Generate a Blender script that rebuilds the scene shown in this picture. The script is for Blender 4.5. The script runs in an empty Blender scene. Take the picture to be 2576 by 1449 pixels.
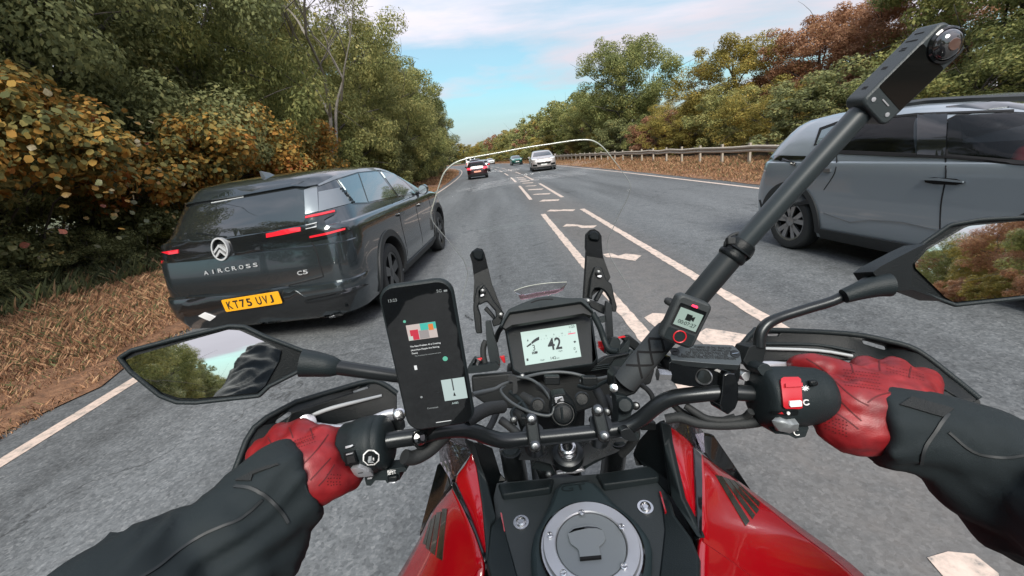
import bpy, bmesh, math, random
import numpy as np
from mathutils import Vector, Matrix, Quaternion
from mathutils.bvhtree import BVHTree
from mathutils.geometry import delaunay_2d_cdt

S = bpy.context.scene
COL = S.collection
RNG = np.random.default_rng(7)
random.seed(7)

# ------------------------------------------------------------------ camera
CAM_H = 1.58
FPX = 1040.0                      # focal length in units of a 2576 px wide picture
PITCH, ROLL = math.radians(17.68), math.radians(7.1)
cF = Vector((0, math.cos(PITCH), -math.sin(PITCH)))
cR0 = Vector((1, 0, 0)); cU0 = Vector((0, math.sin(PITCH), math.cos(PITCH)))
cR = cR0 * math.cos(ROLL) - cU0 * math.sin(ROLL)
cU = cU0 * math.cos(ROLL) + cR0 * math.sin(ROLL)
CP = Vector((0, 0, CAM_H))
cam_data = bpy.data.cameras.new('camera'); cam = bpy.data.objects.new('camera', cam_data)
COL.objects.link(cam)
M = Matrix.Identity(4)
for i in range(3):
    M[i][0], M[i][1], M[i][2], M[i][3] = cR[i], cU[i], -cF[i], CP[i]
cam.matrix_world = M
cam_data.sensor_width = 36; cam_data.lens = 36 * FPX / 2576
cam_data.clip_start = 0.02; cam_data.clip_end = 3000
S.camera = cam

# ------------------------------------------------------------------ sky, sun, exposure
SUN_EL, SUN_AZ = math.radians(43), math.radians(178)      # azimuth clockwise from +Y (ahead)
world = bpy.data.worlds.new('World'); S.world = world; world.use_nodes = True
wn, wl = world.node_tree.nodes, world.node_tree.links
wn.clear()
def N(nodes, t, **kw):
    n = nodes.new(t)
    for k, v in kw.items():
        if k.startswith('i_'): n.inputs[k[2:].replace('_', ' ')].default_value = v
        else: setattr(n, k, v)
    return n
wo = N(wn, 'ShaderNodeOutputWorld'); bg = N(wn, 'ShaderNodeBackground'); bg.inputs['Strength'].default_value = 0.10
sky = N(wn, 'ShaderNodeTexSky', sky_type='NISHITA', sun_disc=False, sun_elevation=SUN_EL, sun_rotation=SUN_AZ,
        air_density=1.0, dust_density=1.2, ozone_density=1.5)
tc = N(wn, 'ShaderNodeTexCoord'); sep = N(wn, 'ShaderNodeSeparateXYZ'); wl.new(tc.outputs['Generated'], sep.inputs[0])
def MA(nodes, links, op, a, b=None, c=None, clamp=False):
    n = nodes.new('ShaderNodeMath'); n.operation = op; n.use_clamp = clamp
    for i, v in enumerate((a, b, c)):
        if v is None: continue
        if isinstance(v, (int, float)): n.inputs[i].default_value = v
        else: links.new(v, n.inputs[i])
    return n.outputs[0]
def W(op, a, b=None, c=None, clamp=False): return MA(wn, wl, op, a, b, c, clamp)
up = W('MAXIMUM', sep.outputs['Z'], 0.0)
den = W('ADD', up, 0.16)
cx_ = W('DIVIDE', sep.outputs['X'], den); cy_ = W('DIVIDE', sep.outputs['Y'], den)
cmb = N(wn, 'ShaderNodeCombineXYZ'); wl.new(cx_, cmb.inputs[0]); wl.new(cy_, cmb.inputs[1])
mp = N(wn, 'ShaderNodeMapping'); wl.new(cmb.outputs[0], mp.inputs[0]); mp.inputs['Location'].default_value = (3.1, 0.4, 0)
mp.inputs['Scale'].default_value = (0.55, 1.0, 1)
n1 = N(wn, 'ShaderNodeTexNoise'); wl.new(mp.outputs[0], n1.inputs['Vector'])
n1.inputs['Scale'].default_value = 0.8; n1.inputs['Detail'].default_value = 9; n1.inputs['Roughness'].default_value = 0.58
n1.inputs['Distortion'].default_value = 0.25
rmp = N(wn, 'ShaderNodeValToRGB'); wl.new(n1.outputs['Fac'], rmp.inputs[0])
rmp.color_ramp.elements[0].position = 0.36; rmp.color_ramp.elements[0].color = (0, 0, 0, 1)
rmp.color_ramp.elements[1].position = 0.58; rmp.color_ramp.elements[1].color = (1, 1, 1, 1)
# a layer of thin cloud low over the horizon
lowc = W('SUBTRACT', 1.0, W('MULTIPLY', up, 5.0), clamp=True)
cov = W('MAXIMUM', W('MAXIMUM', rmp.outputs[0], 0.32), lowc, clamp=True)
# overcast luminance grows towards the zenith (CIE overcast sky)
lum = W('ADD', 3.2, W('MULTIPLY', up, 8.8))
n2 = N(wn, 'ShaderNodeTexNoise'); wl.new(mp.outputs[0], n2.inputs['Vector'])
n2.inputs['Scale'].default_value = 1.9; n2.inputs['Detail'].default_value = 6
shade = W('ADD', 0.84, W('MULTIPLY', n2.outputs['Fac'], 0.32))
lum = W('MULTIPLY', lum, shade)
ccol = N(wn, 'ShaderNodeVectorMath', operation='SCALE'); ccol.inputs[0].default_value = (0.96, 0.93, 1.03)
wl.new(lum, ccol.inputs['Scale'])
stint = N(wn, 'ShaderNodeVectorMath', operation='MULTIPLY'); wl.new(sky.outputs[0], stint.inputs[0])
stint.inputs[1].default_value = (0.52, 1.0, 0.92)
wmix = N(wn, 'ShaderNodeMixRGB'); wl.new(cov, wmix.inputs[0]); wl.new(stint.outputs[0], wmix.inputs[1]); wl.new(ccol.outputs[0], wmix.inputs[2])
wl.new(wmix.outputs[0], bg.inputs['Color']); wl.new(bg.outputs[0], wo.inputs['Surface'])

sun_d = bpy.data.lights.new('sun', 'SUN'); sun_d.energy = 2.8; sun_d.angle = math.radians(24); sun_d.color = (1, 0.95, 0.87)
sun = bpy.data.objects.new('sun', sun_d); COL.objects.link(sun)
sd = Vector((math.sin(SUN_AZ) * math.cos(SUN_EL), math.cos(SUN_AZ) * math.cos(SUN_EL), math.sin(SUN_EL)))
sun.rotation_euler = sd.to_track_quat('Z', 'Y').to_euler()
S.view_settings.view_transform = 'Standard'; S.view_settings.look = 'None'
S.view_settings.exposure = 0.8; S.view_settings.gamma = 1.0; S.view_settings.use_curve_mapping = False
S.render.engine = 'CYCLES'
S.cycles.max_bounces = 8; S.cycles.transparent_max_bounces = 16; S.cycles.use_denoising = True
S.cycles.caustics_reflective = False; S.cycles.caustics_refractive = False

# ------------------------------------------------------------------ measuring helpers (points of the place found along sight lines)
def ray(q): return cF + cR * ((q[0] - 1288) / FPX) - cU * ((q[1] - 724.5) / FPX)
def D(q, d): return CP + ray(q) * d
def Zp(q, z=0.0): r = ray(q); return CP + r * ((z - CAM_H) / r.z)
def Yp(q, y): r = ray(q); return CP + r * (y / r.y)
def PL(q, p0, n): r = ray(q); return CP + r * ((Vector(p0) - CP).dot(n) / r.dot(n))
def mk_c(ox, oy, k): return lambda x, y: (ox + x * k, oy + y * k)
c1 = mk_c(335.4, 368.9, .33332); c2 = mk_c(1717.2, 0, .5554); c3 = mk_c(939.1, 556.8, .35645)
c4 = mk_c(939.1, 939.1, .39061); c5 = mk_c(268.3, 771.4, .46758); c6 = mk_c(1542.8, 704.3, .51394)
c7 = mk_c(1006.2, 268.3, .36457); c9 = mk_c(1173.9, 704.3, .20832); c10 = mk_c(1609.9, 704.3, .3009)
c11 = mk_c(670.8, 1006.2, .18228); c12 = mk_c(1173.9, 570.2, .20832); c13 = mk_c(939.1, 670.8, .30081)
full = lambda x, y: (x, y)

# ------------------------------------------------------------------ object helpers
ROOTM = {}
def thing(name, label, cat, loc=(0, 0, 0), rotz=0.0, group=None):
    o = bpy.data.objects.new(name, None); COL.objects.link(o)
    o.location = loc; o.rotation_euler = (0, 0, rotz); o.empty_display_size = 0.2
    o['label'] = label; o['category'] = cat
    if group: o['group'] = group
    ROOTM[o.name] = Matrix.Translation(loc) @ Matrix.Rotation(rotz, 4, 'Z')
    return o
def rootmat(o):
    while o.parent: o = o.parent
    return ROOTM.get(o.name, Matrix.Identity(4))
def tag(o, label, cat, group=None):
    o['label'] = label; o['category'] = cat
    if group: o['group'] = group
    return o
def struct(o, kind='structure'): o['kind'] = kind; return o
def link(name, me, mat=None, parent=None, smooth=None):
    o = bpy.data.objects.new(name, me); COL.objects.link(o)
    if mat is not None:
        for m_ in (mat if isinstance(mat, (list, tuple)) else [mat]): me.materials.append(m_)
    if parent: o.parent = parent
    if smooth is not None:
        me.polygons.foreach_set('use_smooth', [True] * len(me.polygons))
        if smooth < 180: me.set_sharp_from_angle(angle=math.radians(smooth))
    return o
def mk(name, verts, faces, mat=None, parent=None, world=True, smooth=None):
    """one mesh object; verts in world space (world=True) are taken into the root's space"""
    vs = [Vector(v) for v in verts]
    if parent is not None and world:
        inv = rootmat(parent).inverted(); vs = [inv @ v for v in vs]
    me = bpy.data.meshes.new(name); me.from_pydata([tuple(v) for v in vs], [], [tuple(f) for f in faces]); me.update()
    return link(name, me, mat, parent, smooth)
class MB:
    def __init__(s): s.v, s.f = [], []
    def add(s, vs, fs):
        b = len(s.v); s.v += [Vector(v) for v in vs]; s.f += [[i + b for i in f] for f in fs]; return s
    def build(s, name, mat, parent=None, world=True, smooth=None): return mk(name, s.v, s.f, mat, parent, world, smooth)
def smooth_path(pts, n):
    """Catmull-Rom through the points, each a sequence of floats"""
    P = np.array([list(p) for p in pts], float); k = len(P)
    P = np.vstack([2 * P[0] - P[1], P, 2 * P[-1] - P[-2]]); out = []
    for i in range(1, k):
        p0, p1, p2, p3 = P[i - 1], P[i], P[i + 1], P[i + 2]
        for t in np.arange(n) / n:
            out.append(0.5 * ((2 * p1) + (-p0 + p2) * t + (2 * p0 - 5 * p1 + 4 * p2 - p3) * t * t + (-p0 + 3 * p1 - 3 * p2 + p3) * t ** 3))
    out.append(P[-2]); return np.array(out)
def tube_geo(pts, rad, seg=12, cap=True, sub=0, squash=None):
    rad = [rad] * len(pts) if isinstance(rad, (int, float)) else list(rad)
    if sub:
        A = smooth_path([list(p) + [r] for p, r in zip(pts, rad)], sub); pts = [Vector(a[:3]) for a in A]; rad = [a[3] for a in A]
    else: pts = [Vector(p) for p in pts]
    n = len(pts); vs, fs = [], []; ref = None
    for i in range(n):
        t = (pts[min(i + 1, n - 1)] - pts[max(i - 1, 0)]).normalized()
        if ref is None:
            ref = Vector((0, 0, 1)) if abs(t.z) < 0.9 else Vector((0, 1, 0))
            ref = (ref - t * ref.dot(t)).normalized()
        else:
            r2 = ref - t * ref.dot(t); ref = r2.normalized() if r2.length > 1e-6 else ref
        b = t.cross(ref)
        for k in range(seg):
            a = 2 * math.pi * k / seg
            vs.append(pts[i] + ref * (math.cos(a) * rad[i]) + b * (math.sin(a) * rad[i]))
    for i in range(n - 1):
        for k in range(seg):
            fs.append((i * seg + k, i * seg + (k + 1) % seg, (i + 1) * seg + (k + 1) % seg, (i + 1) * seg + k))
    if cap: fs += [tuple(range(seg - 1, -1, -1)), tuple((n - 1) * seg + k for k in range(seg))]
    return vs, fs
def tube(name, pts, rad, mat, parent=None, seg=12, sub=0, world=True):
    return mk(name, *tube_geo(pts, rad, seg, True, sub), mat, parent, world, 50)
def lathe_geo(prof, p0, axis, seg=24, cap=True):
    """prof: (distance along the axis, radius)"""
    axis = Vector(axis).normalized(); p0 = Vector(p0)
    ref = Vector((0, 0, 1)) if abs(axis.z) < 0.9 else Vector((0, 1, 0)); ref = (ref - axis * ref.dot(axis)).normalized(); b = axis.cross(ref)
    vs, fs = [], []
    for d, r in prof:
        for k in range(seg):
            a = 2 * math.pi * k / seg; vs.append(p0 + axis * d + (ref * math.cos(a) + b * math.sin(a)) * r)
    for i in range(len(prof) - 1):
        for k in range(seg): fs.append((i * seg + k, i * seg + (k + 1) % seg, (i + 1) * seg + (k + 1) % seg, (i + 1) * seg + k))
    if cap: fs += [tuple(range(seg - 1, -1, -1)), tuple((len(prof) - 1) * seg + k for k in range(seg))]
    return vs, fs
def lathe(name, prof, p0, axis, mat, parent=None, seg=24, world=True, smooth=40, cap=True):
    return mk(name, *lathe_geo(prof, p0, axis, seg, cap), mat, parent, world, smooth)
def bevel(o, w, seg=2, ang=35):
    m = o.modifiers.new('bevel', 'BEVEL'); m.width = w; m.segments = seg; m.limit_method = 'ANGLE'; m.angle_limit = math.radians(ang)
    return o
def box_geo(c, ax, ay, az):
    c, ax, ay, az = Vector(c), Vector(ax), Vector(ay), Vector(az)
    vs = [c + ax * i + ay * j + az * k for i in (-1, 1) for j in (-1, 1) for k in (-1, 1)]
    return vs, [(0, 1, 3, 2), (4, 6, 7, 5), (0, 4, 5, 1), (2, 3, 7, 6), (0, 2, 6, 4), (1, 5, 7, 3)]
def box(name, c, size, mat, parent=None, bev=0, world=True, axes=None):
    a = axes or (Vector((1, 0, 0)), Vector((0, 1, 0)), Vector((0, 0, 1)))
    o = mk(name, *box_geo(c, a[0] * size[0] / 2, a[1] * size[1] / 2, a[2] * size[2] / 2), mat, parent, world)
    if bev: bevel(o, bev); smooth_obj(o)
    return o
def smooth_obj(o, ang=40):
    o.data.polygons.foreach_set('use_smooth', [True] * len(o.data.polygons)); o.data.set_sharp_from_angle(angle=math.radians(ang)); return o
def newell(P):
    n = Vector((0, 0, 0))
    for i in range(len(P)):
        a, b = P[i], P[(i + 1) % len(P)]
        n += Vector(((a.y - b.y) * (a.z + b.z), (a.z - b.z) * (a.x + b.x), (a.x - b.x) * (a.y + b.y)))
    return n.normalized()
def prism_geo(P, thick, holes=(), inset_back=0.0):
    """a plate: outline P (3-D points, roughly planar) facing the rider, thickness away from the eye; holes are outlines too"""
    P = [Vector(p) for p in P]; n = newell(P)
    c = sum(P, Vector()) / len(P)
    if n.dot(CP - c) < 0: P.reverse(); n = -n
    bm = bmesh.new(); loops = [P] + [[Vector(p) for p in h] for h in holes]
    edges = []
    for L in loops:
        vs = [bm.verts.new(p) for p in L]
        edges += [bm.edges.new((vs[i], vs[(i + 1) % len(vs)])) for i in range(len(vs))]
    bmesh.ops.triangle_fill(bm, edges=edges, use_beauty=True, use_dissolve=False, normal=n)
    bm.normal_update()
    for f in bm.faces:
        if f.normal.dot(n) < 0: f.normal_flip()
    r = bmesh.ops.extrude_face_region(bm, geom=list(bm.faces))
    back = [g for g in r['geom'] if isinstance(g, bmesh.types.BMVert)]
    # the extruded copy stays in front, the first layer moves back
    bset = set(back); first = [v for v in bm.verts if v not in bset]
    for v in first: v.co -= n * thick; v.co = v.co.lerp(c - n * thick, inset_back)
    bmesh.ops.recalc_face_normals(bm, faces=list(bm.faces))
    bm.verts.index_update()
    out = [v.co.copy() for v in bm.verts], [[v.index for v in f.verts] for f in bm.faces]
    bm.free(); return out
def plate(name, P, thick, mat, parent=None, bev=0.0, holes=(), inset_back=0.0):
    o = mk(name, *prism_geo(P, thick, holes, inset_back), mat, parent)
    bm = bmesh.new(); bm.from_mesh(o.data); bmesh.ops.dissolve_limit(bm, angle_limit=math.radians(2), verts=bm.verts, edges=bm.edges); bm.to_mesh(o.data); bm.free()
    if bev: bevel(o, bev, 2, 30); smooth_obj(o, 35)
    return o
def qs(conv, pts): return [conv(*p) for p in pts]
def rounded(P, r=0.25, n=4):
    """round the corners of an outline (2-D or 3-D points), r as a share of the shorter neighbour edge"""
    P = [Vector(p) if len(p) == 3 else Vector((p[0], p[1], 0)) for p in P]; out = []; m = len(P)
    for i in range(m):
        a, b, c = P[i - 1], P[i], P[(i + 1) % m]; k = min((a - b).length, (c - b).length) * r
        p, q = b + (a - b).normalized() * k, b + (c - b).normalized() * k
        for t in range(n + 1):
            s = t / n; out.append((p.lerp(b, s)).lerp(b.lerp(q, s), s))
    return out
def r2(pts, r=0.25, n=3): return [(p.x, p.y) for p in rounded(pts, r, n)]
def grid_geo(rows, nu=6, nv=6):
    A = np.array([[list(p) for p in r] for r in rows], float)
    R = np.array([smooth_path(r, nu) for r in A]); Cc = np.array([smooth_path(R[:, j], nv) for j in range(R.shape[1])])
    h, w = Cc.shape[1], Cc.shape[0]
    vs = [Vector(Cc[j, i]) for i in range(h) for j in range(w)]
    return vs, [(i * w + j, i * w + j + 1, (i + 1) * w + j + 1, (i + 1) * w + j) for i in range(h - 1) for j in range(w - 1)]
def solid(o, t, off=-1.0):
    m = o.modifiers.new('thick', 'SOLIDIFY'); m.thickness = t; m.offset = off; return o
def face_eye(o):
    """turn the faces of an open sheet so that they look at the rider"""
    bm = bmesh.new(); bm.from_mesh(o.data); mw = rootmat(o); s = 0
    bm.normal_update()
    for f in bm.faces: s += (mw.to_3x3() @ f.normal).dot(CP - mw @ f.calc_center_median()) * f.calc_area()
    if s < 0: bmesh.ops.reverse_faces(bm, faces=list(bm.faces))
    bm.to_mesh(o.data); bm.free(); return o
def bvh_of(o, mw=None):
    mw = mw or rootmat(o); me = o.data
    return BVHTree.FromPolygons([mw @ v.co for v in me.vertices], [tuple(p.vertices) for p in me.polygons])
def cdt(poly, step):
    poly = [Vector((p[0], p[1])) for p in poly]; dense = []
    for i in range(len(poly)):
        a, b = poly[i], poly[(i + 1) % len(poly)]; k = max(1, int((b - a).length / step))
        dense += [a.lerp(b, t / k) for t in range(k)]
    xs, ys = [p.x for p in dense], [p.y for p in dense]
    def inside(x, y):
        c = False; j = len(poly) - 1
        for i in range(len(poly)):
            if (poly[i].y > y) != (poly[j].y > y) and x < (poly[j].x - poly[i].x) * (y - poly[i].y) / (poly[j].y - poly[i].y) + poly[i].x: c = not c
            j = i
        return c
    pts = list(dense)
    gx = np.arange(min(xs) + step / 2, max(xs), step); gy = np.arange(min(ys) + step / 2, max(ys), step)
    if len(gx) * len(gy) < 4000:
        for x in gx:
            for y in gy:
                if inside(x, y) and min((Vector((x, y)) - d).length for d in dense) > step * 0.35: pts.append(Vector((x, y)))
    n = len(dense)
    r = delaunay_2d_cdt(pts, [(i, (i + 1) % n) for i in range(n)], [list(range(n))], 2, 1e-7)
    return r[0], r[2]
def project(name, poly, cast, mat, parent, step, off=0.004, thick=0.006, smooth=60):
    """a thin piece that hugs a surface: poly in 2-D, cast(u, v) -> (point, normal) on that surface"""
    vs, fs = cdt(poly, step); P, Nn = [], []
    for v in vs:
        p, n = cast(v.x, v.y); P.append(p + n * off); Nn.append(n)
    n0 = len(P); F = []
    for f in fs:
        f = list(f); nn = (P[f[1]] - P[f[0]]).cross(P[f[2]] - P[f[0]])
        if nn.dot(Nn[f[0]]) < 0: f.reverse()
        F.append(f)
    edge = {}
    for f in F:
        for i in range(len(f)): edge[(f[i], f[(i + 1) % len(f)])] = 1
    V = P + [p - n * thick for p, n in zip(P, Nn)]
    for (a, b) in list(edge):
        if (b, a) not in edge: F.append([b, a, a + n0, b + n0])
    return mk(name, V, F, mat, parent, True, smooth)
def eye_cast(bvh, guess):
    def f(x, y):
        d = ray((x, y)); h = bvh.ray_cast(CP, d.normalized())
        if h[0] is None:
            g = CP + d * guess; h = bvh.find_nearest(g)
        n = h[1]
        if n.dot(d) > 0: n = -n
        return h[0], n
    return f
def line_on(name, pts, cast, width, mat, parent, off=0.003, sub=4, step=None):
    """a groove, seam or strip laid along a surface"""
    A = smooth_path(pts, sub) if len(pts) > 2 else np.array(pts, float)
    if len(pts) == 2: A = np.array([np.array(pts[0]) * (1 - t) + np.array(pts[1]) * t for t in np.linspace(0, 1, 10)])
    P = [cast(a[0], a[1]) for a in A]; V, F = [], []; n = len(P)
    for i in range(n):
        t = (P[min(i + 1, n - 1)][0] - P[max(i - 1, 0)][0]); s = t.cross(P[i][1]).normalized() * (width / 2)
        c, nn = P[i]; V += [c + s - nn * off, c + s * 0.8 + nn * off, c - s * 0.8 + nn * off, c - s - nn * off]
    for i in range(n - 1):
        for k in range(3): F.append((i * 4 + k, i * 4 + k + 1, i * 4 + 5 + k, i * 4 + 4 + k))
    return mk(name, V, F, mat, parent, True, 50)
def text_mesh(s, size=1.0, extrude=0.0, bold=0.0):
    cu = bpy.data.curves.new('t', 'FONT'); cu.body = s; cu.size = size; cu.extrude = extrude; cu.offset = bold; cu.resolution_u = 3
    ob = bpy.data.objects.new('t', cu); me = bpy.data.meshes.new_from_object(ob)
    bpy.data.objects.remove(ob); bpy.data.curves.remove(cu); return me
def text_on(name, s, A, B, n, mat, parent, off=0.001, depth=0.0006, height=None, bold=0.0):
    """lettering whose base line runs from A to B on a surface of normal n"""
    A, B = Vector(A), Vector(B); n = Vector(n).normalized()
    u = (B - A); w = u.length; u = u.normalized(); n = (n - u * n.dot(u)).normalized(); v = n.cross(u)
    me = text_mesh(s, 1.0, 0.5, bold); xs = [q.co.x for q in me.vertices]; ys = [q.co.y for q in me.vertices]
    if not xs: return None
    k = w / max(max(xs) - min(xs), 1e-6); kv = k if height is None else height / max(max(ys) - min(ys), 1e-6)
    x0, y0 = min(xs), (min(ys) if len(s) == 1 else 0.0); V = []
    for q in me.vertices: V.append(A + u * ((q.co.x - x0) * k) + v * ((q.co.y - y0) * kv) + n * (off + (q.co.z + 0.5) * depth))
    F = [tuple(p.vertices) for p in me.polygons]; bpy.data.meshes.remove(me)
    return mk(name, V, F, mat, parent)

# ------------------------------------------------------------------ materials
def newmat(name):
    m = bpy.data.materials.new(name); m.use_nodes = True; return m, m.node_tree.nodes, m.node_tree.links, m.node_tree.nodes['Principled BSDF']
def mat(name, col, rough=0.5, metal=0.0, coat=0.0, bump=0.0, bscale=200, var=0.0, vscale=3.0, spec=0.5, emit=None, es=0.0, rvar=0.0):
    m, nd, lk, p = newmat(name)
    p.inputs['Base Color'].default_value = (*col, 1); p.inputs['Roughness'].default_value = rough
    p.inputs['Metallic'].default_value = metal; p.inputs['Coat Weight'].default_value = coat; p.inputs['Coat Roughness'].default_value = 0.03
    p.inputs['Specular IOR Level'].default_value = spec
    if emit: p.inputs['Emission Color'].default_value = (*emit, 1); p.inputs['Emission Strength'].default_value = es
    if bump or var or rvar:
        t = nd.new('ShaderNodeTexCoord')
    if bump:
        n = nd.new('ShaderNodeTexNoise'); n.inputs['Scale'].default_value = bscale; n.inputs['Detail'].default_value = 3; lk.new(t.outputs['Object'], n.inputs['Vector'])
        b = nd.new('ShaderNodeBump'); b.inputs['Strength'].default_value = bump; b.inputs['Distance'].default_value = 0.002
        lk.new(n.outputs['Fac'], b.inputs['Height']); lk.new(b.outputs[0], p.inputs['Normal'])
    if var or rvar:
        n = nd.new('ShaderNodeTexNoise'); n.inputs['Scale'].default_value = vscale; n.inputs['Detail'].default_value = 5; lk.new(t.outputs['Object'], n.inputs['Vector'])
        if var:
            mx = nd.new('ShaderNodeMixRGB'); lk.new(n.outputs['Fac'], mx.inputs[0])
            mx.inputs[1].default_value = (*[c * (1 - var) for c in col], 1); mx.inputs[2].default_value = (*[min(1, c * (1 + var)) for c in col], 1)
            lk.new(mx.outputs[0], p.inputs['Base Color'])
        if rvar:
            lk.new(MA(nd, lk, 'ADD', rough - rvar, MA(nd, lk, 'MULTIPLY', n.outputs['Fac'], rvar * 2)), p.inputs['Roughness'])
    return m
def ramp(nd, stops):
    r = nd.new('ShaderNodeValToRGB'); e = r.color_ramp.elements
    while len(e) < len(stops): e.new(0.5)
    for k, (p, c) in enumerate(stops): e[k].position = p; e[k].color = (*c, 1)
    return r

K = {}
K['plastic'] = mat('black plastic', (0.0045, 0.0065, 0.0075), 0.42, bump=0.25, bscale=900, rvar=0.08, vscale=30, spec=0.26)
K['plastic_lt'] = mat('grey plastic', (0.012, 0.0175, 0.0195), 0.48, bump=0.3, bscale=900, rvar=0.08, vscale=25, spec=0.26)
K['satin'] = mat('satin tank plastic', (0.023, 0.035, 0.039), 0.46, bump=0.2, bscale=1100, rvar=0.06, vscale=18, spec=0.26)
K['gloss'] = mat('gloss black', (0.006, 0.007, 0.008), 0.07, coat=0.5, rvar=0.03, vscale=14)
K['rubber'] = mat('rubber', (0.016, 0.018, 0.019), 0.7, bump=0.3, bscale=400)
K['metal_blk'] = mat('black painted metal', (0.016, 0.019, 0.021), 0.3, metal=0.35, rvar=0.08, vscale=40)
K['steel'] = mat('bright steel', (0.62, 0.62, 0.63), 0.24, metal=1.0, rvar=0.08, vscale=60)
K['bolt'] = mat('dark bolt steel', (0.055, 0.058, 0.06), 0.3, metal=0.8, rvar=0.08, vscale=60)
K['alu'] = mat('matt aluminium', (0.60, 0.61, 0.64), 0.42, metal=0.75, bump=0.08, bscale=600, rvar=0.08, vscale=60)
K['cap'] = mat('grey cap paint', (0.23, 0.25, 0.26), 0.45, metal=0.35, rvar=0.06, vscale=50)
K['red'] = mat('red lacquer', (0.33, 0.001, 0.006), 0.20, coat=1.0, rvar=0.05, vscale=9)
K['redplain'] = mat('red plastic', (0.55, 0.012, 0.02), 0.35)
K['white'] = mat('white print', (0.75, 0.75, 0.74), 0.5)
K['greyprint'] = mat('grey print', (0.35, 0.37, 0.38), 0.5)
K['darkprint'] = mat('dark print', (0.012, 0.014, 0.015), 0.5)
K['paint_c'] = mat('graphite metallic paint', (0.060, 0.074, 0.083), 0.20, metal=0.75, coat=1.0, bump=0.03, bscale=2500)
K['paint_b'] = mat('blue grey metallic paint', (0.27, 0.31, 0.345), 0.34, metal=0.4, coat=1.0, bump=0.03, bscale=2500)
K['glass'] = mat('tinted car glass', (0.010, 0.014, 0.016), 0.02, coat=1.0, spec=0.9)
K['rearglass'] = mat('tinted rear glass', (0.012, 0.014, 0.015), 0.025, coat=1.0, spec=1.0, metal=0.0)
K['clad'] = mat('cladding plastic', (0.02, 0.023, 0.025), 0.55, bump=0.3, bscale=500)
K['void'] = mat('wheel well', (0.006, 0.006, 0.007), 0.9)
K['lamp_red'] = mat('red lamp lens', (0.35, 0.006, 0.012), 0.12, coat=1.0, emit=(1, 0.03, 0.05), es=0.35)
K['lamp_lit'] = mat('lit brake lamp', (0.5, 0.01, 0.02), 0.12, emit=(1, 0.05, 0.08), es=1.3)
K['lamp_white'] = mat('headlamp lens', (0.62, 0.64, 0.66), 0.1, coat=1.0)
K['yellow'] = mat('yellow plate', (0.80, 0.37, 0.010), 0.35, coat=0.3)
K['alloy'] = mat('alloy wheel', (0.35, 0.36, 0.37), 0.3, metal=0.9, rvar=0.08, vscale=20)
K['alloy_dk'] = mat('dark alloy wheel', (0.02, 0.022, 0.024), 0.3, metal=0.5, coat=0.4)
K['tyre'] = mat('tyre rubber', (0.022, 0.024, 0.025), 0.75, bump=0.4, bscale=160)
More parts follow.
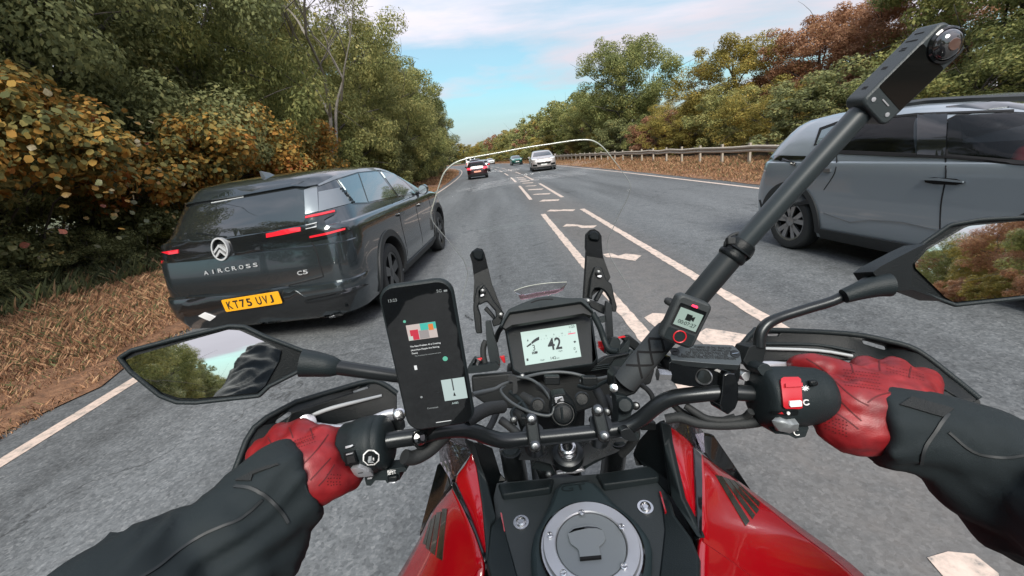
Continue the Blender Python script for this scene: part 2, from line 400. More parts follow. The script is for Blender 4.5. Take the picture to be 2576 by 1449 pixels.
# ------------------------------------------------------------------ road and land
def cen(y):
    """sideways shift of the road: it bends gently left ahead"""
    if y < 20: return 0.0
    if y < 150: return -0.00085 * (y - 20) ** 2
    return -0.00085 * 130 ** 2 - 0.221 * (y - 150)
XL, XR = -3.62, 6.72           # edge lines
def ribbon(name, xa, xb, ys, z, m, parent=None, nx=1, lift=None, za=None):
    V, F = [], []; w = nx + 1
    for y in ys:
        for i in range(w):
            t = i / nx; x = (xa(y) if callable(xa) else xa + cen(y)) * (1 - t) + (xb(y) if callable(xb) else xb + cen(y)) * t
            zz = z if lift is None else z + lift(x - cen(y), y)
            V.append((x, y, zz))
    for j in range(len(ys) - 1):
        for i in range(nx): F.append((j * w + i, j * w + i + 1, (j + 1) * w + i + 1, (j + 1) * w + i))
    o = mk(name, V, F, m, parent)
    return o
def tarmac():
    m, nd, lk, p = newmat('tarmac')
    t = nd.new('ShaderNodeTexCoord')
    def noise(s, d=3, r=0.55, vec=None):
        n = nd.new('ShaderNodeTexNoise'); n.inputs['Scale'].default_value = s; n.inputs['Detail'].default_value = d; n.inputs['Roughness'].default_value = r
        lk.new(vec or t.outputs['Object'], n.inputs['Vector']); return n
    vor = nd.new('ShaderNodeTexVoronoi'); vor.inputs['Scale'].default_value = 62; lk.new(t.outputs['Object'], vor.inputs['Vector'])
    fine = noise(38, 9, 0.8); mid = noise(7, 6, 0.65)
    mpn = nd.new('ShaderNodeMapping'); mpn.inputs['Scale'].default_value = (1.0, 0.08, 1); lk.new(t.outputs['Object'], mpn.inputs[0])
    lane = noise(1.1, 3, 0.5, mpn.outputs[0])
    cr = ramp(nd, [(0.20, (0.031, 0.033, 0.035)), (0.42, (0.085, 0.091, 0.095)), (0.56, (0.122, 0.129, 0.133)), (0.70, (0.19, 0.195, 0.197)), (0.88, (0.34, 0.34, 0.33))])
    s = MA(nd, lk, 'ADD', MA(nd, lk, 'MULTIPLY', vor.outputs['Color'], 0.26), MA(nd, lk, 'MULTIPLY', fine.outputs['Fac'], 0.74))
    lk.new(s, cr.inputs[0])
    g = MA(nd, lk, 'ADD', -0.42, MA(nd, lk, 'MULTIPLY', mid.outputs['Fac'], 1.15)); g = MA(nd, lk, 'ADD', g, MA(nd, lk, 'MULTIPLY', lane.outputs['Fac'], 1.6))
    sx = nd.new('ShaderNodeSeparateXYZ'); lk.new(t.outputs['Object'], sx.inputs[0])
    # polished wheel tracks, tar-filled cracks and oil drips
    for xc in (-2.55, -0.75, 3.4, 5.3):
        tr = MA(nd, lk, 'SUBTRACT', 1.0, MA(nd, lk, 'MULTIPLY', MA(nd, lk, 'ABSOLUTE', MA(nd, lk, 'SUBTRACT', sx.outputs['X'], xc)), 2.2), clamp=True); g = MA(nd, lk, 'ADD', g, MA(nd, lk, 'MULTIPLY', tr, 0.10))
    oil = MA(nd, lk, 'SUBTRACT', 1.0, MA(nd, lk, 'MULTIPLY', MA(nd, lk, 'ABSOLUTE', MA(nd, lk, 'SUBTRACT', sx.outputs['X'], -1.6)), 2.4), clamp=True); g = MA(nd, lk, 'SUBTRACT', g, MA(nd, lk, 'MULTIPLY', oil, 0.10))
    wv = nd.new('ShaderNodeVectorMath'); wv.operation = 'ADD'; wn_ = noise(1.6, 5, .6); sc2 = nd.new('ShaderNodeVectorMath'); sc2.operation = 'SCALE'; sc2.inputs['Scale'].default_value = 0.9; lk.new(wn_.outputs['Color'], sc2.inputs[0]); lk.new(t.outputs['Object'], wv.inputs[0]); lk.new(sc2.outputs[0], wv.inputs[1])
    cv = nd.new('ShaderNodeTexVoronoi'); cv.feature = 'DISTANCE_TO_EDGE'; cv.inputs['Scale'].default_value = 0.42; lk.new(wv.outputs[0], cv.inputs['Vector'])
    ck = MA(nd, lk, 'SUBTRACT', 1.0, MA(nd, lk, 'MULTIPLY', cv.outputs['Distance'], 150.0), clamp=True); gate = MA(nd, lk, 'GREATER_THAN', noise(0.35, 2).outputs['Fac'], 0.52); ck = MA(nd, lk, 'MULTIPLY', ck, gate)
    g = MA(nd, lk, 'SUBTRACT', g, MA(nd, lk, 'MULTIPLY', ck, 0.55))
    mul = nd.new('ShaderNodeVectorMath'); mul.operation = 'SCALE'; lk.new(cr.outputs[0], mul.inputs[0]); lk.new(g, mul.inputs['Scale'])
    # browner worn strip under the centre hatching
    strip = MA(nd, lk, 'SUBTRACT', 1.0, MA(nd, lk, 'ABSOLUTE', MA(nd, lk, 'SUBTRACT', sx.outputs['X'], 1.6)), clamp=True)
    strip = MA(nd, lk, 'MULTIPLY', MA(nd, lk, 'MULTIPLY', strip, 1.4, clamp=True), mid.outputs['Fac'])
    mx = nd.new('ShaderNodeMixRGB'); lk.new(strip, mx.inputs[0]); lk.new(mul.outputs[0], mx.inputs[1]); mx.inputs[2].default_value = (0.135, 0.12, 0.109, 1)
    lk.new(mx.outputs[0], p.inputs['Base Color'])
    p.inputs['Roughness'].default_value = 0.72; p.inputs['Specular IOR Level'].default_value = 0.35
    b = nd.new('ShaderNodeBump'); b.inputs['Strength'].default_value = 0.55; b.inputs['Distance'].default_value = 0.006
    lk.new(s, b.inputs['Height']); lk.new(b.outputs[0], p.inputs['Normal'])
    return m
def earth(name, c1_, c2_, c3_, sc=2.0):
    m, nd, lk, p = newmat(name); t = nd.new('ShaderNodeTexCoord')
    n = nd.new('ShaderNodeTexNoise'); n.inputs['Scale'].default_value = sc; n.inputs['Detail'].default_value = 8; n.inputs['Roughness'].default_value = 0.7
    lk.new(t.outputs['Object'], n.inputs['Vector']); r = ramp(nd, [(0.3, c1_), (0.5, c2_), (0.7, c3_)]); lk.new(n.outputs['Fac'], r.inputs[0])
    lk.new(r.outputs[0], p.inputs['Base Color']); p.inputs['Roughness'].default_value = 0.9
    b = nd.new('ShaderNodeBump'); b.inputs['Strength'].default_value = 0.8; b.inputs['Distance'].default_value = 0.05; lk.new(n.outputs['Fac'], b.inputs['Height']); lk.new(b.outputs[0], p.inputs['Normal'])
    return m
K['tarmac'] = tarmac()
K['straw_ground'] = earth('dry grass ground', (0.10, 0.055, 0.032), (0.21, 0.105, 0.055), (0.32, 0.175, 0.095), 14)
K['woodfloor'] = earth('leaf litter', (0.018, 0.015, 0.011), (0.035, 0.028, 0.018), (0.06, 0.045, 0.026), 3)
K['field'] = earth('field', (0.06, 0.07, 0.03), (0.09, 0.10, 0.045), (0.13, 0.12, 0.06), 0.05)
def worn_paint():
    m, nd, lk, p = newmat('worn road paint'); t = nd.new('ShaderNodeTexCoord')
    n = nd.new('ShaderNodeTexNoise'); n.inputs['Scale'].default_value = 14; n.inputs['Detail'].default_value = 8; n.inputs['Roughness'].default_value = 0.72; lk.new(t.outputs['Object'], n.inputs['Vector'])
    r = ramp(nd, [(0.33, (0.15, 0.145, 0.14)), (0.42, (0.42, 0.35, 0.30)), (0.55, (0.58, 0.46, 0.39)), (0.75, (0.66, 0.54, 0.46))]); lk.new(n.outputs['Fac'], r.inputs[0])
    lk.new(r.outputs[0], p.inputs['Base Color']); p.inputs['Roughness'].default_value = 0.65
    return m
K['roadpaint'] = worn_paint()

ys_long = list(np.concatenate([np.arange(-300, 30, 3.0), np.arange(30, 300, 5.0)]))
g = mk('ground', [(-900, -900, -0.05), (900, -900, -0.05), (900, 900, -0.05), (-900, 900, -0.05)], [(0, 1, 2, 3)], K['field']); struct(g)
road = ribbon('road', XL - 0.55, XR + 0.55, ys_long, 0.0, K['tarmac']); struct(road)
def bank(x, y):
    e = -x - 4.2 if x < 0 else x - 7.2
    return max(0.0, min(e, 9)) * (0.055 if x < 0 else 0.022) + (0.05 if e > 0.12 else 0.0) + 0.03 * math.sin(x * 3.1 + y * 1.7) * min(1, max(e, 0))
vl = ribbon('verge', lambda y: cen(y) - 32, lambda y: cen(y) + XL - 0.42 + 0.10 * math.sin(y * 2.3) + 0.08 * math.sin(y * 5.9 + 2 * math.sin(y)), list(np.concatenate([np.arange(-300, -4, 4.0), np.arange(-4, 40, 0.5), np.arange(40, 300, 5.0)])), 0.012, [K['straw_ground']], None, 60, bank); struct(vl)
vr = ribbon('verge', lambda y: cen(y) + XR + 0.42 + 0.06 * math.sin(y * 1.9 + 1), lambda y: cen(y) + 40, list(np.concatenate([np.arange(-300, -4, 4.0), np.arange(-4, 60, 1.0), np.arange(60, 300, 5.0)])), 0.012, [K['straw_ground']], None, 50, bank); struct(vr)
for o_ in (vl, vr):
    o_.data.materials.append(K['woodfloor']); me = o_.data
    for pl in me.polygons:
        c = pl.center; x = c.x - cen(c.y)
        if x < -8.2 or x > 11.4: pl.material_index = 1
    smooth_obj(o_, 180)
# painted marks, each a ragged sheet 4 mm above the road
def mark(name, pts, parent=road, z=0.004, jag=0.007):
    P = []; pts = [Vector((p[0], p[1], z)) for p in pts]
    for i in range(len(pts)):
        a, b = pts[i], pts[(i + 1) % len(pts)]; k = max(1, min(60, int((b - a).length / 0.10)))
        for t in range(k):
            q = a.lerp(b, t / k); P.append((q.x + random.uniform(-jag, jag), q.y + random.uniform(-jag, jag), z))
    vs, fs = cdt(P, 50)
    return mk(name, [(v.x, v.y, z) for v in vs], [list(f) for f in fs], K['roadpaint'], parent)
def flip_up(o):
    bm = bmesh.new(); bm.from_mesh(o.data); bm.normal_update()
    for f in bm.faces:
        if f.normal.z < 0: f.normal_flip()
    bm.to_mesh(o.data); bm.free(); return o
for nm, x, w in (('edge_line', XL, 0.13), ('edge_line', XR, 0.13)):
    ribbon(nm, x - w / 2, x + w / 2, list(np.concatenate([np.arange(-300, 30, 0.5), np.arange(30, 300, 3.0)])), 0.004, K['roadpaint'], road)
dl = [(-14, -7), (-4.2, 3.2 - 0.2)]
def dash(xc, y0, y1, w=0.125):
    n = max(2, int((y1 - y0) / 1.0)); ys = np.linspace(y0, y1, n)
    flip_up(mark('painted_dash', [(xc + cen(y) - w / 2, y) for y in ys] + [(xc + cen(y) + w / 2, y) for y in ys[::-1]]))
for a, b in ((-25, -17), (-13.5, -5.5), (2.3, 11.05), (14.95, 22.4), (25.9, 32.1), (36, 41.7), (46, 51.5), (56, 61.5), (66, 72), (77, 83), (88, 94), (100, 107), (113, 121)): dash(1.06, a, b)
for a, b in ((-25, -17), (-13.5, -5.5), (2.6, 11.1), (14.5, 22.3), (25.9, 32.4), (36.1, 41.6), (46, 51.5), (56, 61.5), (66, 72), (77, 83), (88, 94), (100, 107), (113, 121)): dash(2.12, a, b)
def zq(conv, pts): return [(p.x, p.y) for p in (Zp(conv(*q)) for q in pts)]
for P in (zq(c7, [(960, 656), (985, 643), (1103, 640), (1090, 650)]), zq(c7, [(914, 609), (930, 603), (1040, 597), (1030, 605)]), zq(c7, [(880, 577), (890, 571), (992, 565), (980, 573)]),
          zq(c7, [(862, 551), (875, 547), (946, 543), (935, 548)]), zq(c7, [(842, 531), (850, 527), (922, 522), (915, 527)]), zq(c7, [(826, 517), (835, 513), (898, 509), (890, 514)]),
          zq(c7, [(812, 503), (820, 500), (872, 498), (866, 502)]), zq(c7, [(800, 493), (806, 490), (860, 488), (852, 492)]),
          zq(c7, [(1013, 723), (1040, 711), (1110, 713), (1130, 709), (1210, 711), (1190, 722), (1120, 720), (1070, 724)]),
          zq(c7, [(1120, 829), (1150, 810), (1230, 815), (1270, 822), (1360, 820), (1335, 838), (1255, 838), (1225, 826)]),
          zq(c7, [(1400, 1020), (1420, 1040), (1500, 1045), (1625, 1066), (1668, 1028), (1560, 1015), (1500, 1030), (1460, 1010)]),
          zq(full, [(1620, 800), (1640, 788), (1672, 790), (1700, 812), (1690, 828), (1650, 824)]),
          zq(full, [(1745, 850), (1775, 826), (1850, 838), (1900, 848), (1935, 862), (1900, 892), (1850, 894), (1790, 880)]),
          zq(full, [(2330, 1405), (2390, 1392), (2450, 1400), (2500, 1440), (2515, 1470), (2430, 1480), (2365, 1450)])):
    flip_up(mark('hatch_bar', P, jag=0.008))
for y in (48, 54, 60): flip_up(mark('hatch_bar', [(1.12 + cen(y), y), (2.05 + cen(y), y + 0.3), (2.05 + cen(y), y + 0.6), (1.12 + cen(y), y + 0.3)]))

# far ridge that closes the view
def ridge(name, y0, x0, x1, h, seed):
    r = np.random.default_rng(seed); V, F = [], []; n = 80
    for i in range(n + 1):
        x = x0 + (x1 - x0) * i / n; hh = h * (0.75 + 0.25 * math.sin(i * 0.13 + seed) + 0.04 * r.standard_normal())
        for k, (dy, s) in enumerate(((0, 0), (25, .7), (70, 1.0), (160, 0.7), (300, 0))): V.append((x, y0 + dy, -0.2 + hh * s))
    for i in range(n):
        for k in range(4): F.append((i * 5 + k, (i + 1) * 5 + k, (i + 1) * 5 + k + 1, i * 5 + k + 1))
    return struct(mk(name, V, F, K['field'], None, True, 180))
ridge('hills', 420, -700, 700, 14, 3)

# ------------------------------------------------------------------ dry grass
def blades(name, n, xs, ys, hmin, hmax, stops, seed, wid=0.006, lean=0.5):
    r = np.random.default_rng(seed)
    x = r.uniform(xs[0], xs[1], n); y = ys[0] + (ys[1] - ys[0]) * r.random(n) ** 1.5
    e = np.abs(x) - np.where(x < 0, 4.05, 7.2)
    cl = 0.5 + 0.5 * np.sin(x * 4.1 + y * 1.3) * np.sin(y * 2.7 - x) + 0.35 * (np.sin(x * 9 + y * 5.1) * np.sin(y * 7.7 - 3 * x) > .35)
    h = (hmin + (hmax - hmin) * r.random(n)) * (0.55 + 0.6 * cl) * np.clip(0.6 + e * 0.4, 0.55, 1.2)
    far = 1 + np.clip(y, 0, 60) * 0.06
    z = np.array([bank(a, b) for a, b in zip(x, y)])
    cx = x + np.array([cen(v) for v in y])
    a = r.uniform(0, 2 * np.pi, n); w = wid * far * r.uniform(0.6, 1.4, n); ln = lean * h * r.uniform(0.2, 1.2, n); b = r.uniform(0, 2 * np.pi, n)
    V = np.zeros((n, 4, 3)); dx, dy = np.cos(a) * w, np.sin(a) * w
    V[:, 0] = np.stack([cx - dx, y - dy, z], 1); V[:, 1] = np.stack([cx + dx, y + dy, z], 1)
    mx, my = cx + np.cos(b) * ln * 0.4, y + np.sin(b) * ln * 0.4
    V[:, 2] = np.stack([mx + dx * 0.7, my + dy * 0.7, z + h * 0.6], 1)
    V[:, 3] = np.stack([cx + np.cos(b) * ln, y + np.sin(b) * ln, z + h], 1)
    me = bpy.data.meshes.new(name); me.vertices.add(n * 4); me.vertices.foreach_set('co', V.ravel())
    F = np.arange(n * 4).reshape(n, 4)[:, [0, 1, 2, 3]]
    me.loops.add(n * 4); me.polygons.add(n); me.loops.foreach_set('vertex_index', F.ravel()); me.polygons.foreach_set('loop_start', np.arange(n) * 4); me.polygons.foreach_set('loop_total', np.full(n, 4)); me.update()
    m, nd, lk, p = newmat(name); gi = nd.new('ShaderNodeNewGeometry'); rr = ramp(nd, stops); lk.new(gi.outputs['Random Per Island'], rr.inputs[0]); lk.new(rr.outputs[0], p.inputs['Base Color'])
    p.inputs['Roughness'].default_value = 0.8
    return struct(link(name, me, m), 'stuff')
STRAW = [(0.0, (0.10, 0.052, 0.030)), (0.3, (0.25, 0.125, 0.064)), (0.6, (0.38, 0.205, 0.105)), (0.86, (0.48, 0.30, 0.165)), (0.88, (0.10, 0.11, 0.04))]
blades('dry_grass', 200000, (-8.3, -3.97), (1.5, 30), 0.02, 0.12, STRAW, 1, 0.0032, 1.0)
blades('dry_grass', 14000, (-8.3, -4.12), (-12, 1.5), 0.02, 0.14, STRAW, 2, 0.004, 1.0)
blades('dry_grass', 26000, (-7.5, -4.12), (34, 80), 0.08, 0.25, STRAW, 3, 0.004)
blades('dry_grass', 110000, (7.15, 11.8), (6, 60), 0.04, 0.17, STRAW, 4, 0.004, .9)
GREEN = [(0.0, (0.035, 0.045, 0.018)), (0.5, (0.075, 0.09, 0.03)), (0.85, (0.12, 0.12, 0.045)), (0.9, (0.26, 0.16, 0.08))]
blades('weeds', 26000, (-8.6, -7.0), (2.5, 30), 0.06, 0.30, GREEN, 8, 0.008, .8); blades('weeds', 5000, (-7.0, -4.6), (2.0, 26), 0.03, 0.12, GREEN, 9, 0.008, 1.0)
blades('dry_grass', 16000, (7.25, 12.0), (60, 130), 0.10, 0.40, STRAW, 5, 0.004)
# ------------------------------------------------------------------ foliage
def leafmat(name, stops, trans=0.40, hue=None, rough=0.65):
    m, nd, lk, p = newmat(name); gi = nd.new('ShaderNodeNewGeometry'); oi = nd.new('ShaderNodeObjectInfo'); t = nd.new('ShaderNodeTexCoord')
    n = nd.new('ShaderNodeTexNoise'); n.inputs['Scale'].default_value = 0.55; n.inputs['Detail'].default_value = 3; lk.new(t.outputs['Object'], n.inputs['Vector'])
    f = MA(nd, lk, 'ADD', MA(nd, lk, 'MULTIPLY', gi.outputs['Random Per Island'], 0.55), MA(nd, lk, 'MULTIPLY', MA(nd, lk, 'SUBTRACT', n.outputs['Fac'], 0.22), 0.9))
    f = MA(nd, lk, 'ADD', f, MA(nd, lk, 'MULTIPLY', MA(nd, lk, 'SUBTRACT', oi.outputs['Random'], 0.5), 0.12), clamp=True)
    r = ramp(nd, stops); lk.new(f, r.inputs[0]); lk.new(r.outputs[0], p.inputs['Base Color']); p.inputs['Roughness'].default_value = rough
    p.inputs['Specular IOR Level'].default_value = 0.12
    tr = nd.new('ShaderNodeBsdfTranslucent'); lk.new(r.outputs[0], tr.inputs['Color']); mx = nd.new('ShaderNodeMixShader'); mx.inputs[0].default_value = trans
    lk.new(p.outputs[0], mx.inputs[1]); lk.new(tr.outputs[0], mx.inputs[2]); lk.new(mx.outputs[0], nd['Material Output'].inputs['Surface'])
    return m
L = {}
L['green'] = leafmat('green foliage', [(0.0, (0.077, 0.098, 0.041)), (0.35, (0.165, 0.188, 0.070)), (0.62, (0.278, 0.289, 0.104)), (0.85, (0.418, 0.379, 0.138)), (1.0, (0.539, 0.369, 0.116))])
L['teal'] = leafmat('dark green foliage', [(0.0, (0.080, 0.096, 0.047)), (0.4, (0.169, 0.188, 0.084)), (0.7, (0.278, 0.287, 0.124)), (1.0, (0.456, 0.364, 0.140))])
L['olive'] = leafmat('olive foliage', [(0.0, (0.111, 0.112, 0.034)), (0.4, (0.242, 0.211, 0.058)), (0.7, (0.380, 0.299, 0.081)), (1.0, (0.550, 0.345, 0.098))])
L['rust'] = leafmat('rust foliage', [(0.0, (0.116, 0.070, 0.044)), (0.35, (0.248, 0.132, 0.075)), (0.65, (0.404, 0.209, 0.121)), (0.9, (0.482, 0.296, 0.155)), (1.0, (0.186, 0.186, 0.078))])
L['willow'] = leafmat('yellow green foliage', [(0.0, (0.090, 0.107, 0.045)), (0.35, (0.196, 0.212, 0.081)), (0.7, (0.354, 0.334, 0.125)), (1.0, (0.513, 0.421, 0.163))])
L['hazel'] = leafmat('turning hazel leaves', [(0.0, (0.075, 0.090, 0.042)), (0.20, (0.16, 0.165, 0.068)), (0.38, (0.28, 0.235, 0.080)), (0.52, (0.45, 0.275, 0.070)), (0.75, (0.50, 0.235, 0.062)), (0.90, (0.40, 0.11, 0.056)), (1.0, (0.46, 0.36, 0.19))], 0.35)
K['bark'] = mat('bark', (0.075, 0.066, 0.056), 0.85, bump=0.9, bscale=25, var=0.4, vscale=6)
K['bark_pale'] = mat('pale bark', (0.20, 0.18, 0.155), 0.8, bump=0.7, bscale=22, var=0.35, vscale=5)

def leaf_mesh(name, cen_, rad, n, size, seed, flat=0.55, aspect=0.62, droop=0.0, shell=0.75, axis=None, hexa=False):
    """n leaves scattered through clumps (centres cen_, radii rad), each a folded two-piece blade"""
    r = np.random.default_rng(seed); cen_ = np.asarray(cen_, float); rad = np.asarray(rad, float)
    w = rad ** 2; w /= w.sum(); ci = r.choice(len(cen_), n, p=w)
    d = r.standard_normal((n, 3)); d /= np.linalg.norm(d, axis=1)[:, None]
    rr = np.where(r.random(n) < shell, r.uniform(0.72, 1.08, n), r.random(n) ** (1 / 3))
    p = cen_[ci] + d * (rad[ci] * rr)[:, None] * np.array([1, 1, flat + 0.25])
    nrm = d * 0.95 + np.array([0, 0, 0.55]) + r.standard_normal((n, 3)) * 0.45; nrm /= np.linalg.norm(nrm, axis=1)[:, None]
    a = r.standard_normal((n, 3)) + d * 0.9 + np.array([0, 0, -0.5 - droop]); a -= nrm * (a * nrm).sum(1)[:, None]; a /= np.linalg.norm(a, axis=1)[:, None] + 1e-9
    b = np.cross(nrm, a); s = size * r.uniform(0.4, 1.35, n)
    s1 = s[:, None]
    if hexa:
        V = np.zeros((n, 6, 3)); h_ = aspect * 0.5
        V[:, 0] = p - a * s1 * 0.5; V[:, 3] = p + a * s1 * 0.5 - nrm * s1 * 0.14
        for k, (t, w_, q) in enumerate(((-.18, .95, 1), (.22, .80, 1))):
            V[:, 1 + k] = p + a * s1 * t + b * s1 * h_ * w_ - nrm * s1 * (.06 + .05 * k); V[:, 5 - k] = p + a * s1 * t - b * s1 * h_ * w_ - nrm * s1 * (.06 + .05 * k)
        me = bpy.data.meshes.new(name); me.vertices.add(n * 6); me.vertices.foreach_set('co', V.ravel()); F = (np.arange(n)[:, None] * 6 + np.array([0, 1, 5, 1, 2, 5, 2, 4, 5, 2, 3, 4])).ravel(); m = n * 4
        me.loops.add(m * 3); me.polygons.add(m); me.loops.foreach_set('vertex_index', F.astype(np.int32)); me.polygons.foreach_set('loop_start', np.arange(m) * 3); me.polygons.foreach_set('loop_total', np.full(m, 3)); me.update(); return me
    V = np.zeros((n, 4, 3))
    V[:, 0] = p - a * s1 * 0.5; V[:, 2] = p + a * s1 * 0.5 - nrm * s1 * 0.12
    V[:, 1] = p + b * s1 * aspect * 0.5 - nrm * s1 * 0.10; V[:, 3] = p - b * s1 * aspect * 0.5 - nrm * s1 * 0.10
    me = bpy.data.meshes.new(name); me.vertices.add(n * 4); me.vertices.foreach_set('co', V.ravel())
    F = (np.arange(n)[:, None] * 4 + np.array([0, 1, 2, 0, 2, 3])).ravel(); m = n * 2
    me.loops.add(m * 3); me.polygons.add(m); me.loops.foreach_set('vertex_index', F.astype(np.int32)); me.polygons.foreach_set('loop_start', np.arange(m) * 3); me.polygons.foreach_set('loop_total', np.full(m, 3)); me.update()
    return me
def crown_clumps(seed, h, r, base, nl=16, ns=11, lobe=0.42):
    """lobes over an uneven egg, smaller clumps over each lobe; base: height where foliage starts"""
    g = np.random.default_rng(seed); C, R, lobes = [], [], []
    hc = (h + base) / 2; hr = (h - base) / 2
    for i in range(nl):
        z = -1 + 2 * (i + 0.5) / nl; a = i * 2.39996 + g.uniform(-.4, .4); q = math.sqrt(max(0, 1 - z * z)) ** 0.75
        k = g.uniform(0.5, 0.82)
        c = np.array([math.cos(a) * q * r * k, math.sin(a) * q * r * k, hc + z * hr * 0.80]); lr = r * lobe * g.uniform(0.75, 1.25)
        lobes.append(c)
        for j in range(ns):
            d = g.standard_normal(3); d /= np.linalg.norm(d); C.append(c + d * lr * g.uniform(0.45, 1.0) * np.array([1, 1, .8])); R.append(lr * g.uniform(0.20, 0.42))
    return np.array(C), np.array(R), lobes
def trunk_mesh(name, seed, h, lobes, r0, bend=0.25, limbs=9):
    g = np.random.default_rng(seed); mb = MB(); pts = [Vector((0, 0, -0.3))]; rad = [r0 * 1.25]
    for i in range(1, 7):
        t = i / 6; pts.append(Vector((g.uniform(-bend, bend) * t, g.uniform(-bend, bend) * t, h * 0.86 * t))); rad.append(r0 * (1 - 0.85 * t))
    mb.add(*tube_geo(pts, rad, 8, True, 2))
    for c in lobes[:: max(1, len(lobes) // limbs)]:
        c = Vector(c); t = max(0.12, min(0.75, (c.z * 0.62) / (h * 0.86))); k = t * 6; i = int(k); s = pts[i].lerp(pts[min(i + 1, 6)], k - i)
        mid = s.lerp(c, 0.5) + Vector((g.uniform(-.3, .3), g.uniform(-.3, .3), 0.05 * h)); rr = r0 * (1 - 0.8 * t) * 0.6
        mb.add(*tube_geo([s, mid, c], [rr, rr * .6, rr * .2], 6, True, 3))
        for q in range(3):
            e = c + Vector(g.standard_normal(3)) * 0.16 * h; mb.add(*tube_geo([mid.lerp(c, 0.3 + 0.2 * q), c.lerp(e, .5) + Vector((0, 0, .1)), e], [rr * .4, rr * .22, rr * .08], 5, True, 2))
    me = bpy.data.meshes.new(name); me.from_pydata([tuple(v) for v in mb.v], [], [tuple(f) for f in mb.f]); me.update()
    me.polygons.foreach_set('use_smooth', [True] * len(me.polygons)); return me
PROTO = {}
def proto(key, h, r, base, n, size, seed, r0, nl=16, ns=11, lobe=0.42, **kw):
    C, R, lb = crown_clumps(seed, h, r, base, nl, ns, lobe)
    PROTO[key] = (leaf_mesh(key + ' crown', C, R, n, size, seed, **kw), trunk_mesh(key + ' trunk', seed, h, lb, r0), h, r)
proto('round', 10.0, 4.4, 2.2, 60000, 0.145, 11, 0.22, 20, 12)
proto('round2', 10.0, 4.2, 1.0, 60000, 0.145, 12, 0.20, 22, 12)
proto('skirt', 10.0, 4.2, 0.2, 85000, 0.130, 13, 0.20, 26, 12, 0.40)
proto('skirt2', 10.0, 4.0, 0.0, 85000, 0.135, 14, 0.18, 26, 13, 0.38, aspect=0.4, droop=0.6)
proto('bush', 4.0, 2.4, 0.0, 22000, 0.13, 15, 0.07, 14, 10, 0.44)
proto('bush2', 4.0, 2.6, 0.0, 22000, 0.12, 16, 0.07, 15, 10, 0.42, aspect=0.5)
proto('far', 10.0, 4.4, 0.6, 9000, 0.36, 17, 0.22, 18, 9)
proto('far2', 10.0, 4.2, 0.4, 9000, 0.36, 18, 0.20, 18, 9, 0.46)
proto('near', 10.0, 4.2, 0.2, 150000, 0.098, 19, 0.20, 30, 14, 0.38)
TREES = []
def tree(name, label, key, x, y, h, r, lm, group=None, rot=None, bark='bark', z=0.0, cat='tree'):
    crown, trunk, h0, r0 = PROTO[key]
    t = thing(name, label, cat, (x, y, z), random.uniform(0, 6.28) if rot is None else rot, group)
    t.scale = (r / r0, r / r0, h / h0)
    for nm, me, mm in (('trunk', trunk, K[bark]), ('crown', crown, L[lm])):
        o = bpy.data.objects.new(nm, me); COL.objects.link(o); o.parent = t
        if not me.materials: me.materials.append(mm)
        o.material_slots[0].link = 'OBJECT'; o.material_slots[0].material = mm
        if nm == 'crown': o['kind'] = 'stuff'
    TREES.append(t); return t
GL, GR = 'roadside trees on the left', 'roadside trees on the right'
ORD = ('first', 'second', 'third', 'fourth', 'fifth', 'sixth', 'seventh', 'eighth', 'ninth', 'tenth', 'eleventh', 'twelfth', 'thirteenth', 'fourteenth', 'fifteenth', 'sixteenth')
CN = {'teal': 'dark green', 'green': 'green', 'willow': 'yellow green', 'olive': 'olive', 'rust': 'rust brown'}
def gz(x, y): return bank(x - cen(y), y)
# left wood edge, near to far
tree('broadleaf_tree', 'dark green tree at the upper left corner behind the yellowing hazel', 'near', -10.6, 5.5, 10.5, 4.3, 'teal', GL, 0.5)
tree('broadleaf_tree', 'tall dark tree above the roof of the graphite car on the left', 'near', -11.0, 11.5, 13.0, 4.6, 'teal', GL, 2.2)
tree('broadleaf_tree', 'green tree beside the pale branching tree on the left', 'skirt2', -10.4, 17.0, 12.5, 4.4, 'green', GL, 3.3)
tree('broadleaf_tree', 'leaning yellow green tree whose top meets the sky on the left', 'skirt2', -9.2, 24.0, 11.6, 4.7, 'willow', GL, 1.2)
tree('broadleaf_tree', 'yellow green tree just beyond the tallest one on the left', 'skirt2', -8.6, 31.0, 11.5, 4.6, 'willow', GL, 4.2)
tree('broadleaf_tree', 'green tree above the far half of the left grass strip', 'skirt', -8.4, 39.0, 11.2, 4.4, 'green', GL, 5.0)
tree('broadleaf_tree', 'darker green tree above the black hatchback', 'skirt', -8.4, 48.0, 11.0, 4.2, 'teal', GL, 0.2)
tree('broadleaf_tree', 'last big tree on the left before the road bends away', 'skirt', -9.2, 58.0, 10.4, 4.2, 'teal', GL, 1.9)
for k, y in enumerate((68, 79, 91, 104, 118, 133)):
    tree('broadleaf_tree', f"distant {CN[('teal', 'green')[k % 2]]} tree left of the bend, {ORD[k]} beyond the last big one", 'far' if k % 2 else 'far2', cen(y) - 10.2, y, 10.5, 4.6, ('teal', 'green')[k % 2], 'distant trees at the left of the bend')
for k, (x, y, h) in enumerate(((-16, 2, 14), (-17, 10, 15), (-17, 19, 14), (-16, 28, 14), (-16, 38, 13), (-16, 50, 13), (-17, 62, 13))):
    tree('broadleaf_tree', f"tall {CN[('green', 'teal')[k % 2]]} tree in the left back row, {ORD[k]} from us", 'skirt' if k % 2 else 'round2', x, y, h, 5.2, ('green', 'teal')[k % 2], 'second row trees of the left wood')
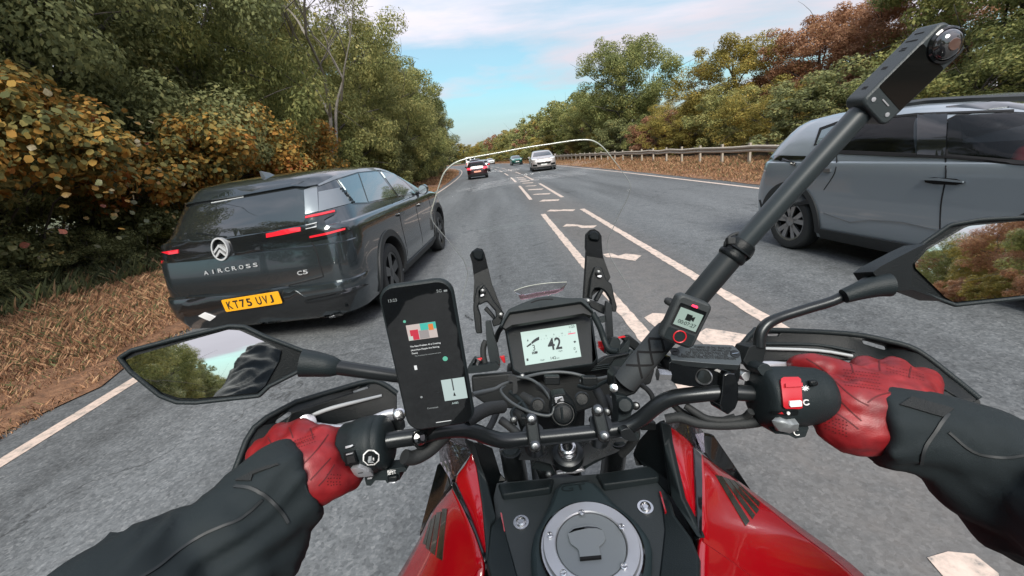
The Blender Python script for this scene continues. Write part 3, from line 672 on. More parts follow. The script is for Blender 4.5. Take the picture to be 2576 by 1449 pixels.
# understorey of the left wood
for k, (x, y, h, r, c) in enumerate(((-9.0, 12.0, 3.8, 2.4, 'teal'), (-8.7, 16.0, 3.6, 2.4, 'green'), (-8.4, 20.0, 4.0, 2.4, 'green'), (-7.9, 25.0, 4.0, 2.3, 'willow'), (-7.7, 30.0, 4.0, 2.2, 'teal'), (-7.6, 35.5, 4.0, 2.2, 'green'),
                                     (-7.7, 41.5, 4.2, 2.2, 'teal'), (-8.0, 48.0, 4.2, 2.3, 'teal'), (-8.6, 55.0, 4.2, 2.4, 'green'))):
    tree('shrub', f'{CN[c]} shrub under the left wood edge, {ORD[k]} from the near end', 'bush' if k % 2 else 'bush2', x, y, h, r, c, 'shrubs along the left verge', cat='shrub', z=gz(x, y) - 0.1)
# behind the rider (seen in the mirrors and in the paint)
for k in range(9):
    y = -6 - 9 * k
    tree('broadleaf_tree', 'roadside tree behind the rider seen only in the mirrors', ('round', 'skirt')[k % 2], -9.8, y, 10.5, 4.5, ('green', 'willow', 'teal')[k % 3], 'trees behind the rider')
    tree('broadleaf_tree', 'roadside tree behind the rider seen only in the mirrors', ('skirt', 'round')[k % 2], 16.0, y + 3, 8.5, 4.2, ('olive', 'green', 'rust')[k % 3], 'trees behind the rider')
    tree('shrub', 'bushy shrub behind the rider seen only in the mirrors', 'bush', 12.6, y + 6, 3.4, 2.4, ('rust', 'olive')[k % 2], 'shrubs behind the rider', cat='shrub')
for k in range(15):
    y = -86 - 13 * k
    tree('broadleaf_tree', 'roadside tree behind the rider seen only in the mirrors', 'skirt' if k % 2 else 'far', -9.4, y, 9.5, 4.6, ('green', 'teal', 'willow')[k % 3], 'trees behind the rider')
    tree('broadleaf_tree', 'roadside tree behind the rider seen only in the mirrors', 'far', 13.5, y, 8.5, 4.6, ('olive', 'green')[k % 2], 'trees behind the rider')
for k in range(8): tree('broadleaf_tree', 'roadside tree behind the rider seen only in the mirrors', 'far', -12 + 6 * k, -300 - 6 * (k % 3), 9, 5, ('green', 'teal')[k % 2], 'trees behind the rider')
# right side
tree('broadleaf_tree', 'large round green tree left of the olive one on the right', 'round', 13.5, 45, 10.9, 4.9, 'green', GR, 0.4)
tree('broadleaf_tree', 'lower green tree leaning out left of the large round tree', 'round2', 12.2, 55, 8.0, 4.2, 'green', GR, 2.0)
tree('broadleaf_tree', 'broad olive tree behind the left end of the near guardrail', 'skirt', 16.0, 29.0, 7.0, 3.9, 'olive', GR, 1.0)
tree('broadleaf_tree', 'olive tree between the large round tree and the broad one', 'skirt2', 17.2, 37, 5.0, 3.4, 'olive', GR, 4.0)
tree('broadleaf_tree', 'rust brown tree behind the selfie stick', 'skirt', 18.6, 25.0, 7.2, 3.8, 'rust', GR, 2.6)
tree('broadleaf_tree', 'rust brown tree left of the panoramic camera', 'skirt2', 20.0, 22.0, 7.1, 3.9, 'rust', GR, 0.9)
tree('broadleaf_tree', 'tall green tree at the upper right corner', 'skirt', 19.0, 16.0, 10.2, 4.5, 'green', GR, 3.1)
tree('broadleaf_tree', 'dark green tree above the roof of the grey car on the right', 'skirt', 17.5, 9.0, 8.0, 4.4, 'teal', GR, 5.2)
tree('broadleaf_tree', 'green tree hidden behind the grey car on the right', 'round2', 16.5, 0.0, 9.0, 4.2, 'green', GR, 5.2)
for k, (x, y, h) in enumerate(((26, 10, 9), (28, 18, 8), (27, 30, 5.0), (25, 40, 4.2), (24, 50, 5), (20, 62, 7.5), (17, 74, 8))):
    tree('broadleaf_tree', f"{CN[('green', 'olive')[k % 2]]} tree in the right back row, {ORD[k]} from us", 'round2', x, y, h, 5, ('green', 'olive')[k % 2], 'second row trees of the right wood')
for k in range(13):
    y = 64 + 8.5 * k
    tree('broadleaf_tree', f"distant {CN[('green', 'willow', 'olive', 'green', 'rust')[k % 5]]} tree right of the bend, {ORD[k]} past the big one", 'far' if k % 2 else 'far2', cen(y) + 13.2 + (k % 3) * 0.8, y, 8.4 - 0.07 * k + 0.7 * (k % 2), 4.4, ('green', 'willow', 'olive', 'green', 'rust')[k % 5], 'distant trees at the right of the bend')
for k in range(15):
    y = 3.5 + 4.4 * k
    tree('shrub', f"{CN[('olive', 'rust', 'green', 'teal', 'olive', 'willow')[k % 6]]} shrub behind the guardrail, {ORD[k]} from the near end", 'bush' if k % 2 else 'bush2', cen(y) + 12.9 + 0.5 * (k % 3), y, 3.0 + 0.5 * (k % 4 == 1), 2.5, ('olive', 'rust', 'green', 'teal', 'olive', 'willow')[k % 6], 'shrubs behind the guardrail', cat='shrub', z=0.2)
for k in range(16):
    y = 68 + 7 * k
    tree('shrub', f"distant {CN[('olive', 'willow', 'green')[k % 3]]} shrub at the outer side of the bend, {ORD[k]} along", 'far2', cen(y) + 11.0, y, 3.6, 3.2, ('olive', 'willow', 'green')[k % 3], 'distant shrubs beside the bend', cat='shrub')
for k in range(26):
    y = 185 + 7 * k; x = cen(y) - 40 + 9 * (k % 9)
    tree('broadleaf_tree', 'far off tree closing the view down the road', 'far', x + 30, y + 40, 9 + (k % 3), 6.5, ('green', 'teal', 'olive')[k % 3], 'far trees closing the view')
# pale bare branched tree on the left
bt = thing('bare_branched_tree', 'pale branched tree with thin foliage against the dark wood on the left', 'tree', (-6.9, 19.0, 0))
g_ = np.random.default_rng(5)
mb = MB()
def limb(p, d, ln, r, lv):
    mid = p + d * ln * 0.5 + Vector(g_.standard_normal(3)) * ln * 0.06; e = p + d * ln
    mb.add(*tube_geo([p, mid, e], [r, r * .8, r * .55], 6 if lv < 2 else 4, True, 3))
    if lv >= 5: return
    for k in range(3 if lv < 3 else 2):
        q = (d + Vector(g_.standard_normal(3)) * 0.42 + Vector((0.05, -0.1, 0.12))).normalized(); limb(e if k else p + d * ln * .7, q, ln * g_.uniform(.6, .85), r * .58, lv + 1)
limb(Vector((-6.9, 19.0, -0.2)), Vector((0.06, -0.02, 1)).normalized(), 4.2, 0.13, 0)
mb.build('trunk', K['bark_pale'], bt, smooth=60)
C = np.array([[-6.9 + g_.normal(0, 1.2), 19 + g_.normal(0, 1.2), 9 + g_.normal(0, 1.2)] for _ in range(40)]) - np.array([-6.9, 19, 0])
cm = link('crown', leaf_mesh('thin crown', C, np.full(40, .5), 2600, 0.14, 3), L['willow'], bt); cm['kind'] = 'stuff'

# yellowing hazel hedge that leans over the left verge
hz = thing('hazel_shrub', 'big hazel shrub with yellow and rust leaves leaning over the left verge', 'shrub', (-9.0, 6.5, 0))
g_ = np.random.default_rng(21); Cs, Rs = [], []; stems = MB()
for k in range(230):
    y = g_.uniform(0.8, 19.0); z = 1.9 + 1.5 * g_.random() ** 1.2 + 0.35 * math.sin(y * 1.1); x = -6.6 - g_.uniform(0, 1.7) - 0.10 * (z - 2.3) ** 2 + 0.35 * math.sin(y * 1.9) + max(0, y - 10) * 0.03
    Cs.append((x + 9.0, y - 6.5, z)); Rs.append(g_.uniform(0.22, 0.55))
me = leaf_mesh('hazel leaves', Cs, Rs, 46000, 0.105, 22, aspect=0.86, shell=0.55, flat=0.6, hexa=True); o = link('foliage', me, L['hazel'], hz); o['kind'] = 'stuff'
for k in range(0, 230, 3):
    c = Vector(Cs[k]); b0 = Vector((0.0 + g_.uniform(-.8, .6) - 0.4, c.y * 0.75 + g_.uniform(-.5, .5), 0.0)); m_ = b0.lerp(c, .6) + Vector((-.3, 0, .5))
    stems.add(*tube_geo([b0, m_, c], [0.028, 0.018, 0.005], 5, True, 3))
st = stems.build('stem', K['bark'], hz, world=False, smooth=60)
# the 300 leaves that show largest are leaves of their own
def hazel_leaf(seed):
    r = np.random.default_rng(seed); n = 9; V = [(0, 0, 0)]; out = []
    for i in range(n + 1):
        t = i / n; w = math.sin(math.pi * t ** 0.8) * 0.43 * (1 + 0.06 * r.standard_normal()); out.append((t, w))
    V = []; F = []
    for t, w in out:
        zc = -0.10 * t * t; V += [(t - .5, w, zc - 0.10 * w), (t - .5, 0, zc + 0.02), (t - .5, -w, zc - 0.10 * w)]
    for i in range(n):
        for k in range(2): F.append((i * 3 + k, i * 3 + k + 1, i * 3 + 4 + k, i * 3 + 3 + k))
    me = bpy.data.meshes.new('leaf'); me.from_pydata(V, [], F); me.update(); me.polygons.foreach_set('use_smooth', [True] * len(me.polygons)); return me
def single(name, c, rough=0.45):
    m, nd, lk, p = newmat(name); t = nd.new('ShaderNodeTexCoord'); n = nd.new('ShaderNodeTexNoise'); n.inputs['Scale'].default_value = 4; lk.new(t.outputs['Object'], n.inputs['Vector'])
    r = ramp(nd, [(0.35, [q * 0.75 for q in c]), (0.65, [min(1, q * 1.25) for q in c])]); lk.new(n.outputs['Fac'], r.inputs[0]); lk.new(r.outputs[0], p.inputs['Base Color']); p.inputs['Roughness'].default_value = rough
    tr = nd.new('ShaderNodeBsdfTranslucent'); lk.new(r.outputs[0], tr.inputs['Color']); mx = nd.new('ShaderNodeMixShader'); mx.inputs[0].default_value = 0.3
    lk.new(p.outputs[0], mx.inputs[1]); lk.new(tr.outputs[0], mx.inputs[2]); lk.new(mx.outputs[0], nd['Material Output'].inputs['Surface']); return m
LM = [hazel_leaf(k) for k in range(4)]
LC = [single('leaf colour', c) for c in ((0.30, 0.19, 0.06), (0.36, 0.20, 0.05), (0.13, 0.13, 0.055), (0.19, 0.20, 0.10), (0.33, 0.10, 0.055), (0.32, 0.27, 0.16), (0.10, 0.115, 0.06))]
for me in LM: me.materials.append(LC[0])
for k in range(300):
    y = g_.uniform(1.8, 10.0); low = g_.random() < 0.45
    z = g_.uniform(0.9, 2.0) if low else g_.uniform(1.8, 3.4); x = -6.5 - g_.uniform(0, 0.9) - 0.10 * (z - 2.4) ** 2 + 0.2 * math.sin(y * 1.9)
    o = bpy.data.objects.new('leaf', LM[k % 4]); COL.objects.link(o); o.parent = hz
    o.location = (x + 9.0, y - 6.5, z); s = g_.uniform(0.08, 0.125); o.scale = (s, s, s)
    q = Vector((0.55 + g_.normal(0, .45), -0.25 + g_.normal(0, .4), 0.75 + g_.normal(0, .4))).to_track_quat('Z', 'Y'); o.rotation_mode = 'QUATERNION'; o.rotation_quaternion = q @ Quaternion((0, 0, 1), g_.uniform(0, 6.28))
    o.material_slots[0].link = 'OBJECT'; o.material_slots[0].material = LC[int(g_.choice(7, p=(.2, .16, .2, .14, .07, .11, .12)))]
# drooping willow like boughs at the left edge and low ivy under the hazel
gs = thing('drooping_shrub', 'grey green shrub with drooping leaves at the left edge of the verge', 'shrub', (-8.3, 4.6, 0))
Cs = [(g_.normal(0.2, .4), g_.uniform(-2.2, 0.9), g_.uniform(0.7, 2.6)) for _ in range(60)]
o = link('foliage', leaf_mesh('drooping leaves', Cs, np.full(60, .33), 9000, 0.13, 31, aspect=0.32, droop=1.4, hexa=True), L['teal'], gs); o['kind'] = 'stuff'
mb = MB()
for k in range(0, 60, 4): mb.add(*tube_geo([(-.5, Cs[k][1] * .4, 0), (-.3, Cs[k][1] * .8, Cs[k][2] + .2), Cs[k]], [.03, .02, .006], 5, True, 3))
mb.build('stem', K['bark'], gs, world=False, smooth=60)
for k, (x, y, h, r, c) in enumerate(((-9.3, 3.5, 2.6, 1.9, 'teal'), (-9.2, 6.8, 2.6, 1.9, 'teal'), (-9.0, 9.6, 2.8, 1.9, 'teal'), (-8.2, 8.4, 1.0, 0.9, 'teal'), (-8.1, 6.4, 0.8, 0.8, 'teal'), (-8.0, 10.5, 1.0, 0.9, 'green'))):
    tree('shrub', f'{"tall" if h > 2 else "low"} {CN[c]} shrub in the shade under the yellowing hazel, {ORD[k]} of six', 'bush2', x, y, h, r, c, 'dark shrubs under the hazel', cat='shrub', z=0.1)

# ------------------------------------------------------------------ guardrail
K['galv'] = mat('weathered galvanised steel', (0.42, 0.37, 0.305), 0.55, metal=0.15, var=0.25, vscale=1.2, bump=0.1, bscale=30)
gr = thing('guardrail', 'weathered steel crash barrier on posts along the right verge', 'guardrail', (9.75, 20, 0))
prof = [(0, .25), (-.045, .225), (-.05, .185), (-.05, .17), (0, .14), (0, .11), (-.05, .08), (-.05, .065), (-.045, .025), (0, 0)]
ysr = list(np.arange(-40, 130, 1.6)); V, F = [], []; m_ = len(prof)
for y in ysr:
    for dx, dz in prof: V.append((9.72 + cen(y) + dx, y, 0.50 + bank(9.7, y) + dz))
for j in range(len(ysr) - 1):
    for i in range(m_ - 1): F.append((j * m_ + i, (j + 1) * m_ + i, (j + 1) * m_ + i + 1, j * m_ + i + 1))
o = mk('beam', V, F, K['galv'], gr, True, 30); solid(o, 0.006)
for k in range(42):
    y = 4.3 + 2.05 * k; p0 = Vector((9.84 + cen(y), y, 0))
    if k == 0: pm = mk('post', *box_geo((0, 0, 0.4), (0.04, 0, 0), (0, 0.06, 0), (0, 0, 0.55)), K['galv'], gr, False); post0 = pm
    else: pm = post0.copy(); COL.objects.link(pm)
    pm.location = p0 - Vector((9.75, 20, 0))
# ------------------------------------------------------------------ cars
def ring(z, yr, yf, hw, cr=(0.33, 0.40), cf=(0.40, 0.55), br=0.05, bf=0.12, ne=6, nc=8, nsd=26):
    P = []
    hw_r, hw_f = hw - cr[0], hw - cf[0]
    def yR(x): return yr + br * (x / hw) ** 2
    def yF(x): return yf - bf * (x / hw) ** 2
    for i in range(ne): x = hw_r * i / ne; P.append((x, yR(x)))
    y0, y1 = yR(hw_r), yF(hw_f)
    for i in range(nc):
        a = math.pi / 2 * i / nc; P.append((hw_r + cr[0] * math.sin(a), y0 + cr[1] * (1 - math.cos(a))))
    ya, yb = y0 + cr[1], y1 - cf[1]
    for i in range(nsd): t = i / nsd; P.append((hw * (1 - 0.012 * (2 * t - 1) ** 2 + .012), ya + (yb - ya) * t))
    for i in range(nc):
        a = math.pi / 2 * i / nc; P.append((hw_f + cf[0] * math.cos(a), yb + cf[1] * math.sin(a)))
    for i in range(ne + 1): x = hw_f * (1 - i / ne); P.append((x, yF(x)))
    full_ = P + [(-x, y) for x, y in P[-2:0:-1]]
    return [(x, y, z) for x, y in full_]
def body_geo(slices):
    V, F = [], []; R = [ring(*s[:4], **(s[4] if len(s) > 4 else {})) for s in slices]; n = len(R[0])
    for r in R: V += r
    for j in range(len(R) - 1):
        for i in range(n): F.append((j * n + i, j * n + (i + 1) % n, (j + 1) * n + (i + 1) % n, (j + 1) * n + i))
    F.append(tuple(range(n - 1, -1, -1))); F.append(tuple((len(R) - 1) * n + i for i in range(n)))
    return V, F
def make_body(root, slices, paint, wheels, ra, hw, name='body'):
    V, F = body_geo(slices); o = mk(name, V, F, [paint, K['void']], root, False)
    mb = MB()
    for (wy, wz) in wheels:
        for s in (-1, 1): mb.add(*lathe_geo([(-0.36, ra), (0.4, ra)], (s * hw, wy, wz), (s, 0, 0), 40))
    cut = mb.build('cutter', K['void'], None); cut.matrix_world = ROOTM[root.name]
    bpy.context.view_layer.update()
    b = o.modifiers.new('arches', 'BOOLEAN'); b.object = cut; b.operation = 'DIFFERENCE'; b.solver = 'EXACT'
    dg = bpy.context.evaluated_depsgraph_get(); me = bpy.data.meshes.new_from_object(o.evaluated_get(dg)); old = o.data
    o.modifiers.clear(); o.data = me; bpy.data.meshes.remove(old); bpy.data.objects.remove(cut)
    if len(me.materials) < 2: me.materials.append(K['void'])
    for p in me.polygons:
        c = p.center; inn = False
        for wy, wz in wheels:
            d = math.hypot(c.y - wy, c.z - wz)
            if d < ra * 1.01 and abs(c.x) < hw + 0.05 and (abs(abs(c.x) - (hw - 0.36)) < 0.01 or abs(p.normal.x) < 0.35 and d > ra * 0.9): inn = True
        p.material_index = 1 if inn else 0
    smooth_obj(o, 28); return o
def wheel(root, loc, side, r, w, rim, spokes=5, spoke_w=0.20, style=0):
    we = bpy.data.objects.new('wheel', None); COL.objects.link(we); we.parent = root; we.location = loc; we.empty_display_size = .1
    s = side
    ty = mk('tyre', *lathe_geo([(-w / 2, r * .66), (-w / 2, r * .9), (-w * .38, r * .985), (-w * .15, r), (w * .15, r), (w * .38, r * .985), (w * .48, r * .93), (w / 2, r * .82), (w / 2 * .92, r * .70), (w * .3, r * .66)], (0, 0, 0), (s, 0, 0), 44, False), K['tyre'], None, True, 40); ty.parent = we
    mb = MB(); mb.add(*lathe_geo([(w * .40, r * .70), (w * .44, r * .69), (w * .40, r * .63), (w * .1, r * .62), (-w * .2, r * .62)], (0, 0, 0), (s, 0, 0), 40, False))
    mb.add(*lathe_geo([(w * .25, r * .19), (w * .36, r * .17), (w * .38, r * .08), (w * .38, 0.004)], (0, 0, 0), (s, 0, 0), 20, False))
    for k in range(spokes):
        a = 2 * math.pi * k / spokes + 0.3; u = Vector((0, math.cos(a), math.sin(a))); v = Vector((0, -math.sin(a), math.cos(a))); n = Vector((s, 0, 0))
        for fork in ((-1, 1) if style else (0,)):
            e = u * r * .65 + v * fork * r * .17; b0 = u * r * .13; hw_ = r * spoke_w * (0.42 if style else 0.5)
            q = [b0 + v * hw_ * .75 + n * w * .36, e + v * hw_ + n * w * .40, e - v * hw_ + n * w * .40, b0 - v * hw_ * .75 + n * w * .36]
            mb.add(q + [x - n * w * .14 for x in q], [(0, 1, 2, 3), (4, 7, 6, 5), (0, 4, 5, 1), (1, 5, 6, 2), (2, 6, 7, 3), (3, 7, 4, 0)])
    ri = mb.build('rim', rim, None); smooth_obj(ri, 35); ri.parent = we
    di = mk('brake_disc', *lathe_geo([(-w * .05, r * .5), (0, r * .5), (0, r * .1)], (0, 0, 0), (s, 0, 0), 24, True), K['void'], None); di.parent = we
    return we
def side_cast(bvh, root, s):
    m = ROOTM[root.name]; d = (m.to_3x3() @ Vector((-s, 0, 0)))
    def f(y, z):
        h = bvh.ray_cast(m @ Vector((s * 3, y, z)), d)
        if h[0] is None: h = bvh.find_nearest(m @ Vector((s * .8, y, z)))
        n = h[1]; n = -n if n.dot(d) > 0 else n
        return h[0], n
    return f
def end_cast(bvh, root, s):
    """s=-1 looks at the rear end, +1 at the front"""
    m = ROOTM[root.name]; d = (m.to_3x3() @ Vector((0, -s, 0)))
    def f(x, z):
        h = bvh.ray_cast(m @ Vector((x, 2.4 + s * 8, z)), d)
        if h[0] is None: h = bvh.find_nearest(m @ Vector((x, 2.4 + s * 2.4, z)))
        n = h[1]; n = -n if n.dot(d) > 0 else n
        return h[0], n
    return f
def arch_ring(root, cast, wy, wz, r0, r1, mat_, name='arch_cladding', a0=-0.15, a1=math.pi + 0.15):
    n = 22; out = [(wy + math.cos(a0 + (a1 - a0) * i / n) * r1, wz + math.sin(a0 + (a1 - a0) * i / n) * r1) for i in range(n + 1)]
    inn = [(wy + math.cos(a0 + (a1 - a0) * i / n) * r0, wz + math.sin(a0 + (a1 - a0) * i / n) * r0) for i in range(n, -1, -1)]
    return project(name, [p for p in out + inn if p[1] > 0.2], cast, mat_, root, 0.07, 0.018, 0.03)

# --- 1: graphite car being overtaken on the left
car1 = thing('car', 'graphite grey sport utility car just ahead on the left with yellow rear plate', 'car', (-2.56, 4.0, 0), math.radians(-4.0))
HWC = 1.06
GH = lambda a, b: dict(cf=(a, b))
CB = dict(cr=(.24, .34))
SL = [(.20, .16, 4.82, .93, CB), (.26, .03, 4.90, 1.0, CB), (.40, -.035, 4.94, 1.045, CB), (.55, -.045, 4.96, 1.06, CB), (.60, -.03, 4.96, 1.06, CB), (.612, .012, 4.96, 1.06, CB), (.70, .01, 4.95, 1.06, CB), (.85, .025, 4.92, 1.055, CB), (.97, .045, 4.86, 1.05, CB), (.98, .068, 4.86, 1.05, CB), (1.06, .08, 4.75, 1.045, CB), (1.115, .09, 4.45, 1.035, CB),
      (1.145, .10, 4.2, 1.012, CB), (1.155, .11, 4.05, .975, CB), (1.21, .13, 3.78, .955, GH(.3, .35)), (1.32, .19, 3.52, .905, GH(.28, .34)), (1.45, .27, 3.20, .845, GH(.25, .34)), (1.53, .33, 2.98, .80, GH(.24, .34)), (1.585, .37, 2.80, .77, GH(.24, .34)), (1.63, .45, 2.60, .73, GH(.24, .34)), (1.67, .70, 2.32, .64, GH(.24, .34)), (1.69, 1.0, 1.98, .46), (1.695, 1.25, 1.75, .25)]
bd = make_body(car1, SL, K['paint_c'], ((1.12, .37), (4.08, .37)), .45, HWC); B5 = bvh_of(bd)
ec = eye_cast(B5, 4.3)
def on5(name, pts, m_, off=.006, thick=.01, step=14, conv=c1, rnd=0.0):
    q = qs(conv, pts); q = r2(q, rnd) if rnd else q
    return project(name, q, ec, m_, car1, step, off, thick)
on5('rear_window', [(325, 462), (700, 396), (1215, 312), (1262, 330), (1284, 372), (1296, 500), (1298, 586), (1000, 640), (700, 688), (450, 712), (228, 706), (250, 650)], K['rearglass'], rnd=0.12)
K['band'] = mat('piano black band', (0.008, 0.009, 0.010), 0.12, coat=0.8, rvar=0.05, vscale=8)
on5('light_band', [(222, 716), (450, 722), (700, 698), (1000, 650), (1298, 596), (1340, 590), (1345, 712), (1180, 748), (1000, 780), (740, 828), (480, 862), (212, 884), (196, 800), (200, 740)], K['band'])
on5('spoiler', [(318, 458), (500, 420), (800, 372), (1215, 300), (1390, 286), (1388, 300), (1300, 316), (1215, 310), (800, 384), (500, 430), (335, 468)], K['paint_c'], .03, .03)
on5('light_housing', [(1300, 524), (1420, 496), (1526, 477), (1534, 492), (1512, 516), (1440, 556), (1458, 606), (1530, 618), (1622, 602), (1630, 628), (1600, 650), (1450, 694), (1345, 714), (1330, 600), (1302, 580)], K['band'], .012, .02, 10)
on5('tail_light', [(1304, 530), (1420, 506), (1515, 485), (1517, 498), (1420, 522), (1304, 545)], K['lamp_red'], .02, .01, 10)
on5('tail_light', [(1336, 676), (1460, 650), (1592, 616), (1594, 630), (1470, 664), (1338, 690)], K['lamp_red'], .02, .01, 10)
for k in range(3): on5('light_slat', [(1308, 592 + k * 14), (1390, 576 + k * 14), (1390, 582 + k * 14), (1308, 598 + k * 14)], K['greyprint'], .02, .004, 12)
on5('tail_light', [(1008, 658), (1120, 638), (1266, 610), (1266, 640), (1120, 668), (1010, 688)], K['lamp_red'], .016, .01)
on5('tail_light', [(203, 798), (280, 786), (346, 776), (346, 804), (280, 814), (205, 822)], K['lamp_red'], .016, .01)
on5('tail_light', [(152, 734), (196, 728), (198, 744), (154, 748)], K['lamp_red'], .012, .01)
on5('tail_light', [(174, 872), (218, 866), (220, 880), (178, 882)], K['lamp_red'], .012, .01)
# rear bumper and plate
on5('lower_bumper', [(372, 1236), (345, 1256), (400, 1140), (690, 1138), (930, 1106), (1172, 1052), (1300, 1134), (1500, 1100), (1752, 1034), (1690, 1085), (1650, 1170), (1600, 1290), (1500, 1318), (1320, 1342), (900, 1366), (600, 1382), (435, 1388)], mat('bumper gloss black', (0.010, 0.011, 0.012), 0.16, coat=0.6, rvar=.06, vscale=6), .01, .012, 18)
on5('bumper_edge', [(1300, 1160), (1450, 1128), (1610, 1088), (1760, 1036), (1700, 1072), (1590, 1108), (1450, 1146), (1304, 1168)], K['gloss'], .03, .02, 14)
on5('rear_reflector', [(500, 1272), (545, 1246), (626, 1276), (586, 1306)], mat('reflector', (0.75, 0.75, 0.75), 0.25), .02, .01, 14)
on5('fog_light', [(1405, 1292), (1470, 1272), (1560, 1250), (1582, 1256), (1560, 1272), (1470, 1296)], K['gloss'], .02, .01, 12)
on5('fog_light', [(1476, 1272), (1520, 1262), (1528, 1270), (1484, 1282)], K['lamp_white'], .026, .01, 12)
on5('parking_sensor', r2([(1598, 1180), (1618, 1178), (1618, 1198), (1598, 1198)], .4, 3), K['plastic'], .018, .008, 12)
def hit5(x, y): return ec(*c1(x, y))
pa, pb, pc = hit5(700, 1236)[0], hit5(1136, 1168)[0], hit5(905, 1160)
pn = (pc[1] + Vector((math.sin(math.radians(-4)) * -0, -1.2, 0))).normalized()
u_ = (pb - pa).normalized(); pn = (pn - u_ * pn.dot(u_)).normalized(); v_ = pn.cross(u_) ; v_ = v_ if v_.z > 0 else -v_
cpl = D(c1(907, 1163), 1.0) - CP; cpl = CP + cpl * ((pc[0] - CP).length / cpl.length) + pn * .03
PW, PH = .60, .128
pq = [cpl + u_ * sx * PW / 2 + v_ * sy * PH / 2 for sx, sy in ((-1, -1), (1, -1), (1, 1), (-1, 1))]
pl_ = plate('number_plate', rounded(pq, .12), .008, K['yellow'], car1, .002)
xq = -.258
for ch in 'KT75 UVJ':
    if ch == ' ': xq += .034; continue
    w_ = .040 if ch == 'J' else .052; text_on('lettering', ch, cpl + u_ * xq - v_ * .041, cpl + u_ * (xq + w_) - v_ * .041, pn, K['darkprint'], pl_, .001, .001, .082, 0.022); xq += w_ + .0165
K['badge'] = mat('satin badge', (.50, .51, .52), .35, metal=.3)
def letters5(s, a, b, h, m_=K['badge']):
    P = [hit5(a[0] + (b[0] - a[0]) * k / max(1, len(s) - 1), a[1] + (b[1] - a[1]) * k / max(1, len(s) - 1)) for k in range(len(s))]
    w = h * 1.15; grp = MB()
    for ch, (p, n) in zip(s, P):
        u = Vector((0, 0, 1)).cross(n).normalized(); 
        me = text_mesh(ch, 1.0, .5, .01); xs = [q.co.x for q in me.vertices]; yy = [q.co.y for q in me.vertices]; v = n.cross(u); kx = (w if ch != 'I' else w * .22) / (max(xs) - min(xs)); ky = h / (max(yy) - min(yy))
        grp.add([p + u * ((q.co.x - (max(xs) + min(xs)) / 2) * kx) + v * ((q.co.y - min(yy)) * ky) + n * (.010 + (q.co.z + .5) * .004) for q in me.vertices], [tuple(f.vertices) for f in me.polygons]); bpy.data.meshes.remove(me)
    return grp.build('lettering', m_, car1)
letters5('AIRCROSS', (560, 966), (930, 906), .040); letters5('C5', (1264, 968), (1306, 960), .042)
# emblem: ring with two rising chevrons
ep, en = hit5(672, 772); eu = Vector((0, 0, 1)).cross(en).normalized(); ev = en.cross(eu); ER = .098
def epl(x, y, d=.040): return ep + eu * x * ER + ev * y * ER + en * d
mb = MB(); n_ = 36
for (ra, rb, sy) in ((1.0, .86, 1.15),):
    o_ = [epl(math.cos(2 * math.pi * k / n_) * ra * .88, math.sin(2 * math.pi * k / n_) * ra * sy) for k in range(n_)]; i_ = [epl(math.cos(2 * math.pi * k / n_) * rb * .86, math.sin(2 * math.pi * k / n_) * rb * sy) for k in range(n_)]
    ob_ = [p - en * .042 for p in o_]
    mb.add(o_ + i_ + ob_, [(k, (k + 1) % n_, n_ + (k + 1) % n_, n_ + k) for k in range(n_)] + [(2 * n_ + k, 2 * n_ + (k + 1) % n_, (k + 1) % n_, k) for k in range(n_)])
for yo in (.0, -.50):
    q = [(-.66, -.28 + yo + .12), (0, .48 + yo), (.66, -.28 + yo + .12), (.66, -.50 + yo + .10), (0, .20 + yo), (-.66, -.50 + yo + .10)]
    q = [(x * (1 if yo == 0 else .9), y) for x, y in q]; mb.add([epl(*p) for p in q] + [epl(p[0], p[1], .006) for p in q], [(0, 1, 4, 5), (1, 2, 3, 4)] + [(k, k + 6, (k + 1) % 6 + 6, (k + 1) % 6) for k in range(6)])
mb.build('emblem', K['badge'], car1)
on5('brake_light', [(592, 424), (715, 402), (836, 380), (837, 386), (716, 409), (594, 431)], K['greyprint'], .010, .004)
# side
on5('window_surround', [(1532, 250), (1690, 198), (1850, 182), (1962, 202), (2050, 260), (2148, 358), (1992, 386), (1770, 432), (1658, 434)], K['gloss'], .004, .01)
K['sideglass'] = mat('side glass', (0.16, 0.21, 0.22), 0.03, coat=1.0, spec=1.0, metal=0.7)
on5('side_window', [(1548, 252), (1690, 208), (1764, 424), (1668, 427)], K['sideglass'], .010, .008)
on5('side_window', [(1700, 205), (1842, 192), (1980, 374), (1772, 420)], K['sideglass'], .010, .008)
on5('side_window', [(1868, 193), (1950, 208), (2038, 266), (2126, 354), (1998, 374)], K['sideglass'], .010, .008)
K['satin_panel'] = mat('satin pillar panel', (0.20, 0.225, 0.245), 0.3, metal=0.5, coat=.4)
on5('pillar_panel', [(1396, 344), (1556, 312), (1640, 428), (1400, 492)], K['satin_panel'], .008, .01)
on5('pillar_panel', [(1290, 330), (1384, 296), (1398, 490), (1300, 514)], K['satin_panel'], .010, .012)
for k in range(7):
    t = k / 6; x, y = 1556 + 92 * t, 318 + 100 * t
    on5('vent_fin', [(x, y), (x + 14, y - 4), (x + 18, y + 4), (x + 4, y + 9)], K['plastic'], .016, .01, 12)
on5('roof_rail', [(1392, 290), (1520, 222), (1700, 172), (1860, 158), (1940, 178), (1960, 200), (1850, 180), (1690, 196), (1530, 246), (1400, 300)], K['satin_panel'], .008, .012)
on5('panoramic_roof', [(560, 402), (700, 340), (900, 285), (1200, 245), (1330, 238), (1230, 290), (800, 366)], K['glass'], .003, .006)
K['gap'] = mat('panel gap', (0.004, 0.004, 0.005), 0.9)
def line5(name, pts, w=.012, m_=None, off=.0035): return line_on(name, qs(c1, pts), ec, w, m_ or K['gap'], car1, off)
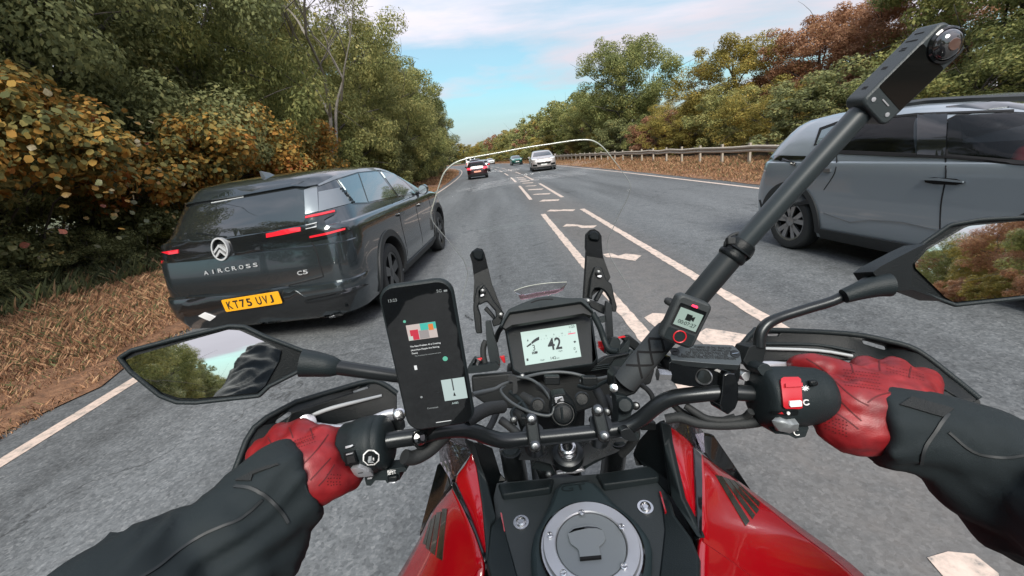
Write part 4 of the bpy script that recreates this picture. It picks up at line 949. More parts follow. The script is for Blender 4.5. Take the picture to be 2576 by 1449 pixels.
line5('tailgate_gap', [(1345, 718), (1385, 800), (1410, 900), (1432, 968), (1418, 986), (1300, 1016), (1172, 1046)])
line5('rear_wiper', [(705, 684), (640, 676), (560, 664), (480, 655)], .016, K['plastic'], .012)
line5('tailgate_gap', [(212, 884), (240, 980), (290, 1080), (340, 1120)])
mc5 = ROOTM[car1.name]
for s in (-1, 1):
    sc5 = side_cast(B5, car1, s)
    for wy in (1.12, 4.08): arch_ring(car1, sc5, wy, .37, .452, .53, K['clad'])
    project('sill_trim', [(1.62, .22), (3.58, .22), (3.58, .36), (1.62, .34)], sc5, K['clad'], car1, .12, .02, .03)
    for yy in (1.75, 2.62): line_on('door_gap', [(yy, .38), (yy - .03, .8), (yy + .02, 1.16)], sc5, .012, K['gap'], car1)
    line_on('door_gap', [(3.55, .40), (3.58, .8), (3.5, 1.16)], sc5, .012, K['gap'], car1)
    for yy in (1.66, 2.75): project('door_handle', r2([(yy, .985), (yy + .24, .99), (yy + .24, 1.03), (yy, 1.03)], .4), sc5, K['gloss'], car1, .06, .03, .03)
    project('door_trim', [(3.28, .52), (3.42, .50), (3.40, .66), (3.34, .72)], sc5, K['clad'], car1, .06, .012, .012)
    for wy in (1.12, 4.08): wheel(car1, (s * (HWC - .125), wy, .37), s, .37, .24, K['alloy_dk'], 5, .34)
    if s < 0: project('side_window', [(.8, 1.30), (3.2, 1.24), (2.6, 1.52), (1.0, 1.53)], sc5, K['sideglass'], car1, .1, .008)
    # door mirror
    mm = mk('door_mirror', *lathe_geo([(-.085, .02), (-.07, .062), (0, .085), (.06, .078), (.075, .06)], (s * 1.10, 3.12, 1.22), (0, -1, 0), 20), K['gloss'], car1, False, 40)
    mm.scale = (1, 1, 1); gl = mk('mirror_glass', *lathe_geo([(.0755, .07), (.078, .07)], (s * 1.10, 3.12, 1.22), (0, -1, 0), 20), mat('mirror glass', (.8, .8, .8), .04, 1.0), mm, False)
    ar = mk('mirror_arm', *tube_geo([(s * .92, 3.15, 1.17), (s * 1.05, 3.13, 1.18)], .025, 8), K['gloss'], mm, False)
fc = end_cast(B5, car1, 1)
project('windscreen', [(-.74, 1.24), (.74, 1.24), (.60, 1.56), (-.60, 1.56)], fc, K['glass'], car1, .1, .008)
fin = [mc5 @ Vector(v) for v in ((-.035, .72, 1.60), (.035, .72, 1.60), (.03, 1.02, 1.63), (-.03, 1.02, 1.63), (-.012, .68, 1.735), (.012, .68, 1.735), (.008, .84, 1.71), (-.008, .84, 1.71))]
bevel(mk('roof_antenna', fin, [(0, 3, 2, 1), (4, 5, 6, 7), (0, 1, 5, 4), (1, 2, 6, 5), (2, 3, 7, 6), (3, 0, 4, 7)], K['satin_panel'], car1), .006)

# --- 2: blue grey car passing on the right (its near, driver's side is to us)
yaw = math.radians(4.5); ax = Vector((math.cos(yaw), math.sin(yaw), 0)); ay = Vector((-math.sin(yaw), math.cos(yaw), 0))
wp = Vector((3.645, 5.037, 0)); orig = wp + ax * .93 + ay * 1.0
rc = thing('car', 'blue grey sport utility car passing on the right with driver in red', 'car', orig, math.pi + yaw)
SR = [(.22, .16, 4.50, .86), (.30, .05, 4.56, .91), (.45, .0, 4.60, .935), (.62, -.01, 4.60, .94), (.80, .01, 4.58, .935), (.95, .04, 4.52, .925), (1.05, .06, 4.35, .922), (1.08, .07, 4.1, .912), (1.095, .08, 3.9, .885, dict(cf=(.5, .5))), (1.15, .10, 3.45, .872, dict(cf=(.5, .5))), (1.19, .12, 3.28, .855), (1.30, .20, 3.05, .82), (1.42, .30, 2.75, .76), (1.50, .38, 2.5, .71), (1.55, .48, 2.3, .66), (1.59, .70, 2.0, .56), (1.61, .95, 1.75, .4), (1.615, 1.15, 1.6, .2)]
rb = make_body(rc, SR, K['paint_b'], ((.84, .36), (3.46, .36)), .43, .94)
# open the two door windows: pockets through the flank, so that the cabin can be seen
mr = ROOTM[rc.name]; BR = bvh_of(rb); er = eye_cast(BR, 5.0)
def local_r(q): return mr.inverted() @ er(*q)[0]
wins = [[(694, 684), (720, 560), (900, 532), (1060, 524), (1062, 700)], [(1196, 704), (1204, 542), (1240, 524), (1480, 511), (1640, 516), (1760, 560), (1790, 748), (1546, 735)]]
mb = MB()
for w_ in wins:
    P = [local_r(q) for q in qs(c2, w_)]; A = [Vector((max(p.x, .6) + .25, p.y, p.z)) for p in P]; Bk = [Vector((-.15, p.y + (.0), p.z - (.12 if p.z < 1.25 else 0))) for p in P]; m_ = len(P)
    mb.add(A + Bk, [tuple(range(m_)), tuple(range(2 * m_ - 1, m_ - 1, -1))] + [(k, k + m_, (k + 1) % m_ + m_, (k + 1) % m_) for k in range(m_)])
cut = mb.build('cutter', K['void'], None); cut.matrix_world = mr
bm = bmesh.new(); bm.from_mesh(cut.data); bmesh.ops.recalc_face_normals(bm, faces=bm.faces); bm.to_mesh(cut.data); bm.free(); bpy.context.view_layer.update()
b_ = rb.modifiers.new('cabin', 'BOOLEAN'); b_.object = cut; b_.operation = 'DIFFERENCE'; b_.solver = 'EXACT'
me = bpy.data.meshes.new_from_object(rb.evaluated_get(bpy.context.evaluated_depsgraph_get())); rb.modifiers.clear(); rb.data = me; bpy.data.objects.remove(cut)
for p in me.polygons:
    c = p.center
    if c.z > .9 and BR.find_nearest(mr @ c)[3] > .02: p.material_index = 1
def onr(name, pts, m_, off=.006, thick=.01, step=14, rnd=0): 
    q = qs(c2, pts); q = r2(q, rnd) if rnd else q
    return project(name, q, er, m_, rc, step, off, thick)
def clear_glass():
    m, nd, lk, p = newmat('clear tinted glass'); p.inputs['Base Color'].default_value = (.004, .005, .006, 1); p.inputs['Roughness'].default_value = .03; p.inputs['Specular IOR Level'].default_value = .6
    tr = nd.new('ShaderNodeBsdfTransparent'); tr.inputs[0].default_value = (.55, .6, .62, 1); mx = nd.new('ShaderNodeMixShader'); mx.inputs[0].default_value = .5
    lk.new(p.outputs[0], mx.inputs[1]); lk.new(tr.outputs[0], mx.inputs[2]); lk.new(mx.outputs[0], nd['Material Output'].inputs['Surface']); return m
K['clearglass'] = clear_glass()
for w_ in wins:
    onr('side_window', w_, K['clearglass'], .004, .006)
    q = qs(c2, w_); line_on('window_seal', q + [q[0]], er, .03, K['gap'], rc, .006, 1)
onr('side_window', [(606, 652), (632, 590), (680, 572), (712, 562), (690, 682)], K['sideglass'], .006)
onr('window_seal', [(596, 660), (622, 580), (700, 552), (1060, 514), (1500, 499), (1500, 508), (1060, 523), (710, 560), (632, 588), (606, 654)], K['gap'], .008, .006)
onr('door_pillar', [(1064, 520), (1200, 514), (1194, 706), (1064, 700)], K['gloss'], .008, .01)
onr('belt_trim', [(690, 688), (1064, 702), (1200, 708), (1546, 737), (1790, 752), (1790, 762), (1546, 747), (1200, 717), (690, 697)], K['gap'], .012, .012)
onr('tail_light', [(346, 700), (420, 704), (560, 708), (556, 722), (420, 724), (344, 722)], K['gloss'], .012, .02)
project('rear_window', [(-.68, 1.15), (.68, 1.15), (.57, 1.46), (-.57, 1.46)], end_cast(BR, rc, -1), mat('teal tinted glass', (0.02, 0.15, 0.16), .05, coat=1.0, spec=.9), rc, .1, .008)
onr('roof_rail', [(985, 486), (1100, 470), (1300, 460), (1546, 452), (1800, 452), (1800, 444), (1546, 443), (1300, 450), (1100, 459), (975, 476)], K['clad'], .03, .03)
onr('door_handle', [(1096, 808), (1140, 803), (1240, 810), (1282, 826), (1240, 838), (1140, 834), (1100, 826)], K['gap'], .006, .006)
onr('handle_bar', [(1096, 806), (1160, 806), (1280, 820), (1280, 827), (1160, 817), (1098, 815)], K['paint_b'], .026, .016)
onr('door_handle', [(636, 764), (672, 764), (672, 778), (640, 778)], K['alloy'], .014, .02)
er_line = lambda nm, pts, w: line_on(nm, qs(c2, pts), er, w, K['gap'], rc)
er_line('door_gap', [(1190, 712), (1192, 800), (1170, 930), (1165, 1080)], .012); er_line('door_gap', [(700, 694), (690, 780), (640, 860)], .012)
onr('painted_reflection', [(640, 962), (760, 1004), (850, 994), (1000, 1004), (1160, 1042), (1300, 1075), (1300, 1080), (1160, 1048), (1000, 1010), (850, 1000), (760, 1010), (640, 967)], K['satin_panel'], .006, .006)  # lighter strip painted where a reflection runs along the lower flank
onr('rear_bumper', [(326, 900), (348, 905), (362, 960), (340, 978), (330, 945)], K['clad'], .01, .02)
for s in (-1, 1):
    sr = side_cast(bvh_of(rb), rc, s)
    for wy in (.84, 3.46): arch_ring(rc, sr, wy, .36, .432, .50, K['clad'])
    project('sill_trim', [(1.32, .23), (2.98, .23), (2.98, .36), (1.32, .34)], sr, K['clad'], rc, .12, .02, .03)
    for wy in (.84, 3.46): wheel(rc, (s * (.94 - .115), wy, .355), s, .355, .225, K['alloy'], 5, .22, 1)
project('windscreen', [(-.70, 1.22), (.70, 1.22), (.58, 1.53), (-.58, 1.53)], end_cast(bvh_of(rb), rc, 1), K['glass'], rc, .1, .008)
dp, _ = er(*c2(1400, 690))
drv = mr.inverted() @ dp; dx0 = .38
def blob(name, parts, m_, parent, vox=.02, smooth_it=6, world=True, extra=(), flat=0):
    """one continuous skin over tapered limbs: parts are (points, radii)"""
    mb = MB()
    for ip, (p, r) in enumerate(parts):
        mb.add(*tube_geo(p, r, 14, True, 4))
        for q, rr in ((p[-1], r[-1] if not isinstance(r, (int, float)) else r),) if ip < flat else ((p[0], r[0] if not isinstance(r, (int, float)) else r), (p[-1], r[-1] if not isinstance(r, (int, float)) else r)):
            bm = bmesh.new(); bmesh.ops.create_icosphere(bm, subdivisions=2, radius=rr); bm.verts.index_update(); mb.add([v.co + Vector(q) for v in bm.verts], [[v.index for v in f.verts] for f in bm.faces]); bm.free()
    for v, f in extra: mb.add(v, f)
    o = mb.build(name, m_, parent, world)
    md = o.modifiers.new('skin', 'REMESH'); md.mode = 'VOXEL'; md.voxel_size = vox; sm = o.modifiers.new('soft', 'SMOOTH'); sm.iterations = smooth_it; sm.factor = .5
    bpy.context.view_layer.update(); me = bpy.data.meshes.new_from_object(o.evaluated_get(bpy.context.evaluated_depsgraph_get())); o.modifiers.clear(); o.data = me
    me.polygons.foreach_set('use_smooth', [True] * len(me.polygons)); return o
sk = mat('skin', (0.36, 0.20, 0.14), .55); hr = mat('hair', (0.03, 0.022, 0.018), .6)
pd = thing('person', 'driver in a red top at the wheel of the car on the right', 'person', mr @ Vector((dx0 + .06, drv.y, .655)), math.pi + yaw)
PM = ROOTM[pd.name]
blob('torso', [([(0, 0, -.1), (0, .02, .25), (0, .03, .48)], [.15, .19, .15]), ([(-.16, .03, .47), (-.25, .1, .30), (-.14, .38, .28)], [.07, .06, .045]), ([(.16, .03, .47), (.25, .1, .30), (.14, .38, .28)], [.07, .06, .045])], mat('red top', (0.55, 0.02, 0.025), .7, bump=.3, bscale=60), pd, .025, 4, False)
hd = blob('head', [([(0, .04, .52), (0, .05, .62)], [.055, .055]), ([(0, .05, .68), (0, .04, .76)], [.085, .095]), ([(0, .14, .68), (0, .16, .67)], [.02, .016])], sk, pd, .014, 4, False)
blob('hair', [([(0, .01, .74), (0, .02, .79)], [.10, .088])], hr, hd, .016, 3, False)
box('car_seat', (dx0, drv.y - .26, .98), (.46, .14, .8), K['plastic'], rc, .05, False)
tube('steering_wheel', [(dx0 + math.cos(a) * .18, drv.y + .46 + .05 * math.sin(a), .95 + math.sin(a) * .17) for a in np.linspace(0, 2 * math.pi, 21)], .014, K['plastic'], rc, 8, 0, False)

# --- far cars
K['farglass'] = mat('dim rear glass', (.012, .012, .013), .12, spec=.25)
def far_car(label, x, y, rot, paint, kind, oncoming, group='cars further down the road', plate_m=None, z=0, lit=False):
    t = thing('car', label, 'car', (x, y, z), rot, group); m = ROOTM[t.name]
    if kind == 'suv': sl, wh, hw, rw, hgt = SL, ((1.12, .37), (4.08, .37)), 1.06, .37, 1.6
    else:
        sl = [(.20, .14, 4.0, .78), (.28, .04, 4.06, .84), (.45, 0, 4.1, .875), (.62, .0, 4.1, .88), (.78, .02, 4.06, .875), (.90, .05, 3.95, .86), (.97, .08, 3.6, .85), (1.02, .10, 3.15, .84, dict(cf=(.5, .5))), (1.06, .12, 2.98, .82), (1.2, .2, 2.7, .75), (1.32, .3, 2.4, .69), (1.40, .38, 2.15, .64), (1.44, .5, 1.95, .58), (1.47, .75, 1.7, .42), (1.48, .95, 1.5, .2)]
        wh, hw, rw, hgt = ((.72, .31), (3.28, .31)), .88, .31, 1.42
    bo = make_body(t, sl, paint, wh, rw + .06, hw); bv = bvh_of(bo); fcst, rcst = end_cast(bv, t, 1), end_cast(bv, t, -1); k = hw
    zb = 1.22 if kind == 'suv' else 1.06; zt = 1.55 if kind == 'suv' else 1.39; zl = 1.0 if kind == 'suv' else .86
    project('windscreen', [(-k * .76, zb), (k * .76, zb), (k * .62, zt), (-k * .62, zt)], fcst, K['glass'], t, .12, .012)
    project('rear_window', [(-k * .72, zb + .01), (k * .72, zb + .01), (k * .62, zt - .06), (-k * .62, zt - .06)], rcst, K['farglass'], t, .12, .012)
    for s in (-1, 1):
        sc_ = side_cast(bv, t, s); L_ = 4.9 if kind == 'suv' else 4.05
        project('side_window', [(L_ * .14, zb + .05), (L_ * .66, zb), (L_ * .53, zt - .03), (L_ * .22, zt - .03)], sc_, K['glass'], t, .12, .012)
        for wy, wz in wh: wheel(t, (s * (hw - .11), wy, wz), s, rw, .21, K['alloy'], 5, .3)
        project('headlight', [(s * k * .52, zl - .06), (s * k * .92, zl - .02), (s * k * .92, zl + .05), (s * k * .56, zl + .02)], fcst, K['lamp_white'], t, .1, .02)
        project('tail_light', [(s * k * .55, zl - .06), (s * k * .97, zl - .04), (s * k * .97, zl + .12), (s * k * .6, zl + .08)], rcst, K['lamp_lit'] if lit else K['lamp_red'], t, .1, .02)
        project('air_intake', [(s * k * .55, .42), (s * k * .88, .46), (s * k * .88, .62), (s * k * .55, .58)], fcst, K['plastic'], t, .1, .012)
        mk('door_mirror', *box_geo((s * (hw + .09), wh[1][0] - .78, zb - .02), (.085, 0, 0), (0, .06, 0), (0, 0, .06)), paint, t, False)
    project('grille', [(-k * .5, .56), (k * .5, .56), (k * .58, .74), (-k * .58, .74)], fcst, K['plastic'], t, .12, .012)
    project('lower_bumper', [(-k * .9, .22), (k * .9, .22), (k * .95, .42), (-k * .95, .42)], rcst, K['clad'], t, .15, .015)
    project('front_bumper', [(-k * .9, .22), (k * .9, .22), (k * .93, .38), (-k * .93, .38)], fcst, K['clad'], t, .15, .015)
    project('number_plate', [(-.26, .48), (.26, .48), (.26, .59), (-.26, .59)], fcst, K['white'], t, .3, .02)
    project('number_plate', [(-.30, .56), (.30, .56), (.30, .68), (-.30, .68)], rcst, plate_m or K['yellow'], t, .3, .02)
    return t
PI = math.pi
K['p_black'] = mat('black red car paint', (0.030, 0.006, 0.009), .2, metal=.3, coat=1.0); K['p_silver'] = mat('silver car paint', (.42, .42, .44), .3, metal=.6, coat=1)
K['p_pearl'] = mat('pearl white car paint', (.40, .37, .365), .28, metal=.35, coat=1); K['p_green'] = mat('green car paint', (.012, .14, .11), .25, metal=.4, coat=1); K['p_white'] = mat('white car paint', (.72, .72, .72), .3, coat=1)
K['pinkplate'] = mat('salmon plate', (.80, .36, .26), .4)
far_car('black hatchback with lit brake lamps driving ahead in our lane', -1.68, 36.5, math.radians(3), K['p_black'], 'hatch', False, plate_m=K['pinkplate'], lit=True)
far_car('pale silver car in front of the black hatchback', -.80 + cen(52), 52, math.radians(3), K['p_silver'], 'hatch', False)
far_car('pearl white sport utility car coming towards us', 4.15, 36.6 + 4.6, PI - math.radians(2), K['p_pearl'], 'suv', True)
far_car('green hatchback coming towards us behind the pearl white car', 3.1, 68 + 4.1, PI + math.radians(3), K['p_green'], 'hatch', True)
far_car('white car further up the oncoming lane', 5.2 + cen(112) + .2, 112, PI + math.radians(9), K['p_white'], 'hatch', True)
far_car('dark car far ahead beyond the pale silver car', -1.2 + cen(70), 70, math.radians(5), K['p_black'], 'suv', False)
far_car('white car following the rider, seen only in the left mirror', -1.6, -22, 0, K['p_white'], 'hatch', False, group='cars behind the rider')
# parked looking white van far left of the lane
vn = thing('van', 'small white van far ahead at the left edge of the road', 'van', (cen(88) - 1.2, 88, 0), math.radians(7), 'cars further down the road')
bevel(mk('body', *box_geo((0, 2.3, 1.25), (.95, 0, 0), (0, 2.3, 0), (0, 0, 1.0)), K['p_white'], vn, False), .12, 3)
for s in (-1, 1):
    mk('rear_door', *box_geo((s * .44, -.012, 1.3), (.41, 0, 0), (0, .02, 0), (0, 0, .85)), K['p_white'], vn, False)
    mk('rear_window', *box_geo((s * .44, -.035, 1.75), (.30, 0, 0), (0, .01, 0), (0, 0, .26)), K['glass'], vn, False)
    mk('tail_light', *box_geo((s * .88, -.02, .95), (.05, 0, 0), (0, .03, 0), (0, 0, .22)), K['lamp_red'], vn, False)
    for wy in (.8, 3.8): wheel(vn, (s * .84, wy, .33), s, .33, .2, K['alloy_dk'], 5, .3)
mk('lower_bumper', *box_geo((0, -.06, .42), (.9, 0, 0), (0, .08, 0), (0, 0, .12)), K['clad'], vn, False)
# ------------------------------------------------------------------ motorcycle
bike = thing('motorcycle', 'red and black adventure motorcycle under the rider, tank and cockpit in front', 'motorcycle', (0.06, 0.2, 0))
def dd(conv, pts, d=None):
    return [D(conv(p[0], p[1]), p[2] if len(p) > 2 else d) for p in pts]
def zz(conv, pts, z=None): return [Zp(conv(p[0], p[1]), p[2] if len(p) > 2 else z) for p in pts]
def pp(conv, pts, p0, n): return [PL(conv(*p), p0, n) for p in pts]
def bplate(name, P, th, m_, bv=.0015, parent=bike, holes=(), ib=0.0): return plate(name, P, th, m_, parent, bv, holes, ib)
def btube(name, conv, pts, r, m_, parent=bike, seg=12, sub=5):
    P = dd(conv, pts); R = [p[3] for p in pts] if len(pts[0]) > 3 else r
    return tube(name, P, R, m_, parent, seg, sub)
# tank
TN = Vector((0, -.10, .995)).normalized(); T0 = Vector((.056, .404, 1.09)); T1 = T0 - TN * .020
bplate('tank_cover', pp(c4, r2([(795, 705), (900, 694), (1170, 668), (1420, 650), (1640, 618), (1835, 580), (1852, 700), (1905, 800), (1935, 905), (2045, 1055), (2095, 1180), (2080, 1500), (2020, 1900), (800, 1900), (745, 1500), (760, 1262), (732, 1212), (752, 1000), (790, 940), (772, 800)], .12), T1, TN), .03, mat('tank cover plastic', (.020, .026, .028), .48, bump=.25, bscale=1000, rvar=.07, vscale=20), .006)
bplate('tank_body', pp(c4, [(640, 700), (800, 720), (1840, 640), (1900, 560), (2110, 1060), (2120, 1300), (2250, 1900), (600, 1900), (690, 1300), (735, 1200)], T1 - TN * .032, TN), .05, K['plastic'], .01)
con = bplate('tank_console', pp(c4, r2([(1168, 730), (1205, 694), (1290, 684), (1385, 672), (1432, 694), (1560, 830), (1700, 940), (1775, 1040), (1800, 1130), (1790, 1300), (1730, 1480), (1600, 1750), (1230, 1780), (1080, 1480), (1015, 1300), (1010, 1130), (1032, 1020), (1085, 920), (1125, 845)], .25), T0 - TN * .003, TN), .022, K['satin'], .009)
for s, P in ((0, [(806, 836), (826, 822), (870, 850), (1000, 850), (1010, 870), (860, 880), (836, 900)]), (1, [(1700, 750), (1836, 700), (1842, 730), (1720, 775)])):
    0 and bplate('tank_ridge', pp(c4, P, T1 + TN * .004, TN), .01, K['plastic_lt'], .003)
for P in ([(792, 938, .012), (756, 985, .014), (735, 1212, .014), (762, 1310, .012), (700, 1600, .012), (1010, 1600, .001), (905, 1200, .001), (850, 1010, .001), (822, 912, .003)], [(1905, 805, .012), (1935, 905, .014), (2045, 1055, .014), (2095, 1180, .014), (2090, 1600, .012), (1800, 1600, .001), (1850, 1200, .001), (1872, 1000, .001), (1852, 812, .003)], [(800, 712, .001), (1165, 676, .001), (1140, 735, .010), (830, 780, .008)], [(1430, 652, .001), (1834, 590, .001), (1840, 668, .008), (1480, 715, .010)]):
    bplate('tank_facet', [PL(c4(x, y), T1 + TN * (h + .001), TN) for x, y, h in P], .012, K['plastic_lt'], .003)
cc = PL(c4(1402, 1118), T0, TN); RO = (PL(c4(1716, 1118), T0, TN) - cc).length; RI = RO * .735
capr = lathe('filler_ring', [(-.01, RO * 1.05), (0.001, RO * 1.05), (.001, RO * 1.01), (.005, RO), (.0075, RO * .985), (.0075, RI * 1.03), (.006, RI), (-.004, RI)], cc, TN, K['alu'], bike, 64, cap=False)
lathe('ring_seal', [(-.012, RO * 1.09), (.0005, RO * 1.09), (.002, RO * 1.05), (-.01, RO * 1.03)], cc, TN, K['gloss'], capr, 64, cap=False)
lid = lathe('filler_cap', [(-.012, RI * .995), (.0035, RI * .995), (.0055, RI * .965), (.0055, RI * .9), (.0050, 0.0005)], cc, TN, K['cap'], bike, 64)
flap = plate('lock_flap', pp(c4, r2([(1250, 1032), (1288, 992), (1380, 972), (1440, 982), (1478, 1010), (1496, 1065), (1482, 1092), (1455, 1112), (1468, 1184), (1330, 1196), (1320, 1132), (1266, 1092)], .2), cc + TN * .0085, TN), .006, mat('flap paint', (.26, .28, .29), .42, metal=.35), lid, .0015)
plate('flap_notch', pp(c4, [(1330, 1182), (1468, 1170), (1469, 1186), (1331, 1199)], cc + TN * .0090, TN), .004, K['void'], flap)
plate('flap_notch', pp(c4, r2([(1256, 1030), (1292, 1000), (1380, 984), (1440, 990), (1476, 1008), (1440, 996), (1384, 996), (1300, 1014)], .2), cc + TN * .0090, TN), .003, K['gloss'], flap)
for q in ((1342, 900), (1600, 992), (1615, 1247), (1225, 1290), (1137, 1045), (1402, 1400)):
    b0 = PL(c4(*q), cc + TN * .0078, TN)
    bo = lathe('ring_bolt', [(0, .0042), (.0022, .0040), (.0026, .003), (.0012, .0022), (.0010, .0005)], b0, TN, K['steel'], capr, 16)
for q in ((952, 960), (1752, 862)):
    b0 = PL(c4(*q), T1 + TN * .001, TN); lathe('tank_bolt', [(-.002, .0115), (.001, .0112), (.0008, .0078), (.003, .0072), (.004, .005), (.0024, .0036), (.0024, .0005)], b0, TN, K['steel'], bike, 24)
# flanks of the tank
def grid_panel(name, conv, rows, m_, th=.006, nu=6, nv=6, parent=bike):
    V, F = grid_geo([zz(conv, r) for r in rows], nu, nv); o = mk(name, V, F, m_, parent, True, 60); face_eye(o); return o
LB = grid_panel('side_panel', c4, [[(432, 822, 1.035), (470, 780, 1.07), (507, 742, 1.095)], [(372, 905, 1.01), (470, 880, 1.06), (572, 870, 1.092)], [(282, 1090, .98), (450, 1050, 1.045), (642, 1020, 1.085)], [(152, 1310, .94), (400, 1300, 1.025), (700, 1200, 1.078)], [(20, 1500, .90), (330, 1500, 1.0), (690, 1400, 1.06)], [(-200, 1900, .84), (250, 1900, .95), (660, 1800, 1.03)]], K['red'])
RB_ = grid_panel('side_panel', c4, [[(2118, 522, 1.10), (2152, 545, 1.08), (2192, 578, 1.05)], [(2120, 700, 1.092), (2230, 680, 1.068), (2335, 680, 1.02)], [(2118, 900, 1.085), (2300, 850, 1.045), (2490, 795, .99)], [(2116, 1060, 1.078), (2400, 1050, 1.025), (2745, 985, .95)], [(2095, 1300, 1.06), (2500, 1300, 1.0), (3150, 1290, .90)], [(2080, 1800, 1.03), (2600, 1800, .96), (3500, 1700, .84)]], K['red'])
LA = grid_panel('tank_panel', c4, [[(590, 590, 1.122), (615, 545, 1.132), (634, 510, 1.14)], [(528, 700, 1.105), (600, 650, 1.118), (668, 602, 1.125)], [(610, 890, 1.094), (650, 860, 1.104), (700, 840, 1.108)], [(700, 1110, 1.083), (712, 1070, 1.088), (722, 1040, 1.09)], [(714, 1160, 1.081), (718, 1150, 1.083), (722, 1140, 1.085)]], K['red'], nu=4)
RA = grid_panel('tank_panel', c4, [[(1888, 332, 1.15), (1915, 345, 1.147), (1945, 362, 1.14)], [(1902, 430, 1.138), (1980, 450, 1.128), (2062, 474, 1.115)], [(1945, 640, 1.115), (2010, 640, 1.112), (2075, 650, 1.10)], [(1990, 800, 1.10), (2035, 800, 1.10), (2082, 810, 1.092)], [(2070, 985, 1.085), (2082, 990, 1.085), (2092, 1000, 1.083)]], K['red'], nu=4)
for o in (LB, RB_, LA, RA): solid(o, .006)
bplate('trim_strip', zz(c4, [(508, 692, 1.104), (532, 700, 1.108), (620, 900, 1.098), (726, 1190, 1.086), (714, 1224, 1.084), (650, 1040, 1.092), (575, 870, 1.098), (505, 742, 1.102)]), .012, K['gloss'], .002)
bplate('trim_strip', zz(c4, [(2064, 470, 1.118), (2116, 522, 1.108), (2122, 700, 1.100), (2120, 1062, 1.086), (2094, 1046, 1.088), (2090, 1000, 1.09), (2082, 810, 1.098), (2074, 650, 1.106)]), .012, K['gloss'], .002)
# inner black fairings that hug the fork
bplate('inner_fairing', zz(c4, [(586, 416, 1.172), (650, 440, 1.168), (690, 590, 1.135), (738, 715, 1.115), (794, 938, 1.092), (756, 985, 1.092), (738, 1200, 1.084), (722, 1218, 1.083), (724, 1120, 1.088), (700, 830, 1.112), (664, 596, 1.130), (634, 506, 1.145)]), .014, K['plastic_lt'], .003)
bplate('inner_fairing', zz(c4, [(1846, 306, 1.178), (1890, 322, 1.172), (1902, 430, 1.15), (1985, 800, 1.11), (2092, 1012, 1.09), (2112, 1062, 1.088), (2085, 1056, 1.088), (1915, 800, 1.10), (1902, 690, 1.108), (1872, 480, 1.142)]), .014, K['plastic_lt'], .003)
bplate('fork_shroud', zz(c4, [(650, 440, 1.150), (700, 450, 1.13), (770, 480, 1.11), (820, 640, 1.08), (868, 695, 1.07), (800, 704, 1.07), (780, 800, 1.07), (790, 940, 1.07), (740, 715, 1.09), (692, 590, 1.12)]), .01, K['plastic'], .002)
bplate('fork_shroud', zz(c4, [(1700, 440, 1.11), (1770, 360, 1.14), (1848, 306, 1.16), (1872, 480, 1.13), (1902, 690, 1.09), (1908, 800, 1.08), (1850, 700, 1.07), (1838, 580, 1.07), (1690, 600, 1.07), (1668, 520, 1.08)]), .01, K['plastic'], .002)
bplate('red_stripe', zz(c4, [(818, 895, 1.079), (828, 900, 1.079), (848, 1015, 1.079), (838, 1020, 1.079)]), .006, K['red'], 0)
bplate('red_stripe', zz(c4, [(1842, 760, 1.084), (1852, 762, 1.084), (1888, 890, 1.084), (1878, 892, 1.084)]), .006, K['red'], 0)
# outer shrouds
bplate('radiator_shroud', zz(c4, [(290, 1055, .955), (300, 1000, .96), (410, 580, 1.045), (432, 572, 1.05), (472, 600, 1.055), (492, 690, 1.06), (500, 720, 1.06), (430, 822, 1.02), (372, 905, .995), (315, 1020, .965)]), .02, K['gloss'], .004)
bplate('radiator_shroud', zz(c4, [(2128, 384, 1.085), (2196, 396, 1.07), (2330, 590, 1.02), (2452, 772, .975), (2440, 768, .97), (2330, 682, .99), (2192, 578, 1.03), (2130, 512, 1.07)]), .02, K['gloss'], .004)
def clear_mat(name, tint, k=.86, gl=(1, 1, 1), rough=.02):
    m, nd, lk, p = newmat(name); tr = nd.new('ShaderNodeBsdfTransparent'); tr.inputs[0].default_value = (*tint, 1); g_l = nd.new('ShaderNodeBsdfGlossy'); g_l.inputs['Roughness'].default_value = rough; g_l.inputs['Color'].default_value = (*gl, 1)
    fr = nd.new('ShaderNodeFresnel'); fr.inputs[0].default_value = 1.45; f = MA(nd, lk, 'MULTIPLY', fr.outputs[0], k); mx = nd.new('ShaderNodeMixShader'); lk.new(f, mx.inputs[0])
    lk.new(tr.outputs[0], mx.inputs[1]); lk.new(g_l.outputs[0], mx.inputs[2]); lk.new(mx.outputs[0], nd['Material Output'].inputs['Surface']); nd.remove(p); return m
K['screen'] = clear_mat('clear screen', (.975, .98, .975), .8)
K['smoke'] = clear_mat('pale smoked screen', (.62, .58, .60), .9)
bplate('wind_deflector', zz(c4, [(420, 480, 1.10), (470, 430, 1.13), (560, 400, 1.165), (588, 418, 1.165), (632, 505, 1.135), (560, 600, 1.11), (500, 690, 1.08), (430, 575, 1.07)]), .004, K['smoke'], .0)
bplate('wind_deflector', zz(c4, [(1892, 318, 1.16), (1960, 240, 1.165), (2030, 250, 1.14), (2128, 382, 1.09), (2136, 512, 1.085), (2062, 470, 1.11), (1950, 362, 1.135)]), .004, K['smoke'], .0)
